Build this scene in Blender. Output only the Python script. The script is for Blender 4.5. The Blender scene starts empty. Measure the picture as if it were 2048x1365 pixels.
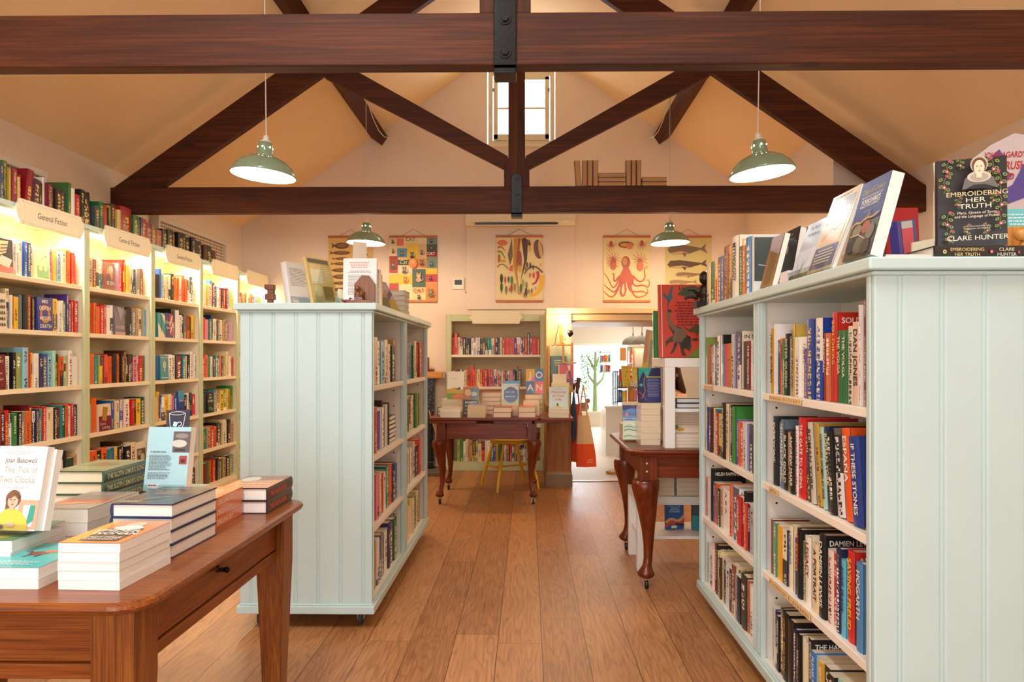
import bpy, math, random
from mathutils import Matrix, Vector
R = math.radians
rnd = random.Random(7)
S = bpy.context.scene
COL = S.collection
EYE = 1.28
FPX = 1365.0
YAW = .012
HOR = 717.0
# ---------------- camera ----------------
cam = bpy.data.cameras.new('camera'); cam.lens = 24.0; cam.sensor_width = 36.0
cam.shift_x = -16/2048; cam.shift_y = (HOR-682.5)/2048
cam.clip_start = .05; cam.clip_end = 200
co = bpy.data.objects.new('camera', cam); COL.objects.link(co)
co.location = (0, 0, EYE); co.rotation_euler = (R(90), 0, YAW)
S.camera = co
# ---------------- world, sun and daylight ----------------
w = bpy.data.worlds.new('world'); S.world = w; w.use_nodes = True
bg = w.node_tree.nodes['Background']; bg.inputs[0].default_value = (.86, .93, 1, 1); bg.inputs[1].default_value = 1.8
def area(name, loc, rot, sx, sy, power, col, spread=180):
    l = bpy.data.lights.new(name, 'AREA'); l.shape = 'RECTANGLE'; l.size = sx; l.size_y = sy
    l.energy = power; l.color = col; l.spread = R(spread)
    o = bpy.data.objects.new(name, l); o.location = loc; o.rotation_euler = rot; COL.objects.link(o); return o
DAY = (.90, .95, 1.0); WARM = (1.0, .74, .46)
area('daylight_front_window', (-1.2, -2.25, 1.5), (R(90), 0, 0), 2.2, 2.0, 40, DAY)          # shop front behind the camera
area('daylight_gable_window', (-.08, 7.98, 4.12), (R(-90), 0, 0), .7, .8, 22, DAY)
area('daylight_far_window', (1.35, 12.9, .95), (R(-90), 0, 0), 1.6, 1.2, 36, DAY)
area('far_room_ceiling_lamp', (1.7, 9.8, 2.35), (0, 0, 0), 1.6, 3.0, 19, (1, .84, .64))
area('added_roof_fill_left', (-1.05, .55, 4.22), (0, R(34.5), 0), .9, 1.5, 140, (.95, .97, 1.0))  # added overhead fill for the aisle-facing shelves, from an invented rooflight
area('added_roof_fill_right', (.87, .55, 4.22), (0, R(-34.5), 0), .9, 1.5, 58, (.95, .97, 1.0))  # weaker added fill from the opposite invented rooflight
S.view_settings.view_transform = 'Standard'; S.view_settings.look = 'None'
S.view_settings.gamma = 1; S.view_settings.use_curve_mapping = False
S.view_settings.exposure = 0.62
try:
    S.cycles.max_bounces = 8; S.cycles.diffuse_bounces = 5; S.cycles.glossy_bounces = 3
    S.cycles.transparent_max_bounces = 12; S.cycles.transmission_bounces = 4
    S.cycles.sample_clamp_indirect = 6; S.cycles.caustics_reflective = False; S.cycles.caustics_refractive = False
except Exception: pass

# ---------------- camera maths (authoring helpers) ----------------
_c, _s = math.cos(YAW), math.sin(YAW)
def yX(px, X):                 # depth of the point at picture column px on the plane x = X
    k = (px-1040)/FPX
    return X*(_c+k*_s)/(k*_c-_s)
def xY(px, Y):                 # x of the point at column px on the plane y = Y
    k = (px-1040)/FPX
    return Y*(k*_c-_s)/(_c+k*_s)
def zAt(py, X, Y):
    return EYE-(py-HOR)*(Y*_c-X*_s)/FPX

# ---------------- colours ----------------
def lin(h, a=1.0):
    h = h.lstrip('#'); o = []
    for i in (0, 2, 4):
        c = int(h[i:i+2], 16)/255
        o.append(c/12.92 if c <= .04045 else ((c+.055)/1.055)**2.4)
    return (o[0], o[1], o[2], a)
CM = {'r': ('#c4281f', 'red'), 'm': ('#7a1a24', 'maroon'), 'o': ('#e2641c', 'orange'), 'y': ('#ecc22c', 'yellow'), 'k': ('#1d1b1c', 'black'),
      'w': ('#efebe4', 'white'), 'c': ('#e8d9b4', 'cream'), 'b': ('#2558a8', 'blue'), 'n': ('#232c5a', 'navy'), 'g': ('#357a3c', 'green'),
      't': ('#16868c', 'teal'), 'p': ('#e2849a', 'pink'), 'u': ('#54388a', 'purple'), 's': ('#64727f', 'slate grey'), 'l': ('#93c4da', 'light blue'),
      'e': ('#c69e68', 'tan'), 'd': ('#46281a', 'dark brown'), 'a': ('#8a9a4a', 'olive'), 'i': ('#c2aecb', 'lilac'), 'x': ('#e4573f', 'coral'),
      'h': ('#174536', 'dark green'), 'f': ('#c0952a', 'gold'), 'q': ('#a4dac8', 'mint'), 'z': ('#8b8884', 'grey'), 'v': ('#d6cec6', 'pale grey')}
def C(k):
    if k is None: return (1, 1, 1, 1)
    if isinstance(k, tuple): return k
    return lin(CM[k][0]) if k in CM else lin(k)

# ---------------- node materials ----------------
MATS = {}
def newmat(name):
    m = bpy.data.materials.new(name); m.use_nodes = True; MATS[name] = m
    nt = m.node_tree; return m, nt, nt.nodes['Principled BSDF']
def nd(nt, t, **kw):
    n = nt.nodes.new(t)
    for k, v in kw.items(): setattr(n, k, v)
    return n
def L(nt, a, b): nt.links.new(a, b)
def ramp(nt, stops):
    n = nd(nt, 'ShaderNodeValToRGB'); e = n.color_ramp.elements
    e[0].position, e[0].color = stops[0]; e[1].position, e[1].color = stops[-1]
    for p, c in stops[1:-1]:
        q = e.new(p); q.color = c
    return n
def paint(name, col, rough=.55, var=.04, scale=6, bump=0.0, spec=.4):
    m, nt, b = newmat(name); c = lin(col)
    tc = nd(nt, 'ShaderNodeTexCoord'); nz = nd(nt, 'ShaderNodeTexNoise'); nz.inputs['Scale'].default_value = scale; nz.inputs['Detail'].default_value = 4
    L(nt, tc.outputs['Object'], nz.inputs['Vector'])
    d = tuple(x*(1-var) for x in c[:3])+(1,); u = tuple(min(1, x*(1+var)) for x in c[:3])+(1,)
    r = ramp(nt, [(.3, d), (.7, u)]); L(nt, nz.outputs['Fac'], r.inputs['Fac']); L(nt, r.outputs['Color'], b.inputs['Base Color'])
    b.inputs['Roughness'].default_value = rough; b.inputs['Specular IOR Level'].default_value = spec
    if bump:
        n2 = nd(nt, 'ShaderNodeTexNoise'); n2.inputs['Scale'].default_value = 90; L(nt, tc.outputs['Object'], n2.inputs['Vector'])
        bp = nd(nt, 'ShaderNodeBump'); bp.inputs['Strength'].default_value = bump; bp.inputs['Distance'].default_value = .004
        L(nt, n2.outputs['Fac'], bp.inputs['Height']); L(nt, bp.outputs['Normal'], b.inputs['Normal'])
    return m
def wood(name, dark, mid, light, axis='x', scale=1.0, rough=.4, knots=True, coat=0.0, fine=.38, spec=.5):
    """grain runs along the given object axis; knots break it up"""
    m, nt, b = newmat(name)
    tc = nd(nt, 'ShaderNodeTexCoord'); mp = nd(nt, 'ShaderNodeMapping')
    sc = {'x': (.6, 9, 9), 'y': (9, .6, 9), 'z': (9, 9, .6)}[axis]
    mp.inputs['Scale'].default_value = tuple(s*scale for s in sc); L(nt, tc.outputs['Object'], mp.inputs['Vector'])
    n1 = nd(nt, 'ShaderNodeTexNoise'); n1.inputs['Scale'].default_value = 1.6; n1.inputs['Detail'].default_value = 7; n1.inputs['Roughness'].default_value = .62; n1.inputs['Distortion'].default_value = .9
    L(nt, mp.outputs['Vector'], n1.inputs['Vector'])
    mp2 = nd(nt, 'ShaderNodeMapping'); mp2.inputs['Scale'].default_value = tuple(s*scale*(6 if s > 1 else 1.6) for s in sc); L(nt, tc.outputs['Object'], mp2.inputs['Vector'])
    n2 = nd(nt, 'ShaderNodeTexNoise'); n2.inputs['Scale'].default_value = 2.2; n2.inputs['Detail'].default_value = 3; L(nt, mp2.outputs['Vector'], n2.inputs['Vector'])
    mx = nd(nt, 'ShaderNodeMath', operation='MULTIPLY_ADD'); L(nt, n2.outputs['Fac'], mx.inputs[0]); mx.inputs[1].default_value = fine
    m3 = nd(nt, 'ShaderNodeMath', operation='MULTIPLY'); L(nt, n1.outputs['Fac'], m3.inputs[0]); m3.inputs[1].default_value = 1.04-fine; L(nt, m3.outputs[0], mx.inputs[2])
    r = ramp(nt, [(.30, lin(dark)), (.50, lin(mid)), (.74, lin(light))]); L(nt, mx.outputs[0], r.inputs['Fac'])
    out = r.outputs['Color']
    if knots:
        v = nd(nt, 'ShaderNodeTexVoronoi'); v.inputs['Scale'].default_value = 1.0
        mk = nd(nt, 'ShaderNodeMapping'); ks = {'x': (1.6, 5, 5), 'y': (5, 1.6, 5), 'z': (5, 5, 1.6)}[axis]; mk.inputs['Scale'].default_value = tuple(k*scale for k in ks)
        L(nt, tc.outputs['Object'], mk.inputs['Vector']); L(nt, mk.outputs['Vector'], v.inputs['Vector'])
        kr = ramp(nt, [(.03, (1, 1, 1, 1)), (.13, (0, 0, 0, 1))]); L(nt, v.outputs['Distance'], kr.inputs['Fac'])
        mm = nd(nt, 'ShaderNodeMix', data_type='RGBA'); L(nt, kr.outputs['Color'], mm.inputs[0]); L(nt, out, mm.inputs[6]); mm.inputs[7].default_value = lin(dark); out = mm.outputs[2]
    L(nt, out, b.inputs['Base Color']); b.inputs['Roughness'].default_value = rough
    b.inputs['Coat Weight'].default_value = coat; b.inputs['Coat Roughness'].default_value = .12; b.inputs['Specular IOR Level'].default_value = spec
    bp = nd(nt, 'ShaderNodeBump'); bp.inputs['Strength'].default_value = .15; bp.inputs['Distance'].default_value = .003
    L(nt, mx.outputs[0], bp.inputs['Height']); L(nt, bp.outputs['Normal'], b.inputs['Normal'])
    return m
def plain(name, col, rough=.5, metal=0, emis=None, es=0, spec=.5):
    m, nt, b = newmat(name); b.inputs['Base Color'].default_value = lin(col); b.inputs['Roughness'].default_value = rough; b.inputs['Metallic'].default_value = metal
    b.inputs['Specular IOR Level'].default_value = spec
    nz = nd(nt, 'ShaderNodeTexNoise'); nz.inputs['Scale'].default_value = 35; mr = nd(nt, 'ShaderNodeMapRange'); mr.inputs['To Min'].default_value = max(0, rough-.05); mr.inputs['To Max'].default_value = min(1, rough+.05)
    L(nt, nz.outputs['Fac'], mr.inputs['Value']); L(nt, mr.outputs['Result'], b.inputs['Roughness'])
    if emis: b.inputs['Emission Color'].default_value = lin(emis); b.inputs['Emission Strength'].default_value = es
    return m
paint('wall_paint', '#ecdccd', .8, .015, 3, .05); paint('ceiling_paint', '#f5d9ae', .85, .02, 3, .04)
paint('mint_paint', '#c0d5d2', .42, .02, 4, spec=.45); paint('shelf_cream', '#efe6d8', .5, .02, 4); paint('white_lacquer', '#efebe4', .35, .01, 4)
paint('sage_paint', '#c4cda6', .5, .02, 4); paint('taupe_paint', '#84694e', .5, .03, 4); paint('olive_paint', '#d2b57e', .6, .03, 4); paint('radiator_white', '#dcd2c8', .5, .02, 5)
paint('led_warmed_cream', '#f1e2c2', .5, .02, 4); paint('lintel_paint', '#d6b486', .5, .03, 4); paint('frame_paint', '#e8dfc4', .45, .02, 4)  # wall case cream has the strip lights' warmth put into its colour
wood('beam_x', '#230c02', '#431c07', '#68330f', 'x', 1.0, .62, fine=.5, spec=.3); wood('beam_y', '#230c02', '#431c07', '#68330f', 'y', 1.0, .62, fine=.5, spec=.3); wood('beam_z', '#230c02', '#431c07', '#68330f', 'z', 1.0, .62, fine=.5, spec=.3)
wood('oak_x', '#451c06', '#783a10', '#9c5a22', 'x', 2.6, .32, False, .15, fine=.62, spec=.35); wood('oak_y', '#451c06', '#783a10', '#9c5a22', 'y', 2.6, .32, False, .15, fine=.62, spec=.35); wood('oak_z', '#431d08', '#7a4014', '#a4682a', 'z', 2.6, .32, False, .15, fine=.62, spec=.35)
wood('mahogany_x', '#351004', '#6e2a0c', '#93481e', 'x', 2, .33, False, .1, spec=.3); wood('mahogany_y', '#351004', '#6e2a0c', '#93481e', 'y', 2, .33, False, .1, spec=.3); wood('mahogany_z', '#320d03', '#66250a', '#874018', 'z', 2, .3, False, .15, spec=.3)
wood('walnut_z', '#6a3c1c', '#96602f', '#ac7844', 'z', 2, .5, False, 0, spec=.3)
wood('pine', '#a5621f', '#cb8a3b', '#dea658', 'x', 3, .4, False, .2); wood('pine_z', '#a5621f', '#d08a34', '#e0a650', 'z', 3, .4, False, .2)
wood('poster_wood', '#a05a2a', '#bb7440', '#cc8850', 'x', 4, .5, False)
wood('carved_wood', '#3a180c', '#6c361c', '#8f5028', 'z', 5, .35, False, .3)
wood('tile_wood', '#d2a468', '#e2bd86', '#ecd0a0', 'x', 8, .5, False)
plain('black_iron', '#101012', .28, .3); plain('black_plastic', '#161616', .3); plain('chrome', '#d8d8d8', .18, 1); plain('grey_metal', '#8a8a8c', .4, .6)
plain('lamp_green', '#83977a', .18, .0, spec=.7); plain('lamp_white', '#fff8ec', .5); plain('cord_white', '#e9e2d6', .5); plain('lamp_grey', '#8c857a', .4)
plain('bulb_glow', '#ffffff', .4, 0, '#fff0d0', 40); plain('strip_glow', '#ffffff', .4, 0, '#ffe2a8', 14); plain('frost', '#ffffff', .5, 0, '#ffe9c4', 9)
plain('yellow_paint', '#e0ac14', .35); plain('stone', '#5a4c40', .7); plain('dark_tile', '#2c3236', .3); plain('skin', '#e0aa88', .5); plain('hair', '#3a2214', .55)
plain('cloth_rust', '#c2421a', .8); plain('canvas_cream', '#d9b98a', .85); plain('canvas_orange', '#e85418', .75); plain('leather_brown', '#54331f', .5); plain('denim', '#33425c', .8)
plain('thermo_screen', '#2a3028', .3); plain('rubber', '#3c3a3c', .5); plain('bronze', '#241610', .35, .4); plain('ribbon', '#7a1a24', .5)

def glassmat(name, tint, gloss=.12, alpha=.9):
    m = bpy.data.materials.new(name); m.use_nodes = True; MATS[name] = m; nt = m.node_tree; nt.nodes.clear()
    o = nd(nt, 'ShaderNodeOutputMaterial'); t = nd(nt, 'ShaderNodeBsdfTransparent'); t.inputs[0].default_value = lin(tint)
    g = nd(nt, 'ShaderNodeBsdfGlossy'); g.inputs['Roughness'].default_value = .03
    fr = nd(nt, 'ShaderNodeLayerWeight'); fr.inputs[0].default_value = .5
    pw = nd(nt, 'ShaderNodeMath', operation='POWER'); L(nt, fr.outputs['Facing'], pw.inputs[0]); pw.inputs[1].default_value = 3.0
    ad = nd(nt, 'ShaderNodeMath', operation='MULTIPLY_ADD'); L(nt, pw.outputs[0], ad.inputs[0]); ad.inputs[1].default_value = .35; ad.inputs[2].default_value = gloss*.3
    mx = nd(nt, 'ShaderNodeMixShader'); L(nt, ad.outputs[0], mx.inputs[0]); L(nt, t.outputs[0], mx.inputs[1]); L(nt, g.outputs[0], mx.inputs[2]); L(nt, mx.outputs[0], o.inputs[0])
glassmat('acrylic', '#eef3f2', .15); glassmat('window_glass', '#f4f8f8', .08)

# printed surfaces: flat colour comes from the mesh's own colour attribute
def attrmat(name, rough, coat=0.0):
    m, nt, b = newmat(name); a = nd(nt, 'ShaderNodeAttribute', attribute_name='c1'); L(nt, a.outputs['Color'], b.inputs['Base Color'])
    nz = nd(nt, 'ShaderNodeTexNoise'); nz.inputs['Scale'].default_value = 60; mr = nd(nt, 'ShaderNodeMapRange'); mr.inputs['To Min'].default_value = rough-.06; mr.inputs['To Max'].default_value = rough+.06
    L(nt, nz.outputs['Fac'], mr.inputs['Value']); L(nt, mr.outputs['Result'], b.inputs['Roughness']); b.inputs['Coat Weight'].default_value = coat; b.inputs['Coat Roughness'].default_value = .1
attrmat('print', .5); attrmat('print_gloss', .32, .35)
# book covers: c1 base colour (alpha = seed), c2 ink colour (alpha = style); UV = (across the spine, letter cells from the top)
def covermat():
    m, nt, b = newmat('book_cover')
    a1 = nd(nt, 'ShaderNodeAttribute', attribute_name='c1'); a2 = nd(nt, 'ShaderNodeAttribute', attribute_name='c2')
    uv = nd(nt, 'ShaderNodeUVMap', uv_map='uv'); sp = nd(nt, 'ShaderNodeSeparateXYZ'); L(nt, uv.outputs[0], sp.inputs[0])
    def mth(op, x, y=None, z=None):
        n = nd(nt, 'ShaderNodeMath', operation=op)
        for i, q in enumerate((x, y, z)):
            if q is None: continue
            if isinstance(q, (int, float)): n.inputs[i].default_value = q
            else: L(nt, q, n.inputs[i])
        return n.outputs[0]
    U, V = sp.outputs[0], sp.outputs[1]; seed = mth('MULTIPLY', a1.outputs['Alpha'], 97.0); sty = a2.outputs['Alpha']
    def wn(x, y, z):
        c = nd(nt, 'ShaderNodeCombineXYZ')
        for i, q in enumerate((x, y, z)):
            if isinstance(q, (int, float)): c.inputs[i].default_value = q
            else: L(nt, q, c.inputs[i])
        n = nd(nt, 'ShaderNodeTexWhiteNoise'); L(nt, c.outputs[0], n.inputs['Vector']); return n.outputs['Value']
    cell = mth('FLOOR', mth('MULTIPLY', V, 3.2)); ucell = mth('FLOOR', mth('MULTIPLY', U, 7.0))
    stroke = mth('GREATER_THAN', wn(cell, ucell, seed), .40)
    gap = mth('GREATER_THAN', mth('FRACT', V), .22)
    word = mth('GREATER_THAN', wn(mth('FLOOR', mth('MULTIPLY', V, .22)), 3.0, seed), .30)
    inU = mth('MULTIPLY', mth('GREATER_THAN', U, .27), mth('LESS_THAN', U, .73))
    inV = mth('GREATER_THAN', V, 1.2)
    letter = mth('MULTIPLY', mth('MULTIPLY', stroke, gap), mth('MULTIPLY', mth('MULTIPLY', word, inU), mth('MULTIPLY', inV, mth('GREATER_THAN', sty, .15))))
    band = mth('MULTIPLY', mth('GREATER_THAN', wn(mth('FLOOR', mth('MULTIPLY', V, .16)), 9.0, seed), .78), mth('MULTIPLY', mth('GREATER_THAN', sty, .6), mth('GREATER_THAN', U, -.5)))
    ff = mth('ABSOLUTE', mth('SUBTRACT', letter, band))
    m1 = nd(nt, 'ShaderNodeMix', data_type='RGBA'); L(nt, ff, m1.inputs[0]); L(nt, a1.outputs['Color'], m1.inputs[6]); L(nt, a2.outputs['Color'], m1.inputs[7])
    L(nt, m1.outputs[2], b.inputs['Base Color']); b.inputs['Roughness'].default_value = .36; b.inputs['Specular IOR Level'].default_value = .45
covermat()
def pagemat():
    m, nt, b = newmat('book_pages')
    tc = nd(nt, 'ShaderNodeTexCoord'); a1 = nd(nt, 'ShaderNodeAttribute', attribute_name='c1')
    nz = nd(nt, 'ShaderNodeTexNoise'); nz.inputs['Scale'].default_value = 3.0; nz.inputs['Detail'].default_value = 2
    uv = nd(nt, 'ShaderNodeUVMap', uv_map='uv'); mp = nd(nt, 'ShaderNodeMapping'); mp.inputs['Scale'].default_value = (900, 4, 1); L(nt, uv.outputs[0], mp.inputs[0]); L(nt, mp.outputs[0], nz.inputs['Vector'])
    r = ramp(nt, [(.3, (.80, .78, .74, 1)), (.6, (1, 1, 1, 1))]); L(nt, nz.outputs['Fac'], r.inputs['Fac'])
    mx = nd(nt, 'ShaderNodeMix', data_type='RGBA', blend_type='MULTIPLY'); mx.inputs[0].default_value = 1; L(nt, a1.outputs['Color'], mx.inputs[6]); L(nt, r.outputs['Color'], mx.inputs[7])
    L(nt, mx.outputs[2], b.inputs['Base Color']); b.inputs['Roughness'].default_value = .75
pagemat()
def floormat():
    m, nt, b = newmat('floor_planks')
    tc = nd(nt, 'ShaderNodeTexCoord'); sp = nd(nt, 'ShaderNodeSeparateXYZ'); L(nt, tc.outputs['Object'], sp.inputs[0])
    def mth(op, x, y=None, z=None):
        n = nd(nt, 'ShaderNodeMath', operation=op)
        for i, q in enumerate((x, y, z)):
            if q is None: continue
            if isinstance(q, (int, float)): n.inputs[i].default_value = q
            else: L(nt, q, n.inputs[i])
        return n.outputs[0]
    X, Y = sp.outputs[0], sp.outputs[1]
    col = mth('MULTIPLY', mth('ADD', X, .136), 1/.197); ci = mth('FLOOR', col); cf = mth('FRACT', col)
    w1 = nd(nt, 'ShaderNodeTexWhiteNoise', noise_dimensions='1D'); L(nt, ci, w1.inputs['W'])
    row = mth('ADD', mth('MULTIPLY', Y, 1/1.75), mth('MULTIPLY', w1.outputs['Value'], 7.3)); ri = mth('FLOOR', row); rf = mth('FRACT', row)
    cb = nd(nt, 'ShaderNodeCombineXYZ'); L(nt, ci, cb.inputs[0]); L(nt, ri, cb.inputs[1])
    w2 = nd(nt, 'ShaderNodeTexWhiteNoise'); L(nt, cb.outputs[0], w2.inputs['Vector'])
    # cathedral grain: contour lines of a noise stretched along the plank
    off = mth('MULTIPLY', w2.outputs['Value'], 31.0)
    c2 = nd(nt, 'ShaderNodeCombineXYZ'); L(nt, mth('ADD', mth('MULTIPLY', X, 6.5), off), c2.inputs[0]); L(nt, mth('ADD', mth('MULTIPLY', Y, .9), off), c2.inputs[1])
    n1 = nd(nt, 'ShaderNodeTexNoise'); n1.inputs['Scale'].default_value = 1.0; n1.inputs['Detail'].default_value = 2.5; n1.inputs['Roughness'].default_value = .45; L(nt, c2.outputs[0], n1.inputs['Vector'])
    ring = mth('FRACT', mth('MULTIPLY', n1.outputs['Fac'], 19.0)); ringm = mth('SUBTRACT', 1.0, mth('MULTIPLY', mth('ABSOLUTE', mth('SUBTRACT', ring, .5)), 2.0))
    rr = ramp(nt, [(.55, (0, 0, 0, 1)), (.95, (1, 1, 1, 1))]); L(nt, ringm, rr.inputs['Fac'])
    mp = nd(nt, 'ShaderNodeMapping'); mp.inputs['Scale'].default_value = (75, 3.5, 1); L(nt, tc.outputs['Object'], mp.inputs[0])
    n2 = nd(nt, 'ShaderNodeTexNoise'); n2.inputs['Scale'].default_value = 1.5; n2.inputs['Detail'].default_value = 4; L(nt, mp.outputs[0], n2.inputs['Vector'])
    f = mth('ADD', mth('MULTIPLY', n2.outputs['Fac'], .62), mth('ADD', mth('MULTIPLY', w2.outputs['Value'], .20), .10))
    base = ramp(nt, [(.28, lin('#85532f')), (.5, lin('#ae7648')), (.78, lin('#ca9563'))]); L(nt, f, base.inputs['Fac'])
    g = nd(nt, 'ShaderNodeMix', data_type='RGBA'); L(nt, mth('MULTIPLY', rr.outputs['Color'], .27), g.inputs[0]); L(nt, base.outputs['Color'], g.inputs[6]); g.inputs[7].default_value = lin('#5c3820')
    edge = mth('MAXIMUM', mth('LESS_THAN', mth('MINIMUM', cf, mth('SUBTRACT', 1.0, cf)), .0085), mth('LESS_THAN', rf, .0013))
    e = nd(nt, 'ShaderNodeMix', data_type='RGBA'); L(nt, mth('MULTIPLY', edge, .8), e.inputs[0]); L(nt, g.outputs[2], e.inputs[6]); e.inputs[7].default_value = lin('#2c170c')
    L(nt, e.outputs[2], b.inputs['Base Color'])
    ro = nd(nt, 'ShaderNodeMapRange'); L(nt, n2.outputs['Fac'], ro.inputs['Value']); ro.inputs['To Min'].default_value = .30; ro.inputs['To Max'].default_value = .48; L(nt, ro.outputs['Result'], b.inputs['Roughness'])
    bp = nd(nt, 'ShaderNodeBump'); bp.inputs['Strength'].default_value = .12; bp.inputs['Distance'].default_value = .002; L(nt, mth('SUBTRACT', n2.outputs['Fac'], edge), bp.inputs['Height']); L(nt, bp.outputs['Normal'], b.inputs['Normal'])
floormat()
def tilemat():
    m, nt, b = newmat('fire_tiles'); tc = nd(nt, 'ShaderNodeTexCoord'); v = nd(nt, 'ShaderNodeTexVoronoi'); v.inputs['Scale'].default_value = 30; L(nt, tc.outputs['Object'], v.inputs['Vector'])
    r = ramp(nt, [(.1, lin('#76726a')), (.35, lin('#232a30')), (.7, lin('#181c20'))]); L(nt, v.outputs['Distance'], r.inputs['Fac']); L(nt, r.outputs['Color'], b.inputs['Base Color']); b.inputs['Roughness'].default_value = .2
tilemat()
def grillemat():
    m, nt, b = newmat('grille_mesh'); tc = nd(nt, 'ShaderNodeTexCoord'); mp = nd(nt, 'ShaderNodeMapping'); mp.inputs['Scale'].default_value = (45, 45, 45); mp.inputs['Rotation'].default_value = (R(45), 0, 0)
    L(nt, tc.outputs['Object'], mp.inputs[0]); ck = nd(nt, 'ShaderNodeTexChecker'); ck.inputs['Scale'].default_value = 1; ck.inputs['Color1'].default_value = lin('#dcd0c4'); ck.inputs['Color2'].default_value = lin('#8a6a4c')
    L(nt, mp.outputs[0], ck.inputs[0]); L(nt, ck.outputs[0], b.inputs['Base Color'])
grillemat()

# ---------------- mesh builder ----------------
class MB:
    def __init__(s): s.v = []; s.f = []; s.m = []; s.a = []; s.b = []; s.uv = []; s.sm = []
    def add(s, vs, fs, m=0, c=None, c2=None, uv=None, smooth=False, M=None):
        o = len(s.v)
        if M is not None: vs = [tuple(M @ Vector(v)) for v in vs]
        s.v += [tuple(v) for v in vs]; c = C(c); c2 = C(c2)
        for i, f in enumerate(fs):
            s.f.append([o+k for k in f]); s.m.append(m); s.a.append(c); s.b.append(c2)
            s.uv.append(uv[i] if uv else [(-1, -1)]*len(f)); s.sm.append(smooth)
        return s
    def box(s, x0, x1, y0, y1, z0, z1, m=0, c=None, M=None, c2=None):
        vs = [(x0, y0, z0), (x1, y0, z0), (x1, y1, z0), (x0, y1, z0), (x0, y0, z1), (x1, y0, z1), (x1, y1, z1), (x0, y1, z1)]
        return s.add(vs, [(0, 3, 2, 1), (4, 5, 6, 7), (0, 1, 5, 4), (1, 2, 6, 5), (2, 3, 7, 6), (3, 0, 4, 7)], m, c, c2, M=M)
    def prism(s, poly, a, b, axis='z', m=0, c=None, M=None, smooth=False):
        def P(p, t): return {'z': (p[0], p[1], t), 'y': (p[0], t, p[1]), 'x': (t, p[0], p[1])}[axis]
        n = len(poly); vs = [P(p, a) for p in poly]+[P(p, b) for p in poly]
        area2 = sum(poly[i][0]*poly[(i+1) % n][1]-poly[(i+1) % n][0]*poly[i][1] for i in range(n))
        if (area2 < 0) != (axis == 'y'): vs = [P(p, a) for p in poly[::-1]]+[P(p, b) for p in poly[::-1]]
        if b < a: vs = vs[n:]+vs[:n]
        s.add(vs, [tuple(range(n-1, -1, -1)), tuple(range(n, 2*n))], m, c, M=M)
        o = len(s.v)-2*n
        for i in range(n):
            j = (i+1) % n; s.f.append([o+i, o+j, o+n+j, o+n+i]); s.m.append(m); s.a.append(C(c)); s.b.append(C(None)); s.uv.append([(-1, -1)]*4); s.sm.append(smooth)
        return s
    def loft(s, rings, m=0, c=None, M=None, smooth=True, cap=True):
        n = len(rings[0]); vs = [p for r in rings for p in r]; fs = []
        for k in range(len(rings)-1):
            for i in range(n):
                j = (i+1) % n; fs.append((k*n+i, k*n+j, (k+1)*n+j, (k+1)*n+i))
        s.add(vs, fs, m, c, M=M, smooth=smooth)
        if cap:
            s.add(rings[0], [tuple(range(n-1, -1, -1))], m, c, M=M); s.add(rings[-1], [tuple(range(n))], m, c, M=M)
        return s
    def lathe(s, prof, m=0, c=None, M=None, n=24, smooth=True, cap=True):
        rings = [[(r*math.cos(2*math.pi*i/n), r*math.sin(2*math.pi*i/n), z) for i in range(n)] for r, z in prof]
        return s.loft(rings, m, c, M, smooth, cap)
    def tube(s, pts, rad, m=0, c=None, n=8, M=None, smooth=True):
        pts = [Vector(p) for p in pts]; rings = []
        for i, p in enumerate(pts):
            t = (pts[min(i+1, len(pts)-1)]-pts[max(i-1, 0)]).normalized()
            u = t.cross(Vector((0, 0, 1)));  u = u if u.length > .05 else t.cross(Vector((1, 0, 0))); u.normalize(); w_ = t.cross(u)
            r = rad[i] if isinstance(rad, (list, tuple)) else rad
            rings.append([tuple(p+u*(r*math.cos(2*math.pi*k/n))+w_*(r*math.sin(2*math.pi*k/n))) for k in range(n)])
        rings = [list(reversed(r)) for r in rings]
        return s.loft(rings, m, c, M, smooth)
    def ball(s, cx, cy, cz, rx, ry=None, rz=None, m=0, c=None, n=14, k=8, M=None):
        ry = ry or rx; rz = rz or rx
        rings = [[(cx+rx*math.sin(math.pi*j/k)*math.cos(2*math.pi*i/n), cy+ry*math.sin(math.pi*j/k)*math.sin(2*math.pi*i/n), cz-rz*math.cos(math.pi*j/k)) for i in range(n)] for j in range(1, k)]
        s.loft(rings, m, c, M); return s
    def build(s, name, mats, parent=None, loc=None, rot=None, bevel=0, seg=2, M=None, subsurf=0):
        me = bpy.data.meshes.new(name); me.from_pydata(s.v, [], s.f)
        for x in (mats if isinstance(mats, (list, tuple)) else [mats]): me.materials.append(MATS[x])
        me.polygons.foreach_set('material_index', s.m); me.polygons.foreach_set('use_smooth', s.sm)
        if s.a and any(a != (1, 1, 1, 1) for a in s.a):
            for nm, src in (('c1', s.a), ('c2', s.b)):
                at = me.color_attributes.new(nm, 'FLOAT_COLOR', 'CORNER'); fl = []
                for f, c in zip(s.f, src): fl += list(c)*len(f)
                at.data.foreach_set('color', fl)
            u = me.uv_layers.new(name='uv'); fl = []
            for q in s.uv:
                for p in q: fl += [p[0], p[1]]
            u.data.foreach_set('uv', fl)
        me.update()
        o = bpy.data.objects.new(name, me); COL.objects.link(o)
        if parent is not None: o.parent = parent
        if loc is not None: o.location = loc
        if rot is not None: o.rotation_euler = rot
        if M is not None: o.matrix_basis = M
        if bevel:
            b = o.modifiers.new('bevel', 'BEVEL'); b.width = bevel; b.segments = seg; b.limit_method = 'ANGLE'; b.angle_limit = R(35)
        if subsurf:
            b = o.modifiers.new('sub', 'SUBSURF'); b.levels = subsurf; b.render_levels = subsurf
        return o
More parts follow.
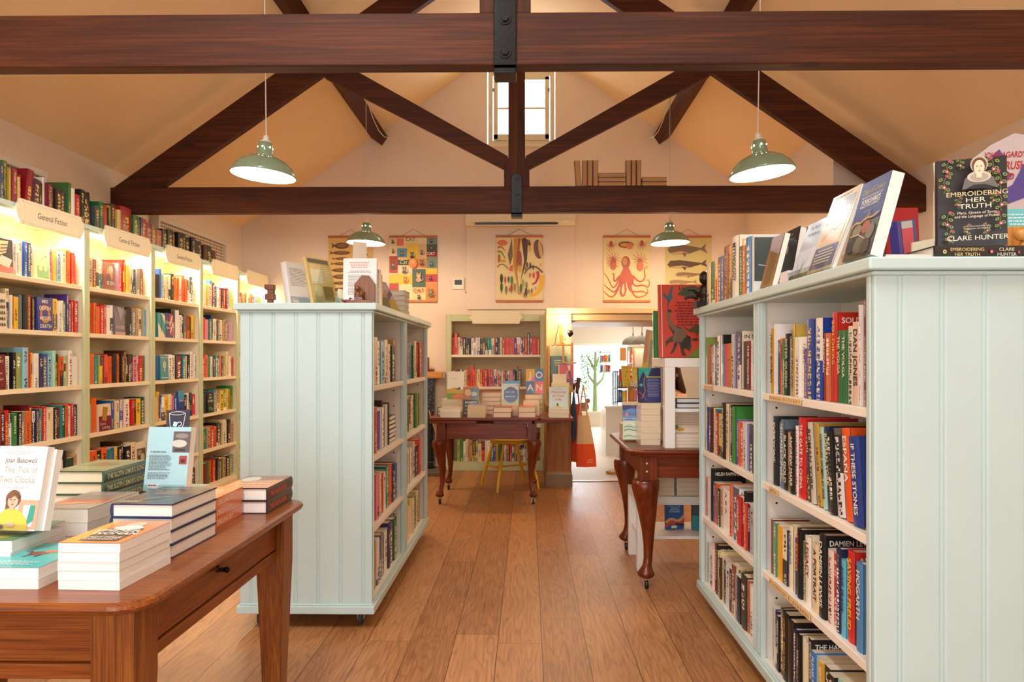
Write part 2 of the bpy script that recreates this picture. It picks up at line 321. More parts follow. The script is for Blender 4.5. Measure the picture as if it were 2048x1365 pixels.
def tag(o, label=None, cat=None, group=None, kind=None):
    if label: o['label'] = label
    if cat: o['category'] = cat
    if group: o['group'] = group
    if kind: o['kind'] = kind
    return o
def thing(name, label, cat, loc=(0, 0, 0), rot=(0, 0, 0), group=None, M=None):
    o = bpy.data.objects.new(name, None); COL.objects.link(o); o.empty_display_size = .05
    if M is not None: o.matrix_basis = M
    else: o.location = loc; o.rotation_euler = rot
    return tag(o, label, cat, group)
def struct(name, mb, mats, **kw): return tag(mb.build(name, mats, **kw), kind='structure')
def copy_tree(o, parent=None):
    c = o.copy(); COL.objects.link(c); c.parent = parent
    for ch in [x for x in COL.objects if x.parent == o]: copy_tree(ch, c)
    return c
T = Matrix.Translation
def RZ(a): return Matrix.Rotation(R(a), 4, 'Z')
def RX(a): return Matrix.Rotation(R(a), 4, 'X')
def RY(a): return Matrix.Rotation(R(a), 4, 'Y')

# ---------------- lettering (glyph cache from the built-in font) ----------------
CH = "ABCDEFGHIJKLMNOPQRSTUVWXYZabcdefghijklmnopqrstuvwxyz0123456789.,'&:-!\"Ñ"
GL = {}
def glyphs():
    objs = []
    for bold in (0, 1):
        for ch in CH:
            for st in (ch, ch+ch):
                cu = bpy.data.curves.new('g', 'FONT'); cu.body = st; cu.size = 1; cu.resolution_u = 3; cu.offset = .018 if bold else 0.0
                ob = bpy.data.objects.new('g', cu); COL.objects.link(ob); objs.append((bold, ch, st, ob))
    bpy.context.view_layer.update(); dg = bpy.context.evaluated_depsgraph_get()
    tmp = {}
    for bold, ch, st, ob in objs:
        me = bpy.data.meshes.new_from_object(ob.evaluated_get(dg)); vs = [tuple(v.co) for v in me.vertices]; fs = [tuple(p.vertices) for p in me.polygons]
        tmp[(bold, st)] = (vs, fs); bpy.data.meshes.remove(me)
    for bold, ch, st, ob in objs:
        cu = ob.data; bpy.data.objects.remove(ob); bpy.data.curves.remove(cu)
    for bold in (0, 1):
        for ch in CH:
            vs, fs = tmp[(bold, ch)]; v2, _ = tmp[(bold, ch+ch)]
            a = (max(v[0] for v in v2)-max(v[0] for v in vs)) if vs else .5
            GL[(bold, ch)] = (vs, fs, a)
glyphs()
def text_geo(txt, bold=0, italic=0.0):
    """verts, faces in the x-z plane, width; cap height about .7"""
    vs, fs, x = [], [], 0.0
    for ch in txt:
        if (bold, ch) not in GL: x += .3; continue
        g, f, a = GL[(bold, ch)]; o = len(vs)
        vs += [(v[0]+x+italic*v[1], v[1]) for v in g]; fs += [tuple(o+k for k in q) for q in f]; x += a
    return vs, fs, x
def put_text(mb, txt, M, height=None, width=None, c='w', bold=0, italic=0.0, align='c', m=0, y=0.0):
    """flat lettering facing -y in the local frame M; height = cap height; width squeezes it"""
    vs, fs, wd = text_geo(txt, bold, italic)
    if not vs: return
    if height is None: height = width/wd*.72
    sz = height/.72; sx = sz if width is None else width/wd
    ox = {'c': -wd*sx/2, 'l': 0, 'r': -wd*sx}[align]
    mb.add([(v[0]*sx+ox, y, v[1]*sz) for v in vs], fs, m, c, M=M)
def art(mb, w_, h_, els, M=None, m=0, base=-.0006):
    """flat printed artwork on the rectangle x 0..w, z 0..h facing -y"""
    M = M or Matrix.Identity(4); y = base
    for e in els:
        k = e[0]; y -= .00025
        if k == 'r': mb.add([(e[1]*w_, y, e[2]*h_), (e[3]*w_, y, e[2]*h_), (e[3]*w_, y, e[4]*h_), (e[1]*w_, y, e[4]*h_)], [(0, 1, 2, 3)], m, e[5], M=M)
        elif k == 'e':
            n = 18; rot = R(e[6]) if len(e) > 6 else 0; vs = []
            for i in range(n):
                a = 2*math.pi*i/n; px = e[3]*w_*math.cos(a); pz = e[4]*h_*math.sin(a)
                vs.append((e[1]*w_+px*math.cos(rot)-pz*math.sin(rot), y, e[2]*h_+px*math.sin(rot)+pz*math.cos(rot)))
            mb.add(vs, [tuple(range(n))], m, e[5], M=M)
        elif k == 'p': mb.add([(a*w_, y, b*h_) for a, b in e[1]], [tuple(range(len(e[1])))], m, e[2], M=M)
        elif k == 'l':   # polyline stroke: pts, width start, width end, colour
            pts = [Vector((a*w_, b*h_)) for a, b in e[1]]
            if len(pts) >= 4:
                for _ in range(2): pts = [pts[0]]+[q for i in range(len(pts)-1) for q in (pts[i].lerp(pts[i+1], .25), pts[i].lerp(pts[i+1], .75))]+[pts[-1]]
            n = len(pts); vs = []
            for i, p in enumerate(pts):
                t = (pts[min(i+1, n-1)]-pts[max(i-1, 0)]); t = t.normalized() if t.length else Vector((1, 0)); q = Vector((-t.y, t.x)); r = (e[2]+(e[3]-e[2])*i/(n-1))/2
                vs += [(p.x+q.x*r, y, p.y+q.y*r), (p.x-q.x*r, y, p.y-q.y*r)]
            mb.add(vs, [(2*i, 2*i+1, 2*i+3, 2*i+2) for i in range(n-1)], m, e[4], M=M)
        elif k == 't':   # text, cx, baseline, cap height, colour, bold, width, italic
            put_text(mb, e[1], M @ T((e[2]*w_, y, e[3]*h_)), e[4], e[7] if len(e) > 7 and e[7] else None, e[5], e[6] if len(e) > 6 else 0, e[8] if len(e) > 8 else 0, m=m)
        elif k == 'lines':  # block of tiny text lines: x0,x1,ytop,n,pitch,colour,centred
            rr = random.Random(int(e[1]*999+e[3]*77))
            for i in range(e[4]):
                f = rr.uniform(.72, 1.0); x0, x1 = e[1], e[2]
                if len(e) > 7 and e[7]: mid = (x0+x1)/2; hw = (x1-x0)/2*f; a, b = mid-hw, mid+hw
                else: a, b = x0, x0+(x1-x0)*f
                zz = (e[3]-i*e[5])*h_; x = a
                while x < b:
                    wl = rr.uniform(.02, .07); mb.add([(x*w_, y, zz), (min(b, x+wl)*w_, y, zz), (min(b, x+wl)*w_, y, zz+e[5]*h_*.42), (x*w_, y, zz+e[5]*h_*.42)], [(0, 1, 2, 3)], m, e[6], M=M); x += wl+.014
# =====================================================================
# SETTING
# =====================================================================
XL, XR, XR2, YB, YF, CX = -3.3, 3.1, 2.49, 7.82, -2.4, -.09
SL = .688
def ceilZ(x): return 2.78+SL*((x-XL) if x < CX else (2*CX-x-XL))
struct('floor', MB().box(-3.4, 4.2, YF-.1, 7.1, -.08, 0).box(-3.4, .43, 7.1, 7.93, -.08, 0), 'floor_planks')
struct('floor', MB().box(.43, 4.2, 7.1, 7.93, -.08, 0).box(-.7, 4.2, 7.93, 13.2, -.08, 0), 'shelf_cream')
struct('trim_1', MB().box(.43, 2.2, 7.08, 7.12, 0, .006), 'oak_x')
struct('wall_left', MB().box(XL-.1, XL, YF, YB+.1, 0, 2.82), 'wall_paint')
struct('wall_right', MB().box(XR, XR+.1, YF, 5.6, 0, 2.82).box(XR2, XR+.1, 5.6, 5.7, 0, 3.4).box(XR2, XR2+.1, 5.7, YB, 0, 3.4), 'wall_paint')
m = MB()
m.prism([(XL-.1, 2.78-.07), (CX, ceilZ(CX)), (CX, ceilZ(CX)+.1), (XL-.1, 2.81)], YF-.1, YB+.1, 'y')
m.prism([(XR+.12, 2.78-.08), (XR+.12, 2.82), (CX, ceilZ(CX)+.1), (CX, ceilZ(CX))], YF-.1, YB+.1, 'y')
struct('ceiling', m, 'ceiling_paint')
for k, (cx, a) in enumerate(((-1.05, 34.5), (.87, -34.5))):  # out-of-view rooflights, added only to go with the overhead fill lights
    m = MB().box(-.52, -.45, -.82, .82, -.05, .02).box(.45, .52, -.82, .82, -.05, .02).box(-.45, .45, -.82, -.75, -.05, .02).box(-.45, .45, .75, .82, -.05, .02)
    wr = struct('window_%d' % (4+k), m, 'frame_paint', loc=(cx, .55, 4.29), rot=(0, R(-a), 0))
    MB().box(-.45, .45, -.75, .75, .0, .006).build('glass_pane', 'window_glass', wr)
# back wall with alcove, doorway and gable window openings
m = MB(); y0, y1 = YB, YB+.1
m.box(XL, -.94, y0, y1, 0, 1.78).box(.20, .43, y0, y1, 0, 1.78).box(2.2, XR+.1, y0, y1, 0, 1.78)
g = lambda x: ceilZ(x)+.02
m.prism([(XL, 1.78), (-.47, 1.78), (-.47, g(-.47)), (XL, g(XL))], y0, y1, 'y')
m.prism([(.31, 1.78), (XR+.1, 1.78), (XR+.1, g(XR)), (.31, g(.31))], y0, y1, 'y')
m.box(-.47, .31, y0, y1, 1.78, 3.70)
m.prism([(-.47, 4.57), (.31, 4.57), (.31, g(.31)), (CX, g(CX)), (-.47, g(-.47))], y0, y1, 'y')
struct('wall_back', m, 'wall_paint')
struct('wall_back_panel', MB().box(-.705, .53, YB-.03, YB, 1.84, 2.79), 'wall_paint', bevel=.004)
# wall behind the camera with the wide shop window
m = MB(); y0, y1 = YF-.1, YF
m.box(XL, -2.4, y0, y1, 0, 2.8).box(2.0, XR, y0, y1, 0, 2.8).box(-2.4, 2.0, y0, y1, 0, .45).box(-2.4, 2.0, y0, y1, 2.55, 2.8)
m.prism([(XL, 2.8), (XR, 2.8), (CX, g(CX))], y0, y1, 'y')
struct('wall_front', m, 'wall_paint')
w2 = struct('window_2', MB().box(-2.4, -2.34, YF-.07, YF-.02, .45, 2.55).box(1.94, 2.0, YF-.07, YF-.02, .45, 2.55).box(-.23, -.17, YF-.07, YF-.02, .45, 2.55).box(-2.34, 1.94, YF-.07, YF-.02, .45, .51).box(-2.34, 1.94, YF-.07, YF-.02, 2.49, 2.55), 'frame_paint')
MB().add([(-2.34, YF-.045, .51), (1.94, YF-.045, .51), (1.94, YF-.045, 2.49), (-2.34, YF-.045, 2.49)], [(0, 1, 2, 3)]).build('glass_pane', 'window_glass', w2)
# gable window
m = MB(); zb, zt, xa, xb = 3.72, 4.56, -.455, .30
m.box(xa, xa+.05, 7.80, 7.86, zb, zt).box(xb-.05, xb, 7.80, 7.86, zb, zt).box(xa+.05, xb-.05, 7.80, 7.86, zb, zb+.05).box(xa+.05, xb-.05, 7.80, 7.86, zt-.05, zt)
m.box(xa+.06, xa+.11, 7.79, 7.85, zb+.06, zt-.06).box(xb-.11, xb-.06, 7.79, 7.85, zb+.06, zt-.06).box(xa+.06, xb-.06, 7.79, 7.85, zb+.05, zb+.12).box(xa+.06, xb-.06, 7.79, 7.85, zt-.1, zt-.05)
m.box(-.105, -.05, 7.79, 7.85, zb+.06, zt-.06).box(xa+.11, xb-.11, 7.80, 7.84, 4.125, 4.15)
w1 = struct('window_1', m, 'frame_paint', bevel=.004)
MB().add([(xa+.1, 7.83, zb+.1), (xb-.1, 7.83, zb+.1), (xb-.1, 7.83, zt-.08), (xa+.1, 7.83, zt-.08)], [(0, 1, 2, 3)]).build('glass_pane', 'window_glass', w1)
MB().box(xa-.02, xb+.02, 7.76, 7.84, zb-.03, zb).build('window_sill', 'frame_paint', w1, bevel=.004)
for hx in (xa+.05, xb-.075): MB().box(hx, hx+.02, 7.775, 7.79, 4.32, 4.36).build('hinge', 'grey_metal', w1)
# pier and lintel round the doorway
p = struct('trim_2', MB().box(.18, .43, 6.8, YB, .14, .80), 'walnut_z', bevel=.004)
MB().box(.17, .44, 6.785, YB, 0, .12).prism([(6.785, .12), (6.80, .15), (YB, .15), (YB, .12)], .175, .435, 'x').build('plinth', 'taupe_paint', p, bevel=.003)
struct('trim_3', MB().box(.18, .43, 6.8, YB, .80, 1.725), 'olive_paint', bevel=.003)
struct('trim_4', MB().box(.18, 2.3, 6.78, YB, 1.725, 1.78), 'lintel_paint', bevel=.004)
struct('door_1', MB().box(.43, 2.2, 6.84, 6.9, 1.66, 1.72).box(.43, 2.2, 6.93, 7.92, 1.645, 1.70).box(2.2, 2.3, 6.84, 7.92, 0, 1.725), 'lintel_paint', bevel=.003)
# the room beyond
m = MB().box(-.7, -.6, 8.14, 13.1, 0, 2.5).box(-.7, .5, 8.13, 8.2, 0, 2.5).box(4.1, 4.2, 7.1, 13.1, 0, 2.5)
struct('wall_far_side', m, 'wall_paint')
m = MB().box(-.7, .45, 13.0, 13.1, 0, 2.5).box(1.95, 4.2, 13.0, 13.1, 0, 2.5).box(.45, 1.95, 13.0, 13.1, 0, .30).box(.45, 1.95, 13.0, 13.1, 1.56, 2.5)
struct('wall_far', m, 'wall_paint')
struct('ceiling_far', MB().box(-.7, 4.2, 7.92, 13.1, 2.5, 2.6), 'white_lacquer')
struct('wall_near_side', MB().box(2.6, 4.1, 7.1, 7.2, 0, 2.5), 'white_lacquer')
w3 = struct('window_3', MB().box(.45, .5, 13.0, 13.06, .3, 1.56).box(1.9, 1.95, 13.0, 13.06, .3, 1.56).box(.5, 1.9, 13.0, 13.06, .3, .34).box(.5, 1.9, 13.0, 13.06, 1.52, 1.56), 'white_lacquer')
MB().add([(.5, 13.03, .34), (1.9, 13.03, .34), (1.9, 13.03, 1.52), (.5, 13.03, 1.52)], [(0, 1, 2, 3)]).build('glass_pane', 'window_glass', w3)
MB().box(.4, 2.0, 12.75, 13.02, .27, .30).build('window_sill', 'frame_paint', w3)

# ---------------- roof trusses ----------------
def bolt(mb, x, y, z, r=.016):
    mb.prism([(x+r*math.cos(a*math.pi/3), z+r*math.sin(a*math.pi/3)) for a in range(6)], y-.012, y, 'y')
    mb.prism([(x+r*1.6*math.cos(a*math.pi/8), z+r*1.6*math.sin(a*math.pi/8)) for a in range(16)], y-.004, y, 'y')
def truss(y, label, strap_top, w=.075, post_base=2.76, rounded=False):
    t = thing('roof_truss', label, 'roof beam', (0, y, 0), group='dark timber roof trusses')
    MB().box(XL, XR, 0, w, 2.425, 2.63).build('tie_beam', 'beam_x', t, bevel=.006)
    q = .065
    MB().prism([(CX-.10, 2.63), (CX+.10, 2.63), (CX+.10, post_base), (CX+q, post_base+.10), (CX+q, 4.72), (CX-q, 4.72), (CX-q, post_base+.10), (CX-.10, post_base)], .004, w-.004, 'y').build('king_post', 'beam_z', t, bevel=.004)
    for s in (-1, 1):
        X = lambda d: CX+s*d
        half = CX-XL
        MB().prism([(X(half-.02), 2.63), (X(half-.40), 2.63), (X(q), 4.53), (X(q), 4.82)], .006, w-.006, 'y').build('rafter', 'beam_x', t, bevel=.005)
        MB().prism([(X(q+.005), post_base+.11), (X(q+.005), post_base-.005), (X(1.52), 3.50), (X(1.36), 3.60)], .010, w-.010, 'y').build('strut', 'beam_x', t, bevel=.004)
    m = MB(); z0 = 2.405
    if rounded: m.prism([(CX-.043, z0), (CX+.043, z0)]+[(CX+.043*math.cos(a*math.pi/8), strap_top-.043+.043*math.sin(a*math.pi/8)) for a in range(9)], -.012, 0, 'y')
    else: m.box(CX-.044, CX+.044, -.012, 0, z0, strap_top)
    m.box(CX-.044, CX+.044, -.012, w+.012, z0-.016, z0+.018); m.box(CX-.044, CX+.044, w, w+.012, z0, strap_top)
    st = m.build('iron_strap', 'black_iron', t, bevel=.003)
    for z in ([2.46, 2.575, 2.70] if rounded else [2.47, 2.60, 2.70, 2.86]): m = MB(); bolt(m, CX, -.012, z); m.build('bolt', 'black_iron', st)
    return t
truss(2.66, 'dark brown timber truss across the room nearest the camera, long black iron strap', 2.95, post_base=2.80)
truss(5.35, 'dark brown timber truss farther down the room carrying small books on its beam', 2.73, rounded=True)
for s, lb in ((-1, 'left'), (1, 'right')):
    cx = CX+s*1.615; a = R(34.5)*(-s)
    o = MB().box(-.075, .075, YF, YB, -.06, .06).build('purlin', 'beam_y', bevel=.004, loc=(cx, 0, 3.815), rot=(0, a, 0))
    tag(o, 'dark brown roof purlin running lengthwise under the %s ceiling slope' % lb, 'roof beam', 'roof purlins')

# ---------------- things on the back wall ----------------
t = thing('air_conditioner', 'long cream wall air conditioner high on back wall behind the truss beam', 'air conditioner', (-.09, YB, 0))
MB().prism([(-.03, 2.80), (-.17, 2.765), (-.22, 2.80), (-.22, 3.0), (-.15, 3.06), (-.03, 3.06)], -.615, .615, 'x').build('housing', 'frame_paint', t, bevel=.01)
MB().box(-.5, .42, -.222, -.10, 2.775, 2.793).build('air_outlet', 'black_plastic', t)
MB().box(.48, .54, -.225, -.21, 2.80, 2.815).build('display', 'lamp_white', t)
MB().box(-.6, .6, -.03, 0, 2.80, 3.02).build('backplate', 'frame_paint', t)
t = thing('thermostat', 'small white square thermostat with dark screen on the back wall', 'thermostat', (xY(917, YB), YB, zAt(568, -.8, YB)))
MB().box(-.066, .066, -.022, 0, -.066, .066).build('case', 'white_lacquer', t, bevel=.006)
MB().box(-.042, .042, -.0235, -.022, -.015, .042).build('screen', 'thermo_screen', t)
tag(MB().tube([(-.705, YB-.012, 2.76), (-.705, YB-.012, 2.05), (-.72, YB-.012, 2.03)], .008, n=6).build('cable_conduit', 'cord_white'), 'thin pale conduit running down the back wall beside the thermostat', 'conduit')
tag(MB().box(-.03, .03, -.02, 0, -.09, .09).build('alarm_sensor', 'radiator_white', loc=(XR2, 7.35, 2.36), rot=(0, 0, R(-90)), bevel=.005), 'small upright white sensor box on the right wall near back corner', 'sensor')

# posters ------------------------------------------------------------
def poster(cx, z0, z1, w, label, els, ground='#e3cd96'):
    x = cx-w/2; h = z1-z0
    t = thing('wall_chart', label, 'poster', (x, YB-.012, z0), group='hanging paper charts on the back wall')
    if -.705 < x+w/2 < .53: t.location.y -= .03
    m = MB(); m.box(.006, w-.006, 0, .002, .0, h, c=ground); m.build('paper_sheet', 'print', t)
    m = MB(); art(m, w, h, els); m.build('printed_picture', 'print', t)
    for z in (-.012, h-.014): MB().box(0, w, -.006, .008, z, z+.026).build('wooden_rail', 'poster_wood', t, bevel=.002)
    MB().tube([(w*.25, 0, h+.01), (w*.5, .002, h+.085), (w*.75, 0, h+.01)], .0018, n=5).build('hanging_cord', 'leather_brown', t)
pz0, pz1 = 1.935, 2.675
BR = '#6b4a32'; BR2 = '#8a6a48'
def fish(cx, cy, L_, H, c=BR):
    return [('e', cx, cy, L_*.38, H*.5, c), ('p', [(cx-L_*.3, cy), (cx-L_*.55, cy+H*.45), (cx-L_*.48, cy), (cx-L_*.55, cy-H*.45)], c), ('e', cx+L_*.02, cy+H*.05, L_*.26, H*.28, BR2), ('e', cx+L_*.28, cy+H*.1, .008, .006, '#2a1c12')]
els = []
for i, (cy, L_, H) in enumerate([(.86, .42, .10), (.75, .5, .06), (.66, .4, .04), (.58, .46, .045), (.48, .55, .06), (.38, .5, .07), (.28, .5, .05), (.18, .45, .06), (.09, .4, .05)]): els += fish(.30, cy, L_, H)
for cy in (.85, .72, .6, .5, .38, .26, .14): els += fish(.76, cy, .34, .045)
poster(xY(702, YB), pz0, pz1, .52, 'chart of brown fish, partly behind the left pendant lamp', els, '#dcb878')
els = []
pal = ['#c8323a', '#e8c22c', '#7f9484', '#e6d9b0', '#3c5a44', '#5f9db5', '#e08a3c', '#b8443c', '#d9b98a', '#f0e0b4', '#e07a6c']
rr = random.Random(5); grid = [(0, .86, .16, .97), (.16, .86, .30, .97), (.30, .90, .78, .99), (.78, .88, 1, .99), (0, .70, .16, .86), (.16, .68, .37, .82), (.37, .64, .60, .88), (.60, .66, .78, .88), (.78, .76, 1, .88), (.78, .69, 1, .76),
   (0, .44, .18, .70), (.18, .56, .42, .64), (.42, .50, .58, .66), (.58, .52, .78, .66), (.78, .50, 1, .69), (.18, .44, .48, .56), (.76, .42, 1, .51), (0, .28, .20, .41), (.20, .26, .48, .41), (.48, .22, .76, .50), (.76, .30, 1, .42), (0, .14, .20, .28), (.20, .14, .48, .26), (.48, .03, .76, .20), (.76, .03, 1, .29), (0, .03, .2, .14), (.2, .03, .48, .14)]
for i, q in enumerate(grid):
    c = pal[(i*7+3) % len(pal)]
    if i == 11: c = '#33503a'
    if i in (9,): c = '#a82a30'
    if i in (18, 16): c = '#e8c61c'
    if i == 23: c = '#f2dc9a'
    if i == 2: c = '#ecdcae'
    els.append(('r',)+q+(c,))
def kitty(cx, cy, s, c):
    k = .72
    return [('e', cx, cy-s*.35, s*.42, s*.34*k, c), ('e', cx, cy+s*.10*k, s*.34, s*.30*k, c), ('p', [(cx-s*.33, cy+s*.12), (cx-s*.30, cy+s*.50), (cx-s*.06, cy+s*.30)], c), ('p', [(cx+s*.06, cy+s*.30), (cx+s*.30, cy+s*.50), (cx+s*.33, cy+s*.12)], c), ('e', cx-s*.13, cy+s*.13, s*.06, s*.05, '#e8d080'), ('e', cx+s*.13, cy+s*.13, s*.06, s*.05, '#e8d080'), ('e', cx, cy-s*.02, s*.12, s*.07, '#e6d4bc'), ('l', [(cx+s*.35, cy-s*.5), (cx+s*.7, cy-s*.35), (cx+s*.6, cy+s*.05)], .008, .004, c)]
for cx, cy, s, c in [(.08, .78, .07, '#8a5a3a'), (.26, .74, .09, '#6a5268'), (.48, .72, .10, '#2c3440'), (.68, .76, .08, '#6a4a3a'), (.88, .82, .08, '#6a3030'), (.08, .56, .12, '#5a5248'), (.32, .49, .11, '#5a4a3a'), (.68, .60, .09, '#4a3c34'), (.88, .58, .09, '#3a5a68'), (.34, .34, .10, '#b85a34'), (.62, .38, .14, '#c8a078'), (.86, .36, .07, '#1c1c1c'), (.62, .075, .07, '#241c18'), (.87, .14, .13, '#6a6438'), (.88, .93, .06, '#2c2a2a'), (.08, .92, .06, '#2c2a2a')]: els += kitty(cx, cy, s, c)
els += [('t', 'CAT', .45, .92, .042, '#3a4a58', 0), ('t', 'CAT', .88, .71, .032, '#f4ead0', 1), ('t', 'CAT', .62, .135, .046, '#b0281c', 1), ('t', 'Cat', .30, .575, .044, '#f2e6cc', 0, None, .35), ('t', 'CAT', .72, .53, .016, '#7a3020', 0), ('e', .5, .58, .09, .07, '#e8863c'), ('e', .5, .61, .05, .04, '#f0b070')]
poster(xY(827, YB), pz0-.005, pz1, .55, 'patchwork chart of colourful cat pictures and CAT lettering', els, '#e6d09a')
els = [('e', .14, .90, .11, .045, '#d8794a'), ('l', [(.04, .83), (.12, .84), (.20, .78)], .03, .008, '#a8753c'), ('l', [(.04, .77), (.12, .76), (.20, .66)], .025, .01, '#7a8a3c'), ('e', .07, .66, .03, .07, '#a8683c'), ('r', .10, .60, .21, .64, '#e0a020'),
  ('p', [(.34, .97), (.25, .72), (.30, .55), (.36, .70)], '#7a6440'), ('p', [(.38, .97), (.46, .97), (.43, .60), (.47, .32), (.50, .10), (.47, .10), (.44, .30), (.37, .55)], '#c88a2c'), ('p', [(.47, .97), (.53, .97), (.47, .60), (.45, .45), (.43, .6)], '#a85a2c'),
  ('p', [(.54, .96), (.62, .98), (.68, .94), (.66, .65), (.52, .30), (.60, .62)], '#5a3c2c'), ('e', .51, .62, .04, .16, '#9a5a58'), ('e', .51, .50, .03, .06, '#d8a850'), ('e', .72, .85, .025, .10, '#e0a428'), ('p', [(.70, .96), (.74, .86), (.68, .86)], '#3a2c24'),
  ('e', .90, .80, .10, .15, '#7a5648', 8), ('e', .94, .80, .04, .14, '#d0b078', 8), ('l', [(.04, .52), (.08, .57), (.17, .57), (.26, .50)], .01, .01, '#6a5a48'), ('p', [(.30, .54), (.36, .56), (.36, .46), (.28, .47)], '#dc6a48'),
  ('l', [(.60, .42), (.70, .52), (.85, .54), (.99, .44)], .012, .02, '#6a5c40'), ('l', [(.97, .40), (.98, .25), (.88, .12), (.72, .08)], .05, .03, '#ecb41c'), ('l', [(.88, .46), (.90, .38), (.84, .28), (.76, .26)], .035, .01, '#b03438'), ('e', .80, .40, .022, .05, '#d8402c')]
for i, (x, y, s, c) in enumerate([(.12, .35, .10, '#2c3428'), (.12, .22, .09, '#3a4a28'), (.20, .33, .07, '#b05040'), (.27, .34, .06, '#2c5a50'), (.34, .32, .09, '#5a7a34'), (.33, .20, .08, '#b83428'), (.22, .18, .08, '#6a7a3c'), (.29, .18, .04, '#a8283c'), (.40, .22, .08, '#8a8a3c'), (.53, .20, .09, '#3a6a4c'), (.57, .28, .08, '#98a83c'), (.65, .25, .07, '#8a7a6c'), (.64, .14, .09, '#5a4c40'), (.70, .15, .04, '#8a5a3c'), (.76, .16, .05, '#7a5438'), (.66, .56, .06, '#5a4038'), (.73, .55, .06, '#4a3a34'), (.79, .52, .05, '#5a4a3c'), (.63, .50, .04, '#6a3c4c'), (.72, .40, .05, '#c84438'), (.84, .20, .03, '#5a7078'), (.95, .56, .03, '#c84838'), (.60, .10, .05, '#8a4c30'), (.46, .16, .04, '#c8a83c')]):
    els.append(('e', x, y, s*.30, s*.75, c)); els.append(('p', [(x-s*.14, y-s*.6), (x+s*.14, y-s*.6), (x, y-s*1.25)], c))
poster(xY(1039, YB-.03), pz0-.005, pz1-.005, .54, 'chart of seed pods, feathers and fruit hanging in the middle', els, '#e8d6a0')
RC = '#b5483c'; els = [('e', .48, .60, .095, .10, '#a85a3c'), ('e', .46, .62, .05, .06, '#c88a5c'), ('p', [(.43, .52), (.54, .52), (.66, .34), (.60, .22), (.48, .30), (.36, .22), (.32, .34)], '#c0553f')]
for pts in [[(.36, .40), (.28, .24), (.20, .20), (.12, .34), (.02, .44)], [(.38, .34), (.30, .14), (.18, .05), (.06, .12), (.01, .16)], [(.42, .32), (.36, .14), (.44, .08), (.50, .20)], [(.46, .30), (.48, .12), (.40, .06), (.34, .16), (.44, .30)],
            [(.52, .30), (.56, .16), (.70, .14), (.84, .16), (.96, .10), (.92, .22)], [(.58, .34), (.68, .22), (.84, .26), (.97, .20), (.98, .34), (.90, .32)], [(.56, .30), (.62, .12), (.72, .05), (.90, .09), (.94, .14)], [(.62, .40), (.78, .28), (.90, .36), (.86, .50), (.94, .54)], [(.34, .38), (.22, .28), (.24, .44), (.18, .42)], [(.40, .36), (.26, .12), (.14, .18), (.02, .26)]]:
    els.append(('l', pts, .024, .005, RC))
def baby(cx, cy, s, up=1):
    o = []
    for k in range(8):
        a = math.pi*(k/7*1.3-.15); o.append(('l', [(cx, cy), (cx+s*.8*math.cos(a), cy-up*s*.6*math.sin(a)*.8), (cx+s*1.1*math.cos(a+.3), cy-up*s*1.0*math.sin(a)*.9)], .007, .003, '#c05a50'))
    return o+[('e', cx, cy+up*s*.35, s*.35, s*.35, '#b4523c')]
els += baby(.17, .86, .10)+baby(.82, .87, .10)+baby(.22, .66, .15, -1)+baby(.20, .58, .12, -1)+baby(.78, .64, .15, -1)+[('e', .22, .54, .06, .06, '#c8684c'), ('e', .78, .54, .07, .075, '#cf7455'), ('e', .48, .87, .16, .05, '#8a4a34'), ('e', .46, .87, .10, .03, '#c9a050'), ('e', .56, .85, .07, .05, '#d08858')]
poster(xY(1253, YB), pz0-.005, pz1-.005, .54, 'chart of red octopuses on pale cream paper', els, '#e5d5a0')
def whale(cx, cy, L_, H, c, flip=1):
    return [('p', [(cx-L_*.48, cy-H*.05), (cx-L_*.40, cy+H*.42), (cx-L_*.15, cy+H*.5), (cx+L_*.2, cy+H*.3), (cx+L_*.42, cy+H*.15), (cx+L_*.55, cy+H*.6), (cx+L_*.52, cy+H*.1), (cx+L_*.6, cy-H*.4), (cx+L_*.4, cy-H*.02), (cx+L_*.1, cy-H*.42), (cx-L_*.25, cy-H*.5), (cx-L_*.42, cy-H*.35)], c), ('p', [(cx-L_*.40, cy-H*.3), (cx-L_*.1, cy-H*.15), (cx+L_*.12, cy-H*.36), (cx-L_*.25, cy-H*.48)], '#c4a888'), ('p', [(cx-L_*.1, cy-H*.3), (cx+L_*.04, cy-H*.35), (cx-L_*.02, cy-H*.75)], c)]
els = whale(.44, .80, .80, .16, '#7a6a5a')+whale(.44, .57, .82, .13, '#5e4a3e')+whale(.52, .41, .62, .075, '#8a705a')+whale(.36, .29, .58, .075, '#a08468')+whale(.48, .14, .7, .09, '#6c5848')
poster(xY(1376, YB), pz0, pz1-.008, .53, 'chart of grey and brown whales, partly behind the right pendant lamp', els, '#cfc690')
# =====================================================================
# FURNITURE
# =====================================================================
def caster(parent, x, y, r=.026, fork='grey_metal', wheel='rubber', top=.09):
    m = MB(); m.box(x-.016, x+.016, y-.018, y+.018, top-.006, top)
    m.box(x-.017, x-.012, y-.014, y+.018, r*.8, top-.004); m.box(x+.012, x+.017, y-.014, y+.018, r*.8, top-.004)
    f = m.build('caster', fork, parent)
    M = T((x, y, r)) @ RY(90)
    MB().lathe([(r*.5, -.011), (r, -.009), (r, .009), (r*.5, .011)], M=M, n=18).build('wheel', wheel, f)
LV = [.125, .467, .807, 1.147]          # shelf surfaces of the free-standing bookcases
HT = 1.54
def bead_poly(x0, x1, y0, pitch=.106, first=.045):
    """plan outline of a beaded board panel facing -y"""
    p = [(x0, y0+.018), (x0, y0)]; x = x0+first
    while x < x1-.02:
        p += [(x-.0085, y0), (x-.0055, y0+.005), (x-.003, y0+.0012), (x+.003, y0+.0012), (x+.0055, y0+.005), (x+.0085, y0)]; x += pitch
    return p+[(x1, y0), (x1, y0+.018)]
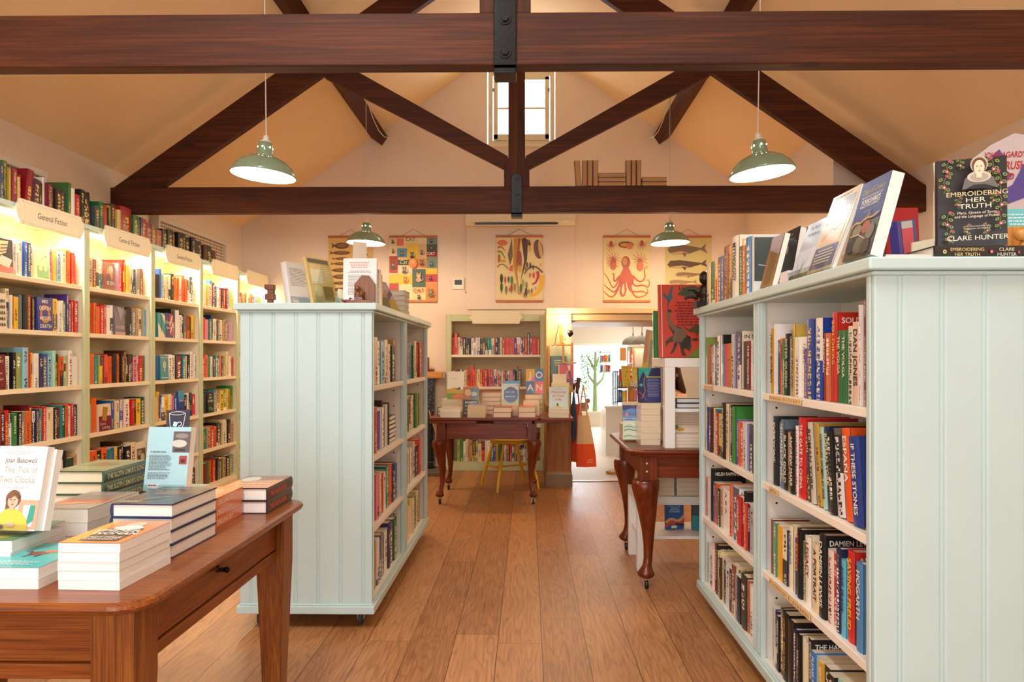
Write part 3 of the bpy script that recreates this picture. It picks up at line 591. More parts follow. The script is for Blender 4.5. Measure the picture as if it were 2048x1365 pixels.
def bookcase(name_label, x0, x1, y0, y1, bead, first=.045, pitch=.106, group=None):
    """double-sided painted case on casters; open faces at x0 and x1"""
    t = thing('mobile_bookcase', name_label, 'bookcase', (0, 0, 0), group='pale blue bookcases on wheels')
    zb = .09; zt = HT-.043; st = .045
    MB().prism([(x0+.003, zb), (x0+.003, zb), (x0+.003, zb+.001), (x1-.003, zb+.001), (x1-.003, zb)][1:], y0+.02, y1, 'y').build('underside', 'mint_paint', t) if False else None
    # side panels: painted outside, cream inside with peg holes
    for k, (a, b) in enumerate(((y0, y0+.028), (y1-.028, y1))):
        m = MB()
        if k == 0 and bead: m.prism(bead_poly(x0+.002, x1-.002, a, pitch, first), zb, zt, 'z', 0)
        else: m.box(x0+.002, x1-.002, a, a+.018 if k == 0 else b, zb, zt, 0) if k == 0 else m.box(x0+.002, x1-.002, b-.014, b, zb, zt, 0)
        if k == 0: m.box(x0+.012, x1-.012, a+.018, b, zb+.02, zt, 1)
        else: m.box(x0+.012, x1-.012, a, b-.014, zb+.02, zt, 1)
        yy = a-.0006 if k == 1 else b+.0006
        for xx in (x0+.065, x1-.065):
            for i in range(13):
                z = .26+i*.092
                if min(abs(z-q) for q in LV) > .03: m.add([(xx+.0045*math.cos(j*math.pi/4)*(1 if k else -1), yy, z+.0045*math.sin(j*math.pi/4)) for j in range(8)], [tuple(range(8))], 2)
        m.build('side_panel', ['mint_paint', 'shelf_cream', 'black_plastic'], t, bevel=.0015)
    # face-frame stiles on both open faces
    for xf, s in ((x0, 1), (x1, -1)):
        for ya, yb in ((y0, y0+st), (y1-st, y1)):
            xa, xb = sorted((xf, xf+s*.02))
            m = MB().box(xa, xb, ya+.001, yb, zb, zt); xa2, xb2 = sorted((xf, xf-s*.004)); mid = (ya+yb)/2
            m.box(xa2, xb2, mid-.006, mid+.006, zb+.05, zt); m.build('stile', 'mint_paint', t, bevel=.002)
    MB().box(x0+.012, x1-.012, y0+.03, y1-.03, zb, LV[0]).build('bottom_board', 'shelf_cream', t)
    MB().box(x0-.012, x1+.012, y0-.012 if bead else y0, y1+(0 if bead else .012), zb-.012, zb+.026).box(x0-.004, x1+.004, y0-.004 if bead else y0, y1, zb+.026, zb+.0335).build('base_moulding', 'mint_paint', t, bevel=.004)
    MB().box((x0+x1)/2-.008, (x0+x1)/2+.008, y0+.03, y1-.03, LV[0], zt-.01).build('centre_board', 'shelf_cream', t)
    for z in LV[1:]:
        for xa, xb in ((x0+.006, (x0+x1)/2-.009), ((x0+x1)/2+.009, x1-.006)):
            MB().box(xa, xb, y0+.029, y1-.029, z-.026, z).build('shelf', 'shelf_cream', t, bevel=.002)
    ov = .026
    ya, yb = (y0-ov if bead else y0), (y1 if bead else y1+ov)
    MB().box(x0-ov, x1+ov, ya, yb, HT-.034, HT).box(x0-ov*.4, x1+ov*.4, ya+(ov*.6 if bead else 0), yb-(0 if bead else ov*.6), HT-.046, HT-.034).build('top_board', 'mint_paint', t, bevel=.006, seg=3)
    for x in (x0+.07, x1-.07):
        for y in (y0+.08, y1-.08): caster(t, x, y, .032, top=.082)
    return t
IX0, IX1, IY0, IY1, IY2 = xY(480, 3.2), xY(744, 3.2), 3.20, 4.08, 4.96
bookcase('pale blue double-sided bookcase, left of the aisle, nearer one with beaded panel end', IX0, IX1, IY0, IY1-.001, True, .05, .106)
bookcase('pale blue bookcase standing directly behind the one left of the aisle', IX0, IX1, IY1+.001, IY2, False)
RX0, RX1, RY0, RY1, RY2 = .895, 1.535, 1.775, 2.68, 3.585
bookcase('pale blue beaded bookcase right of the aisle, nearest the camera', RX0, RX1, RY0, RY1-.001, True, .065, .108)
bookcase('pale blue bookcase behind the one right of the aisle, far bay', RX0, RX1, RY1+.001, RY2, False)

# left wall shelving --------------------------------------------------
WX = -2.98; WY = [3.74, 4.55, 5.36, 6.16, 6.95, 7.74]; WL = [.10, .43, .765, 1.10, 1.45, 1.765]; WT = 2.18
def wall_case(i, label):
    y0, y1 = WY[i]+.001, WY[i+1]-.001
    t = thing('wall_bookcase', label, 'bookcase', group='cream bookcases along the left wall')
    for a, b in ((y0, y0+.018), (y1-.018, y1)): MB().box(XL+.002, WX, a, b, 0, WT-.03).build('side_panel', 'led_warmed_cream', t)
    for a, b in ((y0, y0+.028), (y1-.028, y1)): MB().box(WX, WX+.018, a, b, 0, WT-.045).build('stile', 'sage_paint', t, bevel=.002)
    MB().box(XL+.002, XL+.012, y0+.018, y1-.018, .05, WT-.03).build('back_panel', 'led_warmed_cream', t)
    for z in WL: MB().box(XL+.012, WX+.003, y0+.019, y1-.019, z-.028, z).build('shelf', 'led_warmed_cream', t, bevel=.0015)
    MB().box(WX-.002, WX+.017, y0+.028, y1-.028, 0, WL[0]-.028).build('plinth', 'led_warmed_cream', t)
    MB().box(XL+.002, WX+.028, y0, y1, WT-.032, WT).box(XL+.012, WX+.016, y0, y1, WT-.046, WT-.032).build('cornice', 'mint_paint', t, bevel=.004)
    MB().box(WX-.055, WX-.03, y0+.06, y1-.06, WT-.058, WT-.0465).build('light_strip', 'strip_glow', t)
    area('shelf_light', (WX-.02, (y0+y1)/2, WT-.062), (0, R(-12), 0), .03, y1-y0-.12, 6.5, (1.0, .80, .56))
    return t
def sign(i, txt):
    yc = (WY[i]+WY[i+1])/2+.03; w_, h_ = .60, .145
    t = thing('sign_board', ('cream shelf sign reading General Fiction, %s from the left' % ['nearest and first', 'second', 'third'][i]) if txt else ['', '', '', 'blank cream shelf sign, fourth along the left wall cornice', 'blank cream shelf sign, farthest along the left wall'][i], 'sign', (WX+.031, yc-w_/2, WT-.118), (0, 0, R(90)), group='sign boards on the left wall shelves')
    n = .028; out = [(0, 0), (w_, 0)]
    out = [(.03, 0), (w_-.03, 0), (w_-.026, .02), (w_-.012, .035), (w_, h_*.5), (w_-.012, h_-.035), (w_-.026, h_-.02), (w_-.03, h_), (.03, h_), (.026, h_-.02), (.012, h_-.035), (0, h_*.5), (.012, .035), (.026, .02)]
    MB().prism(out, -.018, 0, 'y').build('board', 'frame_paint', t, bevel=.003)
    m = MB(); a, b, c_, d_ = .05, w_-.05, .012, h_-.012
    for q in ((a, b, c_, c_+.004), (a, b, d_-.004, d_), (a, a+.004, c_, d_), (b-.004, b, c_, d_)): m.box(q[0], q[1], -.020, -.018, q[2], q[3])
    m.build('raised_border', 'frame_paint', t)
    if txt:
        m = MB(); put_text(m, txt, T((w_/2, -.0186, h_/2-.018)), .036, .26, '#2e2a26', 0); m.build('lettering', 'print', t)
LB = ['first', 'second', 'third', 'fourth', 'fifth']
for i in range(5): wall_case(i, 'cream wall bookcase with lit top shelf, %s bay from the camera' % LB[i]); sign(i, 'General Fiction' if i < 3 else '')
for (a, b), lb in (((2.6, yX(97, XL+.08)), 'nearer'), ((yX(318, XL+.08), yX(455, XL+.08)), 'farther')):
    t = thing('wall_grille', '%s white perforated grille panel on left wall behind the old books' % lb, 'grille', (XL, a, 2.20))
    w_ = b-a
    MB().box(0, .08, 0, .03, 0, .33).box(0, .08, w_-.03, w_, 0, .33).box(0, .08, .03, w_-.03, .285, .33).box(0, .08, .03, w_-.03, 0, .03).build('frame', 'radiator_white', t, bevel=.004)
    MB().box(.05, .056, .03, w_-.03, .03, .285).build('perforated_sheet', 'grille_mesh', t)

paint('alcove_shade_cream', '#e2cda6', .6, .02, 4)  # shelf cream darkened to tan: the recess's warm shade put into the colour
# built-in alcove bookcase on the back wall ---------------------------
AX0, AX1, AY = xY(893, 7.76), xY(1091, 7.76), 7.76
ALV = [.10, .52, .955, 1.32]; AIX0, AIX1 = AX0+.055, AX1-.06
t = thing('alcove_bookcase', 'green framed bookcase built into the back wall behind the dining table', 'bookcase')
MB().box(AX0, AIX0, AY, AY+.03, 0, 1.775).box(AIX1, AX1, AY, AY+.03, 0, 1.775).box(AIX0, AIX1, AY, AY+.03, 1.70, 1.775).box(AIX0, AIX1, AY, AY+.03, 0, ALV[0]).build('face_frame', 'sage_paint', t, bevel=.004)
MB().box(AX0+.02, AIX0-.001, AY+.03, 8.10, 0, 1.76).box(AIX1+.001, AX1-.01, AY+.03, 8.10, 0, 1.76).box(AX0+.02, AX1-.01, 8.10, 8.12, 0, 1.76).box(AX0+.02, AX1-.01, AY+.03, 8.10, 1.745, 1.76).build('carcass', 'alcove_shade_cream', t)
for z in ALV: MB().box(AIX0, AIX1, AY+.005, 8.09, z-.028, z).build('shelf', 'shelf_cream', t, bevel=.002)
t = thing('sign_board', 'blank cream sign board at the top of the alcove bookcase', 'sign', (xY(937, 7.74), 7.757, zAt(648, -.4, 7.74)))
w_, h_ = .625, .142
MB().prism([(.045, 0), (w_-.045, 0), (w_-.042, .025), (w_-.028, .048), (w_, h_*.5), (w_-.028, h_-.048), (w_-.042, h_-.025), (w_-.045, h_), (.045, h_), (.042, h_-.025), (.028, h_-.048), (0, h_*.5), (.028, .048), (.042, .025)], -.02, 0, 'y').build('board', 'frame_paint', t, bevel=.003)
MB().box(.05, w_-.05, -.022, -.02, .012, .016).box(.05, w_-.05, -.022, -.02, h_-.016, h_-.012).box(.05, .054, -.022, -.02, .016, h_-.016).box(w_-.054, w_-.05, -.022, -.02, .016, h_-.016).build('raised_border', 'frame_paint', t)

# fireplace ------------------------------------------------------------
t = thing('fireplace', 'fireplace with pine mantel and dark tiled surround behind the left bookcase', 'fireplace', (0, 0, 0))
fx = xY(868, 7.7)
MB().box(-2.5, xY(886, 7.6), 7.58, 7.815, 1.055, 1.13).build('mantel_shelf', 'pine', t, bevel=.012, seg=3)
MB().box(fx-.32, fx, 7.72, 7.815, .04, 1.05).box(-2.4, -2.1, 7.72, 7.815, .04, 1.05).box(-2.1, fx-.32, 7.72, 7.815, .80, 1.05).build('tiled_surround', 'fire_tiles', t)
MB().box(-2.1, fx-.33, 7.78, 7.812, .04, .80).build('firebox', 'black_iron', t)
MB().box(-2.5, AX0-.01, 7.38, 7.815, 0, .04).build('hearth', 'stone', t, bevel=.006)
MB().box(fx-.12, fx-.02, 7.66, 7.72, .04, .62).box(fx-.14, fx, 7.64, 7.72, .04, .12).build('iron_stove', 'black_iron', t, bevel=.01)
tag(MB().tube([(fx-.04, 7.58, .70), (fx+.06, 7.50, .42)], .006).build('poker', 'pine_z'), 'thin pale wooden stick leaning in the fireplace', 'stick')
tag(MB().box(-.03, .035, -.03, .03, 0, .16).box(-.03, .09, -.03, .03, 0, .03).build('wooden_block', 'mahogany_z', loc=(xY(852, 7.68), 7.68, 1.131), bevel=.006), 'small dark wooden block ornament on the mantel shelf', 'ornament')

# ---- oak table at the lower left -------------------------------------
TX0, TX1, TY0, TY1, TZ = -2.02, -.812, 1.425, 2.52, .76
t = thing('oak_table', 'oak table with drawer and tapered legs, lower left, covered in books', 'table')
def rrect(x0, x1, y0, y1, r, n=6):
    p = []
    for cx, cy, a0 in ((x1-r, y1-r, 0), (x0+r, y1-r, 90), (x0+r, y0+r, 180), (x1-r, y0+r, 270)):
        for k in range(n+1): a = R(a0+90*k/n); p.append((cx+r*math.cos(a), cy+r*math.sin(a)))
    return p
m = MB(); rings = []
for ins, z in ((.016, TZ-.028), (.004, TZ-.022), (0, TZ-.013), (.003, TZ-.005), (.012, TZ)):
    rings.append([(x, y, z) for x, y in rrect(TX0+ins, TX1-ins, TY0+ins, TY1-ins, .075-ins*.5)])
m.loft(rings, smooth=False); m.build('tabletop', 'oak_x', t)
lx = (TX0+.045, TX1-.045-.098); ly = (TY0+.05, TY1-.05-.09)
for x in lx:
    for y in ly:
        w0, w1 = .098, .062; cx, cy = x+w0/2, y+w0/2
        ring = lambda w, z: [(cx-w/2, cy-w/2, z), (cx+w/2, cy-w/2, z), (cx+w/2, cy+w/2, z), (cx-w/2, cy+w/2, z)]
        MB().loft([ring(w1, 0), ring(w1+.01, .2), ring(w0, .56), ring(w0, TZ-.028)], smooth=False).build('leg', 'oak_z', t, bevel=.004)
ap0, ap1 = TZ-.15, TZ-.029
MB().box(lx[0]+.098, lx[1], ly[0]+.018, ly[0]+.04, ap0, ap1).box(lx[0]+.098, lx[1], ly[0]+.008, ly[0]+.04, ap0-.034, ap0).build('apron', 'oak_x', t, bevel=.003)
MB().box(lx[0]+.098, lx[1], ly[1]+.05, ly[1]+.07, ap0-.03, ap1).box(lx[0]+.02, lx[0]+.04, ly[0]+.098, ly[1], ap0-.03, ap1).build('apron', 'oak_x', t, bevel=.003)
MB().box(lx[1]+.05, lx[1]+.075, ly[0]+.098, ly[1], ap0-.034, ap0-.002).box(lx[1]+.05, lx[1]+.075, ly[0]+.098, ly[1], ap1-.012, ap1).build('rail', 'oak_y', t, bevel=.003)
dr = MB().box(lx[1]+.052, lx[1]+.072, ly[0]+.104, ly[1]-.006, ap0+.002, ap1-.015).build('drawer', 'oak_y', t, bevel=.003)
ky = yX(438, lx[1]+.075)
MB().lathe([(.011, 0), (.011, .003), (.006, .004)], M=T((lx[1]+.072, ky, ap0+.07)) @ RY(90), n=14).box(lx[1]+.074, lx[1]+.094, ky-.002, ky+.002, ap0+.062, ap0+.074).lathe([(.009, -.002), (.009, .002)], M=T((lx[1]+.098, ky, ap0+.068)) @ RX(90), n=12).build('key', 'bronze', dr)

# ---- cabriole-legged dining tables ----------------------------------
def cabriole(parent, x, y, sx, sy, top, blockh=.14, mat='mahogany_z', k=1.0):
    """(x, y) centre of the square block; the leg swings out toward (sx, sy)"""
    m = MB(); b = .045*k
    m.box(x-b, x+b, y-b, y+b, top-blockh, top)
    zt = top-blockh; n = 14; prof = [(0, .016, .066), (.03, .020, .072), (.09, .020, .070), (.16, .016, .063), (.24, .009, .055), (.36, .0, .046), (.52, -.008, .034), (.68, -.010, .026), (.80, -.006, .0225), (.88, .004, .024), (.925, .014, .034), (.955, .016, .044), (.98, .014, .042), (1.0, .012, .030)]
    zb = .062; rings = []
    for f, off, r in prof:
        z = zt-(zt-zb)*f; r *= k; dx, dy = sx*off*k, sy*off*k
        rings.append([(x+dx+r*math.cos(2*math.pi*i/n), y+dy+r*math.sin(2*math.pi*i/n), z) for i in range(n)])
    m.loft(rings[::-1]); lg = m.build('leg', mat, parent, bevel=.002)
    cx, cy = x+sx*.012*k, y+sy*.012*k
    f = MB().lathe([(.017, .046), (.020, .063)], M=T((cx, cy, 0)), n=10).box(cx-.015, cx-.011, cy-.010, cy+.010, .016, .05).box(cx+.011, cx+.015, cy-.010, cy+.010, .016, .05).build('caster', 'chrome', lg)
    MB().lathe([(.012, -.010), (.025, -.009), (.025, .009), (.012, .010)], M=T((cx, cy-.004, .025)) @ RY(90), n=14).build('wheel', 'black_plastic', lg)
    return lg
BZ = .76; BX0, BX1, BXL, BY0, BY1 = -.865, .055, .395, 5.93, 6.74
t = thing('dining_table', 'mahogany draw-leaf table with curved legs in front of the back wall', 'table')
MB().prism(rrect(BX0, BX1+.04, BY0, BY1, .02, 2), BZ-.026, BZ, 'z').build('tabletop', 'mahogany_x', t, bevel=.006)
MB().prism(rrect(BX0+.005, BX0+.42, BY0+.004, BY1-.004, .015, 2), BZ-.05, BZ-.027, 'z').build('draw_leaf', 'mahogany_x', t, bevel=.005)
MB().prism(rrect(BX1+.042, BXL, BY0, BY1, .02, 2), BZ-.028, BZ, 'z').build('draw_leaf', 'mahogany_x', t, bevel=.006)
MB().box(-.30, BX1, BY0+.03, BY0+.06, BZ-.05, BZ-.027).prism([(BX1-.02, BZ-.029), (BXL-.06, BZ-.029), (BX1+.06, BZ-.048), (BX1-.02, BZ-.05)], BY0+.03, BY0+.06, 'y').build('leaf_runner', 'mahogany_x', t)
bl = (BX0+.10, BX1-.02); bw = (BY0+.075, BY1-.09)
for a, sx in zip(bl, (-1, 1)):
    for b, sy in zip(bw, (-1, 1)): cabriole(t, a, b, sx, sy, BZ-.051, .15, k=.88)
MB().box(bl[0]+.046, bl[1]-.046, bw[0]-.02, bw[0]+.005, BZ-.19, BZ-.051).box(bl[0]+.046, bl[1]-.046, bw[1]-.005, bw[1]+.02, BZ-.19, BZ-.051).box(bl[0]-.02, bl[0]+.005, bw[0]+.046, bw[1]-.046, BZ-.19, BZ-.051).box(bl[1]-.005, bl[1]+.02, bw[0]+.046, bw[1]-.046, BZ-.19, BZ-.051).build('apron', 'mahogany_x', t, bevel=.004)
QZ = .78; QX0, QX1, QY0, QY1 = .545, 1.60, 3.72, 4.66
t = thing('dining_table', 'mahogany dining table with chamfered corner behind the right bookcases', 'table')
ch = .085; oc = lambda i: [(QX0+ch+i*.4, QY0+i), (QX1-i, QY0+i), (QX1-i, QY1-i), (QX0+ch+i*.4, QY1-i), (QX0+i, QY1-ch-i*.4), (QX0+i, QY0+ch+i*.4)]
m = MB(); m.loft([[(x, y, z) for x, y in oc(i)] for i, z in ((.030, QZ-.045), (.022, QZ-.036), (.022, QZ-.030), (.004, QZ-.024), (0, QZ-.014), (.006, QZ-.003), (.014, QZ))], smooth=False); m.build('tabletop', 'mahogany_x', t, bevel=.002)
ql = (.665, 1.50); qw = (3.815, 4.575)
for a, sx in zip(ql, (-1, 1)):
    for b, sy in zip(qw, (-1, 1)): cabriole(t, a, b, sx*.6, sy*.6, QZ-.046, .13, k=1.08)
m = MB(); pz0, pz1 = QZ-.165, QZ-.046
m.box(ql[0]+.05, ql[1]-.05, qw[0]-.02, qw[0]+.005, pz0, pz1).box(ql[0]-.03, ql[0]-.005, qw[0]+.05, qw[1]-.05, pz0, pz1).box(ql[0]+.05, ql[1]-.05, qw[1]-.005, qw[1]+.02, pz0, pz1).box(ql[1]-.005, ql[1]+.02, qw[0]+.05, qw[1]-.05, pz0, pz1)
m.build('apron', 'mahogany_x', t, bevel=.004)
m = MB()
for z in (pz0+.04, pz0+.085): m.lathe([(.006, 0), (.006, .003), (.003, .005)], M=T((ql[0]-.012, qw[0]-.0486, z)) @ RX(90), n=10)
m.build('brass_peg', 'tile_wood', t)

# white square side tables ---------------------------------------------
def side_table(label, x0, y0, s, z0, h, shelf=None, lw=.05, group='white square side tables', s2=None):
    s2 = s2 or s
    t = thing('side_table', label, 'side table', (x0, y0, z0), group=group)
    MB().box(0, s, 0, s2, h-.05, h).build('tabletop', 'white_lacquer', t, bevel=.002)
    for a in (0, s-lw):
        for b in (0, s2-lw): MB().box(a, a+lw, b, b+lw, 0, h-.0505).build('leg', 'white_lacquer', t, bevel=.002)
    if shelf: MB().box(.02, s-.02, .02, s2-.02, shelf, shelf+.018).build('lower_shelf', 'white_lacquer', t, bevel=.0015)
    return t
SX, SY = xY(1330, 3.78), 3.78
side_table('white square side table standing on the right dining table under the dinosaur book', SX, SY, .55, QZ+.001, .50, .20, .056, s2=.40)
UX, UY = .655, 4.10
side_table('white square side table standing on the floor beneath the right dining table', UX, UY, .60, 0, .45, .19, s2=.40)

# yellow chair ----------------------------------------------------------
t = thing('windsor_chair', 'mustard yellow spindle-back chair tucked under the back dining table', 'chair', (xY(1020, 6.78), 6.78, 0), (0, 0, R(30)))
sh = .47
MB().loft([[(a*math.cos(2*math.pi*i/24)*(1+.0*math.sin(2*math.pi*i/24)), b*math.sin(2*math.pi*i/24), z) for i in range(24)] for a, b, z in ((.15, .14, sh-.03), (.195, .185, sh-.016), (.20, .19, sh), (.18, .17, sh+.004), (.08, .08, sh-.006))], smooth=True).build('seat', 'yellow_paint', t)
feet = [(-.25, -.21), (.19, -.24), (.27, .20), (-.21, .21)]; tops = [(-.13, -.11), (.12, -.11), (.13, .11), (-.13, .11)]
for (fx_, fy_), (tx_, ty_) in zip(feet, tops): MB().tube([(fx_, fy_, 0), (fx_*.8+tx_*.2, fy_*.8+ty_*.2, .12), ((fx_+tx_)/2, (fy_+ty_)/2, sh/2), (tx_, ty_, sh-.02)], [.011, .015, .017, .012], n=10).build('leg', 'yellow_paint', t)
pt = lambda k, f: tuple(feet[k][j]+(tops[k][j]-feet[k][j])*f for j in (0, 1))+(sh*f,)
for a, b in ((0, 3), (1, 2)): MB().tube([pt(a, .45), pt(b, .45)], .009).build('stretcher', 'yellow_paint', t)
MB().tube([tuple((Vector(pt(0, .45))+Vector(pt(3, .45)))/2), tuple((Vector(pt(1, .45))+Vector(pt(2, .45)))/2)], .009).build('stretcher', 'yellow_paint', t)
for k in range(6): x = -.14+.056*k; MB().tube([(x*.9, .15, sh), (x*1.15, .22, sh+.34)], .006).build('spindle', 'yellow_paint', t)
MB().tube([(-.19, .21, sh+.33), (-.1, .235, sh+.345), (.1, .235, sh+.345), (.19, .21, sh+.33)], .016).build('back_rail', 'yellow_paint', t)

# ---- pendant lamps ----------------------------------------------------
def pendant(label, x, y, z, tilt, cord_pts, power, first=None):
    t = thing('pendant_lamp', label, 'lamp', (x, y, z), (R(tilt[0]), R(tilt[1]), 0), group='sage green enamel pendant lamps')
    pro = [(.185, 0), (.187, .006), (.180, .022), (.160, .055), (.125, .085), (.085, .105), (.052, .115), (.046, .122), (.043, .150), (.040, .185), (.033, .198)]
    MB().lathe(pro, n=40, cap=False).build('shade', 'lamp_green', t)
    MB().lathe([(r-.0025, h) for r, h in pro[::-1]], n=40, cap=False).build('shade_lining', 'lamp_white', t)
    MB().lathe([(.034, .197), (.030, .205), (.018, .208)], n=20).lathe([(.018, .206), (.015, .235), (.008, .240)], n=16).build('cap', 'cord_white', t)
    m = MB()
    for a in range(6): m.ball(.0405*math.cos(a*math.pi/3+.5), .0405*math.sin(a*math.pi/3+.5), .165, .0045, n=8, k=4)
    m.build('vent_hole', 'bulb_glow', t)
    MB().ball(0, 0, .055, .034, m=0).lathe([(.014, .08), (.014, .12)], n=12).build('bulb', 'bulb_glow', t)
    inv = t.matrix_basis.inverted()
    MB().tube([tuple(inv @ Vector(p)) for p in cord_pts], .0035, n=6).build('cord', 'cord_white', t)
    l = bpy.data.lights.new('pendant_bulb', 'POINT'); l.energy = power; l.color = WARM; l.shadow_soft_size = .05
    o = bpy.data.objects.new('pendant_bulb', l); COL.objects.link(o); o.location = (x, y, z+.010)
def px_lamp(px, Y): return xY(px, Y)
Y1, Y2 = 4.02, 6.62
for px, Y, py, lb, tl in ((527, Y1, 352, 'green pendant lamp, near one hanging left of the aisle', (0, 4)), (1524, Y1, 348, 'green pendant lamp, near one hanging right of the aisle', (0, -6)), (732, Y2, 487, 'green pendant lamp, far one in front of the fish chart', (0, 2)), (1340, Y2, 487, 'green pendant lamp, far one in front of the whale chart', (0, -2))):
    x = xY(px, Y); z = zAt(py, x, Y)
    top = min(ceilZ(x)-.02, 4.2); hook = (x, Y, top) if Y == Y1 else (x, Y, zAt(195, x, Y))
    pts = [(x+.24*math.sin(R(tl[1])), Y, z+.235), hook]
    s = -1 if x < 0 else 1
    if Y == Y2:
        e = (xY(777 if s < 0 else 1300, Y+.35), Y+.5, zAt(276, -1.2*-s, Y+.5)); h = Vector(hook); e = Vector(e)
        pts += [tuple(h.lerp(e, f)+Vector((0, 0, -.13*math.sin(math.pi*f)))) for f in (.1, .3, .5, .7, .9, 1)]
    pendant(lb, x, Y, z, tl, pts, 24 if Y == Y1 else 34)
    if Y == Y2: tag(MB().tube([(x, Y, hook[2]), (x, Y, ceilZ(x))], .003, n=5).tube([(x-.01, Y, hook[2]+.01), (x, Y, hook[2]-.015), (x+.01, Y, hook[2]+.01)], .003, n=5).build('ceiling_hook', 'cord_white'), 'thin white hook holding the far %s pendant cord' % ('left' if s < 0 else 'right'), 'hook')
for s, pts, lb in ((-1, [(-1.72, 3.1, 3.98), (-1.3, 2.95, 3.86), (-.9, 2.9, 3.90), (-.55, 2.85, 4.2)], 'left'), (1, [(1.5, 3.1, 4.05), (1.15, 2.95, 3.98), (.85, 2.9, 4.15), (.7, 2.85, 4.4)], 'right')):
    tag(MB().tube(pts, .0035, n=6).build('slack_cable', 'cord_white'), 'slack white cable looping above the near truss on the %s' % lb, 'cable')
# =====================================================================
# BOOKS
# =====================================================================
PG = ['#efe4cc', '#f2ead8', '#e9dcc0', '#f5f0e6']
def contrast(c):
    q = C(c); l = .3*q[0]+.6*q[1]+.1*q[2]
    return rnd.choice(['#f4ead0', '#ffffff', '#e8c860', '#f4ead0']) if l < .28 else rnd.choice(['#1c1a1a', '#7a1a24', '#232c5a', '#2a2a2a'])
def book_geo(mc, mp, t, h, d, c, c2, hard, M=None, mcm=0, mpm=0, page='#efe4cc', sty=.5, seed=.5):
    """spine faces -y at y = 0, thickness along x, pages toward +y"""
    cc = C(c)[:3]+(seed,); k2 = C(c2)[:3]+(sty,)
    b = .0028 if hard else .0007; o = .003 if hard else .0; sp = min(.006, t*.15) if hard else .0008
    def cov(x0, x1, y0, y1): mc.box(x0, x1, y0, y1, 0, h, mcm, cc, M=M, c2=k2)
    cov(0, b, sp*.5, d); cov(t-b, t, sp*.5, d)
    # spine, gently rounded, carries the lettering
    n = 4 if hard else 1; pts = []
    for i in range(n+1):
        f = i/n; pts.append((f*t, (-math.sin(f*math.pi)*sp*.8 if hard else 0)))
    cell = max(t*.42, .004); vs = []
    for x, y in pts: vs += [(x, y, 0), (x, y, h)]
    fs, uv = [], []
    for i in range(n):
        fs.append((2*i, 2*i+2, 2*i+3, 2*i+1)); u0, u1 = i/n, (i+1)/n
        uv.append([(u0, h/cell), (u1, h/cell), (u1, 0), (u0, 0)])
    mc.add(vs, fs, mcm, cc, k2, uv, smooth=hard, M=M)
    iy = [(x, max(y, 0)+sp) for x, y in pts]
    top = [(x, y, h) for x, y in pts]+[(t, sp, h), (0, sp, h)]; mc.add(top, [tuple(range(len(top)))], mcm, cc, k2, M=M)
    bot = [(x, y, 0) for x, y in pts]+[(t, sp, 0), (0, sp, 0)]; mc.add(bot, [tuple(range(len(bot)-1, -1, -1))], mcm, cc, k2, M=M)
    pc = C(page); x0, x1, y0, y1, z0, z1 = b+.0001, t-b-.0001, sp+.0002, d-o-.0004, o+.0003, h-o-.0003
    vs = [(x0, y0, z0), (x1, y0, z0), (x1, y1, z0), (x0, y1, z0), (x0, y0, z1), (x1, y0, z1), (x1, y1, z1), (x0, y1, z1)]
    U = lambda a, b_: [(a[0], a[1]), (b_[0], a[1]), (b_[0], b_[1]), (a[0], b_[1])]
    fs = [(0, 3, 2, 1), (4, 5, 6, 7), (0, 1, 5, 4), (1, 2, 6, 5), (2, 3, 7, 6), (3, 0, 4, 7)]
    uv = [[(vs[k][0], vs[k][1]+vs[k][2]) for k in f] for f in fs]
    mp.add(vs, fs, mpm, pc, None, uv, M=M)
SB = []; ROWC = {}
def shelf_book(M, t, h, d, c, c2, hard, title, tc, shelf, force, ct=None, sty=None):
    ROWC[shelf] = ROWC.get(shelf, 0)+1
    p = M.translation; ar = h*t/max(.5, (p.x**2+p.y**2+(p.z-1.28)**2))
    SB.append(dict(M=M, t=t, h=h, d=d, c=c, c2=c2, hard=hard, title=title, tc=tc, shelf=shelf, idx=ROWC[shelf], area=ar+(100 if force else 0), ct=ct, sty=rnd.random() if sty is None else sty, seed=rnd.uniform(.02, .98), page=rnd.choice(PG)))
def row_px(X, z, px0, spec, shelf, force=True, lean_from=None, lean=-8, side=-1, dmax=.29):
    """row whose book edges are read off along a shelf facing the aisle; spec items (px, colour, height, title, tcol, cover text)"""
    prev = px0
    for i, s in enumerate(spec):
        s = tuple(s)+(None,)*(6-len(s)); px, c, h, title, tc, ct = s
        ya, yb = yX(prev, X), yX(px, X); t = abs(ya-yb)-.0009; prev = px
        h = h or rnd.uniform(.195, .215); d = min(dmax, h*rnd.uniform(.62, .68))
        a = lean if (lean_from is not None and i >= lean_from) else 0
        if a: t *= math.cos(R(a))
        M = T((X+rnd.uniform(0, .012) if side < 0 else X-rnd.uniform(0, .012), ya-.0004 if side < 0 else min(ya, yb)+.0004, z+.0006)) @ RZ(-90 if side < 0 else 90) @ RY(a)
        shelf_book(M, t, h, d, c, contrast(c), t > .024 and h > .205, title, tc, shelf, force, ct, sty=0.0 if title else None)
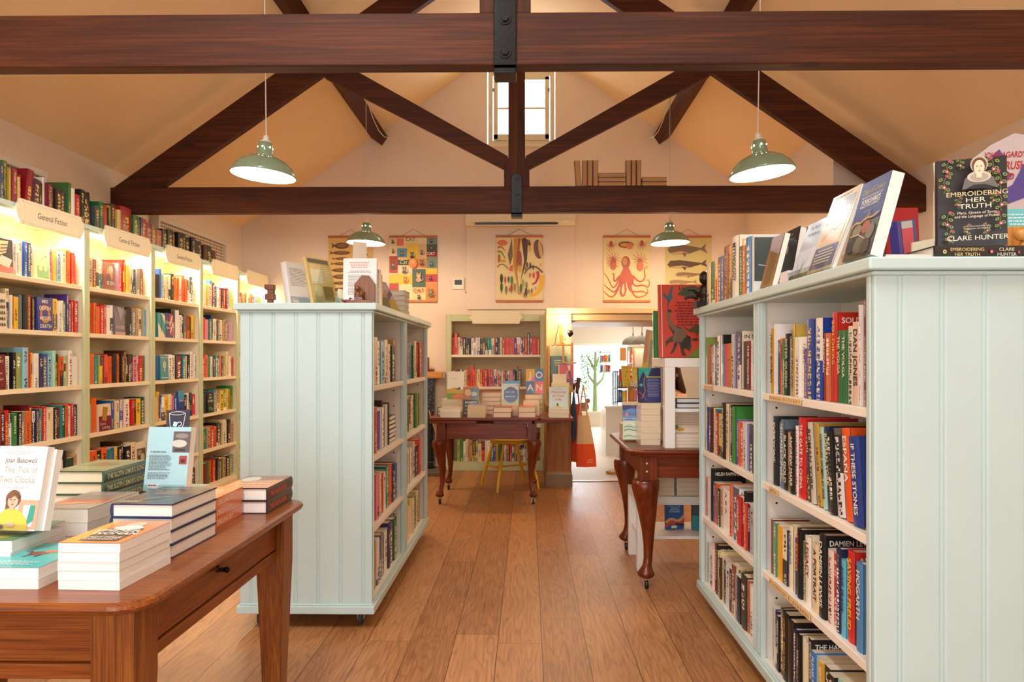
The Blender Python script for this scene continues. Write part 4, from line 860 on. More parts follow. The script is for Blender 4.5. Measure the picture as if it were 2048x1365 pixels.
def row_rand(o, rz, length, toks, shelf, hmin=.19, hmax=.215, tall=.12, force=False, dmax=.26, hlim=.29, faces=None, fill=1.0, seed=None):
    rr = random.Random(seed if seed is not None else hash(shelf) % 1000 if False else sum(ord(q) for q in shelf))
    ws = []
    toks = toks.split() if ' ' in toks else list(toks)
    for k in toks: ws.append(None if k[0] == '#' else rr.uniform(.6, 1.5))
    fx = sum(faces[k][0]+.004 for k in toks if k[0] == '#') if faces else 0
    tot = sum(x for x in ws if x); x = 0; sc = (length*fill-fx)/max(tot, .01); B = T(o) @ RZ(rz)
    for k, wv in zip(toks, ws):
        if wv is None:
            fw, fh, fc, fels, flab, ft = faces[k]
            display(B @ T((x+.002, -.004, .0016)) @ RX(-2), fw, fh, ft, fc, fels, flab+', facing out on '+shelf, hard=False)
            x += fw+.004; continue
        t = wv*sc; h = rr.uniform(.225, min(hlim, .25)) if rr.random() < tall else rr.uniform(hmin, hmax); h = min(h, hlim); d = min(dmax, h*rr.uniform(.6, .68))
        shelf_book(B @ T((x+.0004, rr.uniform(0, .018), .0006)), t-.0009, h, d, k, contrast(k), t > .03 and h > .21, None, None, shelf, force)
        x += t
DN = [0]
def display(M, w_, h, t, c, els=None, label='', hard=True, spine=None, cat='book', group=None, page='#f5f0e6', name=None, ribbon=False, gloss=False):
    """a book seen by its front: cover faces -y, spine on the -x side"""
    mc, mp = MB(), MB(); S_ = Matrix(((0, 1, 0, 0), (1, 0, 0, 0), (0, 0, 1, 0), (0, 0, 0, 1)))
    b = .0028 if hard else .0006; ov = .003 if hard else 0; cc = C(c)
    mc.box(0, w_, 0, b, 0, h, c=cc).box(0, w_, t-b, t, 0, h, c=cc)
    if hard:
        n = 5; arc = [(-.004*math.sin(math.pi*i/n), t*i/n) for i in range(n+1)]
        mc.prism(arc+[(.004, t), (.004, 0)], 0, h, 'z', c=cc)
    else: mc.box(0, b, b, t-b, 0, h, c=cc)
    cov = mc.build(name or ('hardback' if hard else 'paperback'), 'print_gloss', M=M); tag(cov, label, cat, group)
    x0, x1, y0, y1, z0, z1 = .0042 if hard else b+.0001, w_-ov-.0002, b+.0001, t-b-.0001, ov+.0003, h-ov-.0003
    vs = [(x0, y0, z0), (x1, y0, z0), (x1, y1, z0), (x0, y1, z0), (x0, y0, z1), (x1, y0, z1), (x1, y1, z1), (x0, y1, z1)]
    fs = [(0, 3, 2, 1), (4, 5, 6, 7), (0, 1, 5, 4), (1, 2, 6, 5), (2, 3, 7, 6), (3, 0, 4, 7)]
    mp.add(vs, fs, 0, C(page), None, [[(vs[k][1], vs[k][0]+vs[k][2]) for k in f] for f in fs]); mp.build('pages', 'book_pages', cov)
    if els: m = MB(); art(m, w_, h, els); m.build('cover_print', 'print_gloss', cov)
    if spine:
        m = MB(); txt, tc = spine[0], spine[1]; sz = spine[2] if len(spine) > 2 else t*.5
        Ms = T((-.0046 if hard else -.0004, t/2, h*.94)) @ RZ(-90) @ RY(90)   # text runs down the spine
        put_text(m, txt, Ms @ T((0, 0, -sz*.5)), sz, min(h*.86, text_geo(txt, 1)[2]*sz/.72*.9), tc, 1, align='l'); m.build('spine_lettering', 'print', cov)
    return cov
ORD = ['topmost', 'second from top', 'third from top', 'fourth from top', 'fifth from top', 'sixth from top', 'seventh from top', 'bottom']
def pile(x, y, z, rz, n, w_, h, t, c, els, label, hard=True, spine=None, group=None, page='#f5f0e6', jit=1.5, only_top_art=True, xr=0):
    """books lying face up, (x, y) the near left corner"""
    rr = random.Random(int(abs(x)*1000+abs(y)*100)); zz = z
    for i in range(n):
        k = n-1-i; last = (k == n-1 and n > 1)
        a = rz+(rr.uniform(-jit, jit) if i else 0); ox, oy = (rr.uniform(-.002, .002), rr.uniform(-.002, .002)) if i else (0, 0)
        M = T((x+ox, y+oy, zz+t+.0004)) @ RZ(a) @ RX(-90)
        pos = 'single' if n == 1 else ('bottom one' if last else ORD[min(k, 6)])
        display(M, w_, h, t, c, els if (k == 0 or not only_top_art) else None, '%s, %s' % (label, pos) if n > 1 else label, hard, spine, group=group, page=page)
        zz += t+.0006
    return zz
def easel(M, w_, label, h=.12, lean=10, th=.02):
    """clear easel: lip before the book, ledge under it, back plate sloping behind it"""
    t = thing('acrylic_stand', label, 'book stand', M=M, group='clear acrylic book stands')
    d = th/math.cos(R(lean))
    MB().box(0, w_, -.006, -.004, 0, .03).build('front_lip', 'acrylic', t)
    MB().box(0, w_, -.0038, d+.05, 0, .0018).build('base_ledge', 'acrylic', t)
    B = T((0, d+.004, .002)) @ RX(-lean)
    MB().prism([(w_*.1, 0), (w_*.9, 0), (w_*.72, h), (w_*.28, h)], 0, .002, 'y', M=B).build('back_plate', 'acrylic', t)
    return t
# ---- right bookcases, near bay ---------------------------------------
RS = RX0+.022
near = 'near bay, right bookcase'; far = 'far bay, right bookcase'
SN = ['bottom shelf', 'third shelf down', 'second shelf down', 'top shelf']
row_px(RS, LV[3], 1541, [(1547.5, 'f', .245, 'TRACY BORMAN', 'k'), (1552, 'w', .26), (1557, 'n', .20), (1563, 'o', .205, 'GERMANY', 'k'), (1567, 'g', .20), (1576, 'k', .22, 'SISTER QUEENS', '#c8c0b4'), (1581, 's', .21), (1588, '#c9a750', .25, 'HARRY OF ENGLAND', 'd'), (1596, '#e6dfd2', .205), (1607, 'w', .205), (1613, 'u', .165), (1628, '#1f3f96', .26, 'ROBIN HOOD CASTLE' if 0 else None), (1642, '#1f3f96', .26), (1649, '#8c2420', .21, 'FRANKOPAN', 'w'), (1659, '#c8603c', .21),
   (1669, 'r', .27, 'SOLDIERS', '#e8a030', 'SOLDIERS'), (1678, '#2c6a3a', .215, 'THE VOLGA', 'c'), (1688, '#2c6a3a', .215, 'THE VOLGA', 'c'), (1700, '#cfc8b0', .225), (1717, '#e0b8a0', .235, 'DAN JONES', 'k'), (1721, 'w', .28), (1726, 'm', .295)], '%s of %s' % (SN[3], near))
row_px(RS, LV[2], 1544, [(1553, '#262a2c', .255, 'EVERYONE', 'w'), (1558, '#4a86b8', .24), (1564, 's', .25), (1573, 'k', .215, 'BLACK GOLD', 'w'), (1578, 'e', .21), (1588, '#25211c', .22, 'ANDREW MARR', 'w'), (1594, 'w', .24), (1609, '#cc2222', .272, 'THE GATE TO CHINA', 'w'), (1619, '#3a3a42', .235), (1630, '#c8bfae', .262, 'ROMAN YORK', 'd'), (1641, '#b8963c', .262), (1650, '#a8cbc0', .255, 'YORKSHIRE WOMEN AT WAR', 'k'), (1660, '#1e2a52', .26, 'ROMAN YORK', 'c'), (1671, 'k', .25),
   (1687, '#ddd6d4', .262), (1704, '#e25a22', .268, 'ESPAÑA', 'w'), (1726, '#2a3f8a', .25, 'IF THESE STONES', 'w')], '%s of %s' % (SN[2], near), lean_from=8, lean=-7)
row_px(RS, LV[1], 1541, [(1545, 'm', .205), (1551, '#5a9a78', .20), (1554, 'k', .2), (1563, '#e6ac20', .20), (1572, '#1a1c24', .20), (1575, 'b', .19), (1583, 'c', .225, 'LOOKING', 'b'), (1588, '#e8d8c0', .19), (1594, '#24407a', .195, 'ELENI', 'y'), (1602, 'k', .235, 'RUSSIAN', 'r', 'RUSSIAN'), (1608, '#6c7a50', .2), (1620, '#eee6da', .225, 'LEGACY', 'm'), (1626, '#e4d4c0', .235), (1637, '#e4c89c', .22, 'A PORTRAIT', 'k'),
   (1649, '#1b1c24', .262, 'DAMIEN LEWIS', 'w', 'DAMIEN LEWIS'), (1661, '#e2cfc4', .225), (1671, '#c42c3a', .22), (1681, '#20244a', .25, 'CLEOPATRA' if 0 else None), (1691, '#5cb4cc', .225, 'ANNE FRANK', 'n'), (1705, '#c42a2a', .262, 'SAVING FREUD', 'y', 'ANDREW'), (1712, '#201a1a', .23), (1726, '#4f86b8', .245, 'HOGARTH', 'w')], '%s of %s' % (SN[1], near))
row_px(RS, LV[0], 1544, [(1547, 'v', .225), (1552, '#2a2450', .215), (1556, 'k', .205, 'DRESSED FOR WAR', 'w'), (1562, '#4a3230', .24), (1574, '#17130f', .24, 'CECIL BEATON', 'f'), (1585, '#2a1d18', .235), (1591, '#26264a', .22), (1598, '#161616', .215), (1606, '#e4dcc0', .215), (1613, '#ece6c0', .205), (1619, '#1e1a1e', .235, None, None, 'THE HAPPIEST'), (1627, '#2c7cc4', .205, 'PLEASE MISS', 'w'), (1635, '#a8d0d8', .2), (1644, '#d8a838', .20, 'SPYMASTER', 'w'), (1656, '#1a1a1c', .20, 'CROWN', 'w'), (1668, '#141416', .195, 'CROWN', 'w'), (1690, '#9adccc', .20), (1702, 'g', .17), (1726, '#17171a', .19)], '%s of %s' % (SN[0], near))
# far bay
row_px(RS, LV[3], 1411, [(1413, 'a', .24), (1417, '#cf5038', .2), (1420, '#2a2624', .2), (1425, '#e0a62c', .195), (1427, 'w', .2), (1431, '#3a3432', .2), (1434, 'm', .24), (1440, 'w', .24), (1443, 'k', .245), (1446, '#5a86c0', .2), (1455, '#d8404c', .2), (1460, '#d87828', .2), (1467, '#b8bec4', .24), (1470, 'r', .22), (1474, '#5a3c96', .25), (1482, '#ead8c0', .25, None, None, 'IN SEARCH'), (1491, '#241c18', .205), (1497, '#7a1c1c', .205, 'THE WOLVES', 'w'), (1501, 'w', .205), (1507, '#8a3434', .205), (1513, 'n', .25)], '%s of %s' % (SN[3], far))
row_px(RS, LV[2], 1409, [(1412, '#e6cfa4', .235), (1415, '#3450a4', .22), (1418, 'k', .22), (1423, '#5a1f24', .22), (1427, 'c', .225), (1430, 't', .22), (1435, '#b43434', .21), (1442, '#23302e', .205), (1450, '#17140f', .262, 'THE HUNDRED', 'c'), (1457, '#dccaa4', .262), (1461, 'k', .26), (1468, '#3f8a40', .255), (1472, '#5a5aa8', .20), (1477, '#d8702c', .195), (1484, '#d8341f', .195), (1490, '#dcd8d4', .20), (1497, '#7c8ccc', .195), (1504, '#1b2440', .20, None, None, 'Blood'), (1508, '#e8e4e0', .20), (1513, '#5a1c1c', .25)], '%s of %s' % (SN[2], far))
row_px(RS, LV[1], 1411, [(1414, 'x', .2), (1421, '#d8d4dc', .2), (1425, 'k', .26, None, None, 'HELEN RAPPAPORT'), (1429, '#2c5a94', .2), (1434, '#e0582c', .2), (1438, '#2a2a2c', .185), (1443, '#dcc8ac', .2, 'ARNHEM', 'r'), (1454, '#f0ece8', .2, 'A B A', 'k'), (1461, '#e87858', .235), (1472, '#e8eaee', .235, None, None, 'LUCY'), (1482, '#c82c2c', .21, 'CHASTISE', 'w'), (1487, '#1c1a1c', .24, 'BLACK SEA', 'w'), (1491, '#d84428', .2), (1496, '#1f1d20', .2, 'MASTERS', 'w'), (1503, '#b4bccc', .2), (1508, '#24403c', .19), (1513, 'v', .2)], '%s of %s' % (SN[1], far))
row_px(RS, LV[0], 1411, [(1413, 's', .2), (1417, 'c', .2), (1425, '#f0ebe4', .2), (1428, '#c8242c', .235), (1433, '#231d1a', .24, 'TORNADO', 'w', 'JOHN NICHOL'), (1437, '#e8d49a', .22), (1440, '#4a3020', .2), (1443, 'c', .2), (1446, 'k', .2), (1450, '#5a4030', .2), (1457, '#d8dce4', .2), (1462, '#34343c', .195, 'TOP GUN', 'c'), (1470, '#dcc4a0', .23, None, None, 'Robert'), (1474, '#9ab0cc', .2), (1480, '#201c1e', .2), (1491, '#3a3836', .225), (1494, '#b4603c', .22), (1503, '#eceef2', .21), (1508, '#6c94cc', .2), (1513, '#d8ccc4', .185, 'PARTITION', 'm')], '%s of %s' % (SN[0], far))
# shelf-edge letter tiles
def tiles(X, z, px0, px1, words, label):
    t = thing('shelf_label', label, 'label', group='wooden letter-tile shelf labels'); ya, yb = yX(px0, X), yX(px1, X)
    m = MB(); m2 = MB(); n = len(words)+1; y = ya; pitch = (ya-yb)/(len(words)); M = T((X-.003, ya, z-.023)) @ RZ(-90)
    MB().box(0, ya-yb, -.002, .0, 0, .021, M=M).build('tile_strip', 'tile_wood', t, bevel=.0005)
    for i, chx in enumerate(words): put_text(m, chx, M @ T((pitch*(i+.5), -.0025, .006)), .0095, None, 'd', 1)
    m.build('letters', 'print', t)
XE = RX0+.004
tiles(XE, LV[3], 1541, 1567, 'GENERAL', 'wooden tile label GENERAL on the near top shelf edge'); tiles(XE, LV[3], 1568.5, 1604, 'HISTORY', 'wooden tile label HISTORY on near top shelf edge')
tiles(XE, LV[2], 1541, 1557, 'LOCAL', 'wooden tile label LOCAL on the second near shelf edge'); tiles(XE, LV[1], 1541, 1577, 'HISTORICAL', 'wooden tile label HISTORICAL on the third near shelf edge')
tiles(XE, LV[1], 1578, 1622, 'BIOGRAPHY', 'wooden tile label BIOGRAPHY on the third near shelf edge'); tiles(XE, LV[3], 1410, 1425, 'HISTORY', 'wooden tile label HISTORY on far bay top shelf edge')
# ---- left wall shelves -------------------------------------------------
LS = WX-.02
F = {
 '#1': (.13, .2, 'k', [('r', 0, 0, 1, .22, '#e27a72'), ('p', [(.15, .5), (.6, .6), (.75, .95), (.25, .92)], '#f0cfa8'), ('p', [(.1, .25), (.75, .18), (.95, .42), (.3, .52)], '#f3e6d4'), ('l', [(.25, .6), (.62, .66)], .006, .006, 'd'), ('l', [(.28, .7), (.65, .75)], .006, .006, 'd'), ('l', [(.3, .8), (.68, .84)], .006, .006, 'd')], 'black and salmon typewriter cover', .025),
 '#2': (.125, .2, '#f2ecb0', [('r', .1, .05, .9, .42, '#8cc07a'), ('e', .35, .36, .13, .10, '#d8e8a0'), ('e', .68, .36, .13, .10, '#d8e8a0'), ('e', .55, .66, .06, .03, '#e0b83c'), ('e', .7, .72, .05, .03, '#8a6a2c'), ('e', .4, .6, .05, .03, '#e0b83c'), ('r', .1, .05, .9, .07, '#5a9a5a')], 'pale yellow cover with green figures', .02),
 '#3': (.125, .2, '#ebe2d0', [('e', .3+.13*i % .8, .1+.17*j, .05, .05, ['#7a3a34', '#3a3a38', '#5a6a5a'][(i+j) % 3]) for i in range(5) for j in range(5)], 'cream floral scroll cover', .02),
 '#4': (.13, .205, '#2c3790', [('e', .5, .5, .34, .28, '#c8882c'), ('e', .5, .5, .2, .2, '#2c3790'), ('t', 'MRS', .5, .83, .022, '#f0e6c8', 1), ('t', 'DEATH', .5, .62, .024, '#f0e6c8', 1, .10), ('t', 'MISSES', .5, .32, .023, '#f0e6c8', 1, .10), ('t', 'DEATH', .5, .08, .024, '#f0e6c8', 1, .10)], 'blue Mrs Death Misses Death cover', .02),
 '#5': (.12, .2, '#6a1420', [('e', .5, .62, .05, .04, '#1c0c0c'), ('t', 'PHILIPPA', .45, .88, .014, 'c', 0, .07), ('t', 'GREGORY', .45, .76, .018, 'c', 0, .10), ('t', 'The Other', .4, .44, .015, 'c', 0), ('t', 'Boleyn Girl', .42, .26, .015, 'c', 0)]+[('e', .1+.2*i, .08+.06*(i % 2), .05, .03, '#a8382c') for i in range(5)], 'dark red Boleyn Girl cover', .025),
 '#6': (.115, .2, '#8c4a38', [('e', .45, .6, .3, .25, '#c8805c'), ('e', .6, .75, .2, .14, '#e0b490'), ('e', .3, .4, .25, .2, '#5a2420'), ('t', 'EDEN', .5, .2, .026, 'w', 0, .09)], 'russet EDEN cover', .02),
 '#7': (.12, .21, '#77707c', [('p', [(0, 1), (.5, .6), (.9, 1)], '#5a4c66'), ('p', [(.2, 1), (.6, .5), (.9, .9)], '#9a94a0'), ('t', 'OUTSIDE', .5, .22, .022, '#d8d0d0', 0, .10), ('r', 0, 0, 1, .1, '#c89aa0')], 'grey cover lettered OUTSIDE', .02),
 '#8': (.14, .19, '#e4d2b4', [('r', 0, 0, 1, .55, '#7c1f3a'), ('p', [(.25, .4), (.6, .35), (.75, .85), (.35, .9)], '#b08430'), ('t', 'Doris', .3, .22, .02, 'c', 0), ('t', 'Lessing', .55, .08, .022, 'c', 0)], 'plum Doris Lessing cover', .02),
 '#9': (.135, .2, '#e4dccc', [('r', .05, .1, .92, .75, '#5a4a40'), ('r', .1, .5, .5, .7, '#a89684'), ('e', .6, .4, .2, .15, '#c4b4a0'), ('r', .3, .15, .8, .25, '#241c18')], 'pale cover with brown photograph', .02),
 '#a': (.11, .2, '#1a9a9a', [('p', [(0, 0), (1, 0), (0, .6)], '#e8dcc0'), ('p', [(.5, 1), (1, .9), (1, .5)], '#e8dcc0'), ('l', [(.4, .2), (.5, .5), (.45, .9)], .006, .004, 'k')], 'teal cover with black sword', .02),
 '#b': (.12, .205, '#2c3070', [('r', .55, .1, 1, .95, '#c4302c'), ('l', [(.6, .2), (1, .6)], .012, .012, 'w'), ('l', [(.55, .5), (.95, .9)], .012, .012, 'w'), ('t', 'Death', .4, .58, .024, 'w', 0, .09, .2), ('t', 'Fancies', .45, .36, .02, 'w', 0, .09, .2)], 'navy and red striped cover', .02),
 '#c': (.125, .2, '#2c8a94', [('e', .5, .62, .16, .16, '#e8dcb0'), ('e', .5, .62, .06, .15, '#2c8a94'), ('p', [(.42, .45), (.58, .45), (.5, .3)], '#e8dcb0'), ('e', .5, .5, .4, .42, '#2c8a94')][:1]+[('e', .5, .62, .16, .14, '#e8dcb0'), ('e', .5, .62, .05, .13, '#2c8a94'), ('p', [(.42, .44), (.58, .44), (.5, .30)], '#e8dcb0'), ('r', .08, .9, .92, .92, '#e8dcb0'), ('r', .08, .08, .92, .1, '#e8dcb0')], 'teal cover with a cream balloon', .02),
 '#d': (.11, .2, '#eacb8a', [('e', .5, .7, .16, .08, '#f2dcb0'), ('l', [(.4, .75), (.55, .5), (.42, .3)], .006, .004, '#c88420'), ('e', .5, .3, .08, .03, '#a8501c')], 'sand cover with a drawn face', .02),
 '#e': (.10, .23, '#2f4a9a', [('r', 0, .7, 1, 1, '#4aa0c8'), ('t', 'THE KING', .5, .6, .02, 'w', 1, .08), ('r', .1, .1, .9, .4, '#4a3a6a')], 'blue sky cover', .02),
 '#f': (.12, .2, '#171a18', [('t', 'THE', .5, .8, .016, 'c', 1), ('t', 'FAIR', .5, .66, .02, 'c', 1), ('t', 'BOTANISTS', .5, .5, .02, 'c', 1, .10), ('e', .3, .2, .2, .08, '#2c7a4a'), ('e', .7, .15, .2, .08, '#3c8a5a'), ('e', .5, .22, .06, .04, '#e05848')], 'black Fair Botanists cover', .02),
}
WROWS = [
 ['m m n c w l m d n b b l w k h m', 'm m n c w l r n b b l w k h e', 'f k r k r k g k z o m k n t r c c k m t h o w r k', '#5 w k k a l r y w n b l q h o q y w w', '#3 c w o y s k m r k #4 k y w w g u m r r', 'r r #1 v w w b n c #2 p y v l c o o r x'],
 ['k o b w e r d k c n r y', 'n o k o t b y k d k c #9', 'v l o #8 b y c b p w r r k y h', 'u t o t y k x x o k o o k d k d k p z r g', 'b k o o o r r w w #7 d k k z e w w e l', 'h r o e m c t n #6 l p r r y y c k k z m e'],
 ['k w d g e r n b c k', 'h k c w k d g e r b', '#d y b k y c p b #e k w n n r', 'n n b #c w w k m t c k w w', 'i i #a #b k w w k s o k y', 'r k k k b l c c c k r o c x x o w w w'],
 ['m r m g o r e k d g e k a h', 'w w t e r o k f c w k e', 'h t k #f t r w y a y f g', 'r w r x g w k t n o k z y c w o', 'x r p t n w e s c e s p i', 'e w w y c b m n w r k r m l y'],
 ['r w e c w e r l y e n', 'k c w r t e n g m c', 'r w y c b k e g o w', 'n c e r k t y w b m', 'e w o g n c r k w l', 'o r c e w c e r l y e'],
]
WN = ['bottom', 'fifth', 'fourth', 'third', 'second', 'top']
for b in range(5):
    for k in range(6):
        row_rand((LS, WY[b]+.022, WL[k]), 90, WY[b+1]-WY[b]-.046, WROWS[b][k], '%s shelf, %s bay of left wall' % (WN[k], LB[b]), faces=F, hlim=.285, fill=.99 if k != 5 else .97)
# ---- left island, aisle side -------------------------------------------
IS = IX1-.026
IR = [['m c e w b z w n u g', 'e x p c r w g t o n b', 'r m r c u w d v k', 'z k c n l w e c k e'],
      ['k y c y w e a c w e', 'w s c e w l c n x', 'k n g w w c g e a', 'e e n l b g c k w x r']]
for b, (ya, yb) in enumerate(((IY0+.048, IY1-.048), (IY1+.048, IY2-.048))):
    for k in range(4):
        row_rand((IS, ya, LV[k]), 90, yb-ya, IR[b][k], '%s, %s bay of left aisle bookcase' % (SN[k], 'near' if b == 0 else 'far'), hmin=.2, hmax=.235, tall=.25, hlim=.27, fill=.92 if (b, k) != (0, 2) else .62)
pile(IS-.17, IY0+.60, LV[2], 0, 6, .16, .155, .024, 'd', None, 'small dark book lying in the pile on the near aisle bookcase', hard=True)
# ---- alcove bookcase ----------------------------------------------------
aw = AIX1-AIX0
row_rand((AIX0+.005, 7.80, ALV[3]), 0, aw-.01, 'x r v c k k k k w z w b n k h g t t x k k c r r x x r x u r w k m r k r r r r', 'top shelf of alcove bookcase', hmin=.18, hmax=.2, tall=.08)
row_rand((AIX0+.005, 7.80, ALV[2]), 0, aw*.78, 'w r k w k c e x x x x a c r r r x r r r b r r g w r d t p p n k f k', 'middle shelf of alcove bookcase', hmin=.18, hmax=.2, tall=.08)
row_rand((AIX0+.06, 7.80, ALV[0]), 0, aw*.88, 'a g w c e e k t c x c z n b f g k w m r g e k d k w v e m', 'bottom shelf of alcove bookcase', hmin=.17, hmax=.25, tall=.2)
# ---- old books on top of the left wall bookcases -------------------------
OX = -3.02
old = [(9, '#2c4668', .22), (14, 'h', .205), (23, '#55702c', .25), (27, '#c8a83c', .21), (37, '#8c3440', .215), (46, '#d8c488', .18), (52, '#a81e24', .20), (66, '#8a0f1e', .245), (82, '#4a2438', .2), (92, '#1f1a1a', .195), (97, 'w', .235), (104, '#7a2038', .20), (112, '#54346c', .205), (124, '#3a2018', .185), (136, '#5a4050', .185), (143, '#3a6a38', .255), (153, 'w', .23), (163, '#b02028', .2), (172, '#17130f', .245), (192, '#241a14', .24), (202, '#4a504c', .17), (211, '#1f6a38', .21), (219, '#b03034', .19), (222, 'h', .185), (229, '#b88438', .21), (238, '#4a3418', .23), (246, '#d8c080', .2),
  (268, '#9a0f18', .24), (279, '#2a6a34', .2), (283, '#7a1a24', .19), (288, 'n', .2), (298, '#a82434', .2), (309, '#7a2044', .18), (320, '#8a6438', .18), (331, '#a85a50', .16), (340, '#1f2420', .18), (350, '#2a2c2a', .19), (357, '#1c1f24', .19), (368, '#17181c', .19), (376, '#3a2c1c', .2), (385, '#232c38', .18), (392, '#1c2434', .19), (401, '#20283a', .18), (410, '#232c4a', .18), (417, '#4a2a24', .16), (428, '#20382c', .17), (437, '#5a2420', .14)]
prev = 1
for i, (px, c, h) in enumerate(old):
    if px in (268, 376): pass
    ya, yb = yX(prev, OX), yX(px, OX); prev = px
    if yb < WY[0]+.0: continue
    a = 0 if i not in (7, 8, 19, 43) else (6 if i in (7, 8) else -6)
    t_ = (yb-ya-.001)
    M = T((OX-rnd.uniform(0, .03), ya+.0005+(0 if a < 0 else .0), WT+.0006)) @ RZ(90) @ RY(a)
    if a > 0: M = T((OX-.01, ya+.0005, WT+.0006+t_*math.sin(R(a)))) @ RZ(90) @ RY(a); 
    shelf_book(M, t_*(.96 if a else 1), h, min(.2, h*.7), c, '#d8b860', True, None, None, 'top of left wall bookcases', False, sty=.4)
# ---- little books standing on the far truss beam ---------------------------
bz = 2.63; by = 5.355
def beam_book(px0, px1, h, c, idx, lie=False, z=bz, w_=.15):
    if lie:
        x0 = xY(px0, by); ww = xY(px1, by)-x0
        display(T((x0, by, z+h+.0005)) @ RX(-90), ww, .065, h, c, None, 'small old book lying flat on the far truss beam, %s' % idx, True, page='#b98a58', group='old books on the truss beam')
    else:
        x0 = xY(px0, by); tt = xY(px1, by)-x0
        a = -4 if px0 < 1160 else 0
        mc, mp = MB(), MB(); book_geo(mc, mp, tt-.001, h, .07, c, '#d8b860', True, page='#b98a58', sty=0)
        o = mc.build('book', 'book_cover', M=T((x0+tt, by+.07, z+.0006)) @ RZ(180) @ RY(-a)); tag(o, 'small old book upright on the far truss beam, %s' % idx, 'book', 'old books on the truss beam'); mp.build('pages', 'book_pages', o)
for i, (a, b) in enumerate(((1152, 1163), (1165, 1174), (1175, 1185), (1186, 1196))): beam_book(a, b, .205, ['#5a2a1c', '#7a3424', '#4a241c', '#5a2a24'][i], ['leftmost', 'second from left', 'third from left', 'fourth, beside the flat ones'][i])
for i in range(3): beam_book(1197, 1250, .033, '#5a2c20', ['bottom of left flat pile', 'middle of left flat pile', 'top of left flat pile'][i], True, bz+i*.0345)
for i, (a, b) in enumerate(((1252, 1262), (1263, 1272), (1273, 1282))): beam_book(a, b, .205, '#5a2a20', ['just right of the flat pile', 'second right of flat pile', 'last upright one'][i])
for i in range(2): beam_book(1284, 1334, .033, '#5a2c20', ['bottom of right flat pair', 'top of right flat pair'][i], True, bz+i*.0345)
# ---------------------------------------------------------------------
def finish_books(limit=300):
    SB.sort(key=lambda s: -s['area'])
    stuff = MB()
    cn = {k: v[1] for k, v in CM.items()}
    def colname(c):
        if c in cn: return cn[c]
        q = C(c); best = min(CM, key=lambda k: sum((math.sqrt(q[i])-math.sqrt(C(k)[i]))**2 for i in range(3))); return cn[best]
    nth = ['', 'first', 'second', 'third', 'fourth', 'fifth', 'sixth', 'seventh', 'eighth', 'ninth', 'tenth', 'eleventh', 'twelfth', 'thirteenth', 'fourteenth', 'fifteenth', 'sixteenth', 'seventeenth', 'eighteenth', 'nineteenth', 'twentieth', '21st', '22nd', '23rd', '24th', '25th', '26th', '27th', '28th', '29th', '30th', '31st', '32nd', '33rd', '34th', '35th', '36th', '37th', '38th', '39th', '40th', '41st', '42nd', '43rd', '44th', '45th', '46th', '47th']
    for i, s in enumerate(SB):
        if i >= limit:
            book_geo(stuff, stuff, s['t'], s['h'], s['d'], s['c'], s['c2'], s['hard'], s['M'], 0, 1, s['page'], s['sty'], s['seed']); continue
        mc, mp = MB(), MB(); book_geo(mc, mp, s['t'], s['h'], s['d'], s['c'], s['c2'], s['hard'], None, 0, 0, s['page'], s['sty'], s['seed'])
        o = mc.build('book', 'book_cover', M=s['M']); mp.build('pages', 'book_pages', o)
        if s['title']: lab = '%s book titled %s, %s' % (colname(s['c']), s['title'].title(), s['shelf'])
        else: lab = '%s book, %s from left, %s' % (colname(s['c']), nth[s['idx']], s['shelf'])
        if s['title'] in ('THE VOLGA', 'ROMAN YORK', 'CROWN'): lab = '%s book %s, %s from left, %s' % (colname(s['c']), s['title'].title(), nth[s['idx']], s['shelf'].replace(', right', ' right'))
        tag(o, lab, 'book', s['shelf'].replace('top of left', 'old books on top of left') if 'top of left' in s['shelf'] else 'books on '+s['shelf'])
        if s['title']:
            m = MB(); hh = min(s['t']*.52, .022); full = text_geo(s['title'], 1)[2]*hh/.72; wmax = s['h']*.80
            Mt = T((s['t']/2, -.0058 if s['hard'] else -.0006, s['h']*.92)) @ RY(90)
            put_text(m, s['title'], Mt @ T((0, 0, -hh*.5)), hh, min(wmax, max(full, s['h']*.5)), s['tc'], 1, align='l'); m.build('spine_title', 'print', o)
        if s['ct']:
            m = MB(); hh = .017; full = text_geo(s['ct'], 1)[2]*hh/.72
            put_text(m, s['ct'], T((s['t']+.0006, .012, s['h']-.032)) @ RZ(90), hh, min(full, s['d']*.85), '#d8a838' if s['ct'] == 'Blood' else ('#f0e8dc' if sum(C(s['c'])[:3]) < 1 else '#3a1a1a'), 1, align='l'); m.build('cover_title', 'print', o)
    if stuff.v: tag(stuff.build('distant_books', ['book_cover', 'book_pages']), 'the many smaller book spines filling the remaining far shelves', 'books', kind='stuff')
# =====================================================================
# THINGS ON THE TABLES AND CASE TOPS
# =====================================================================
tz = TZ
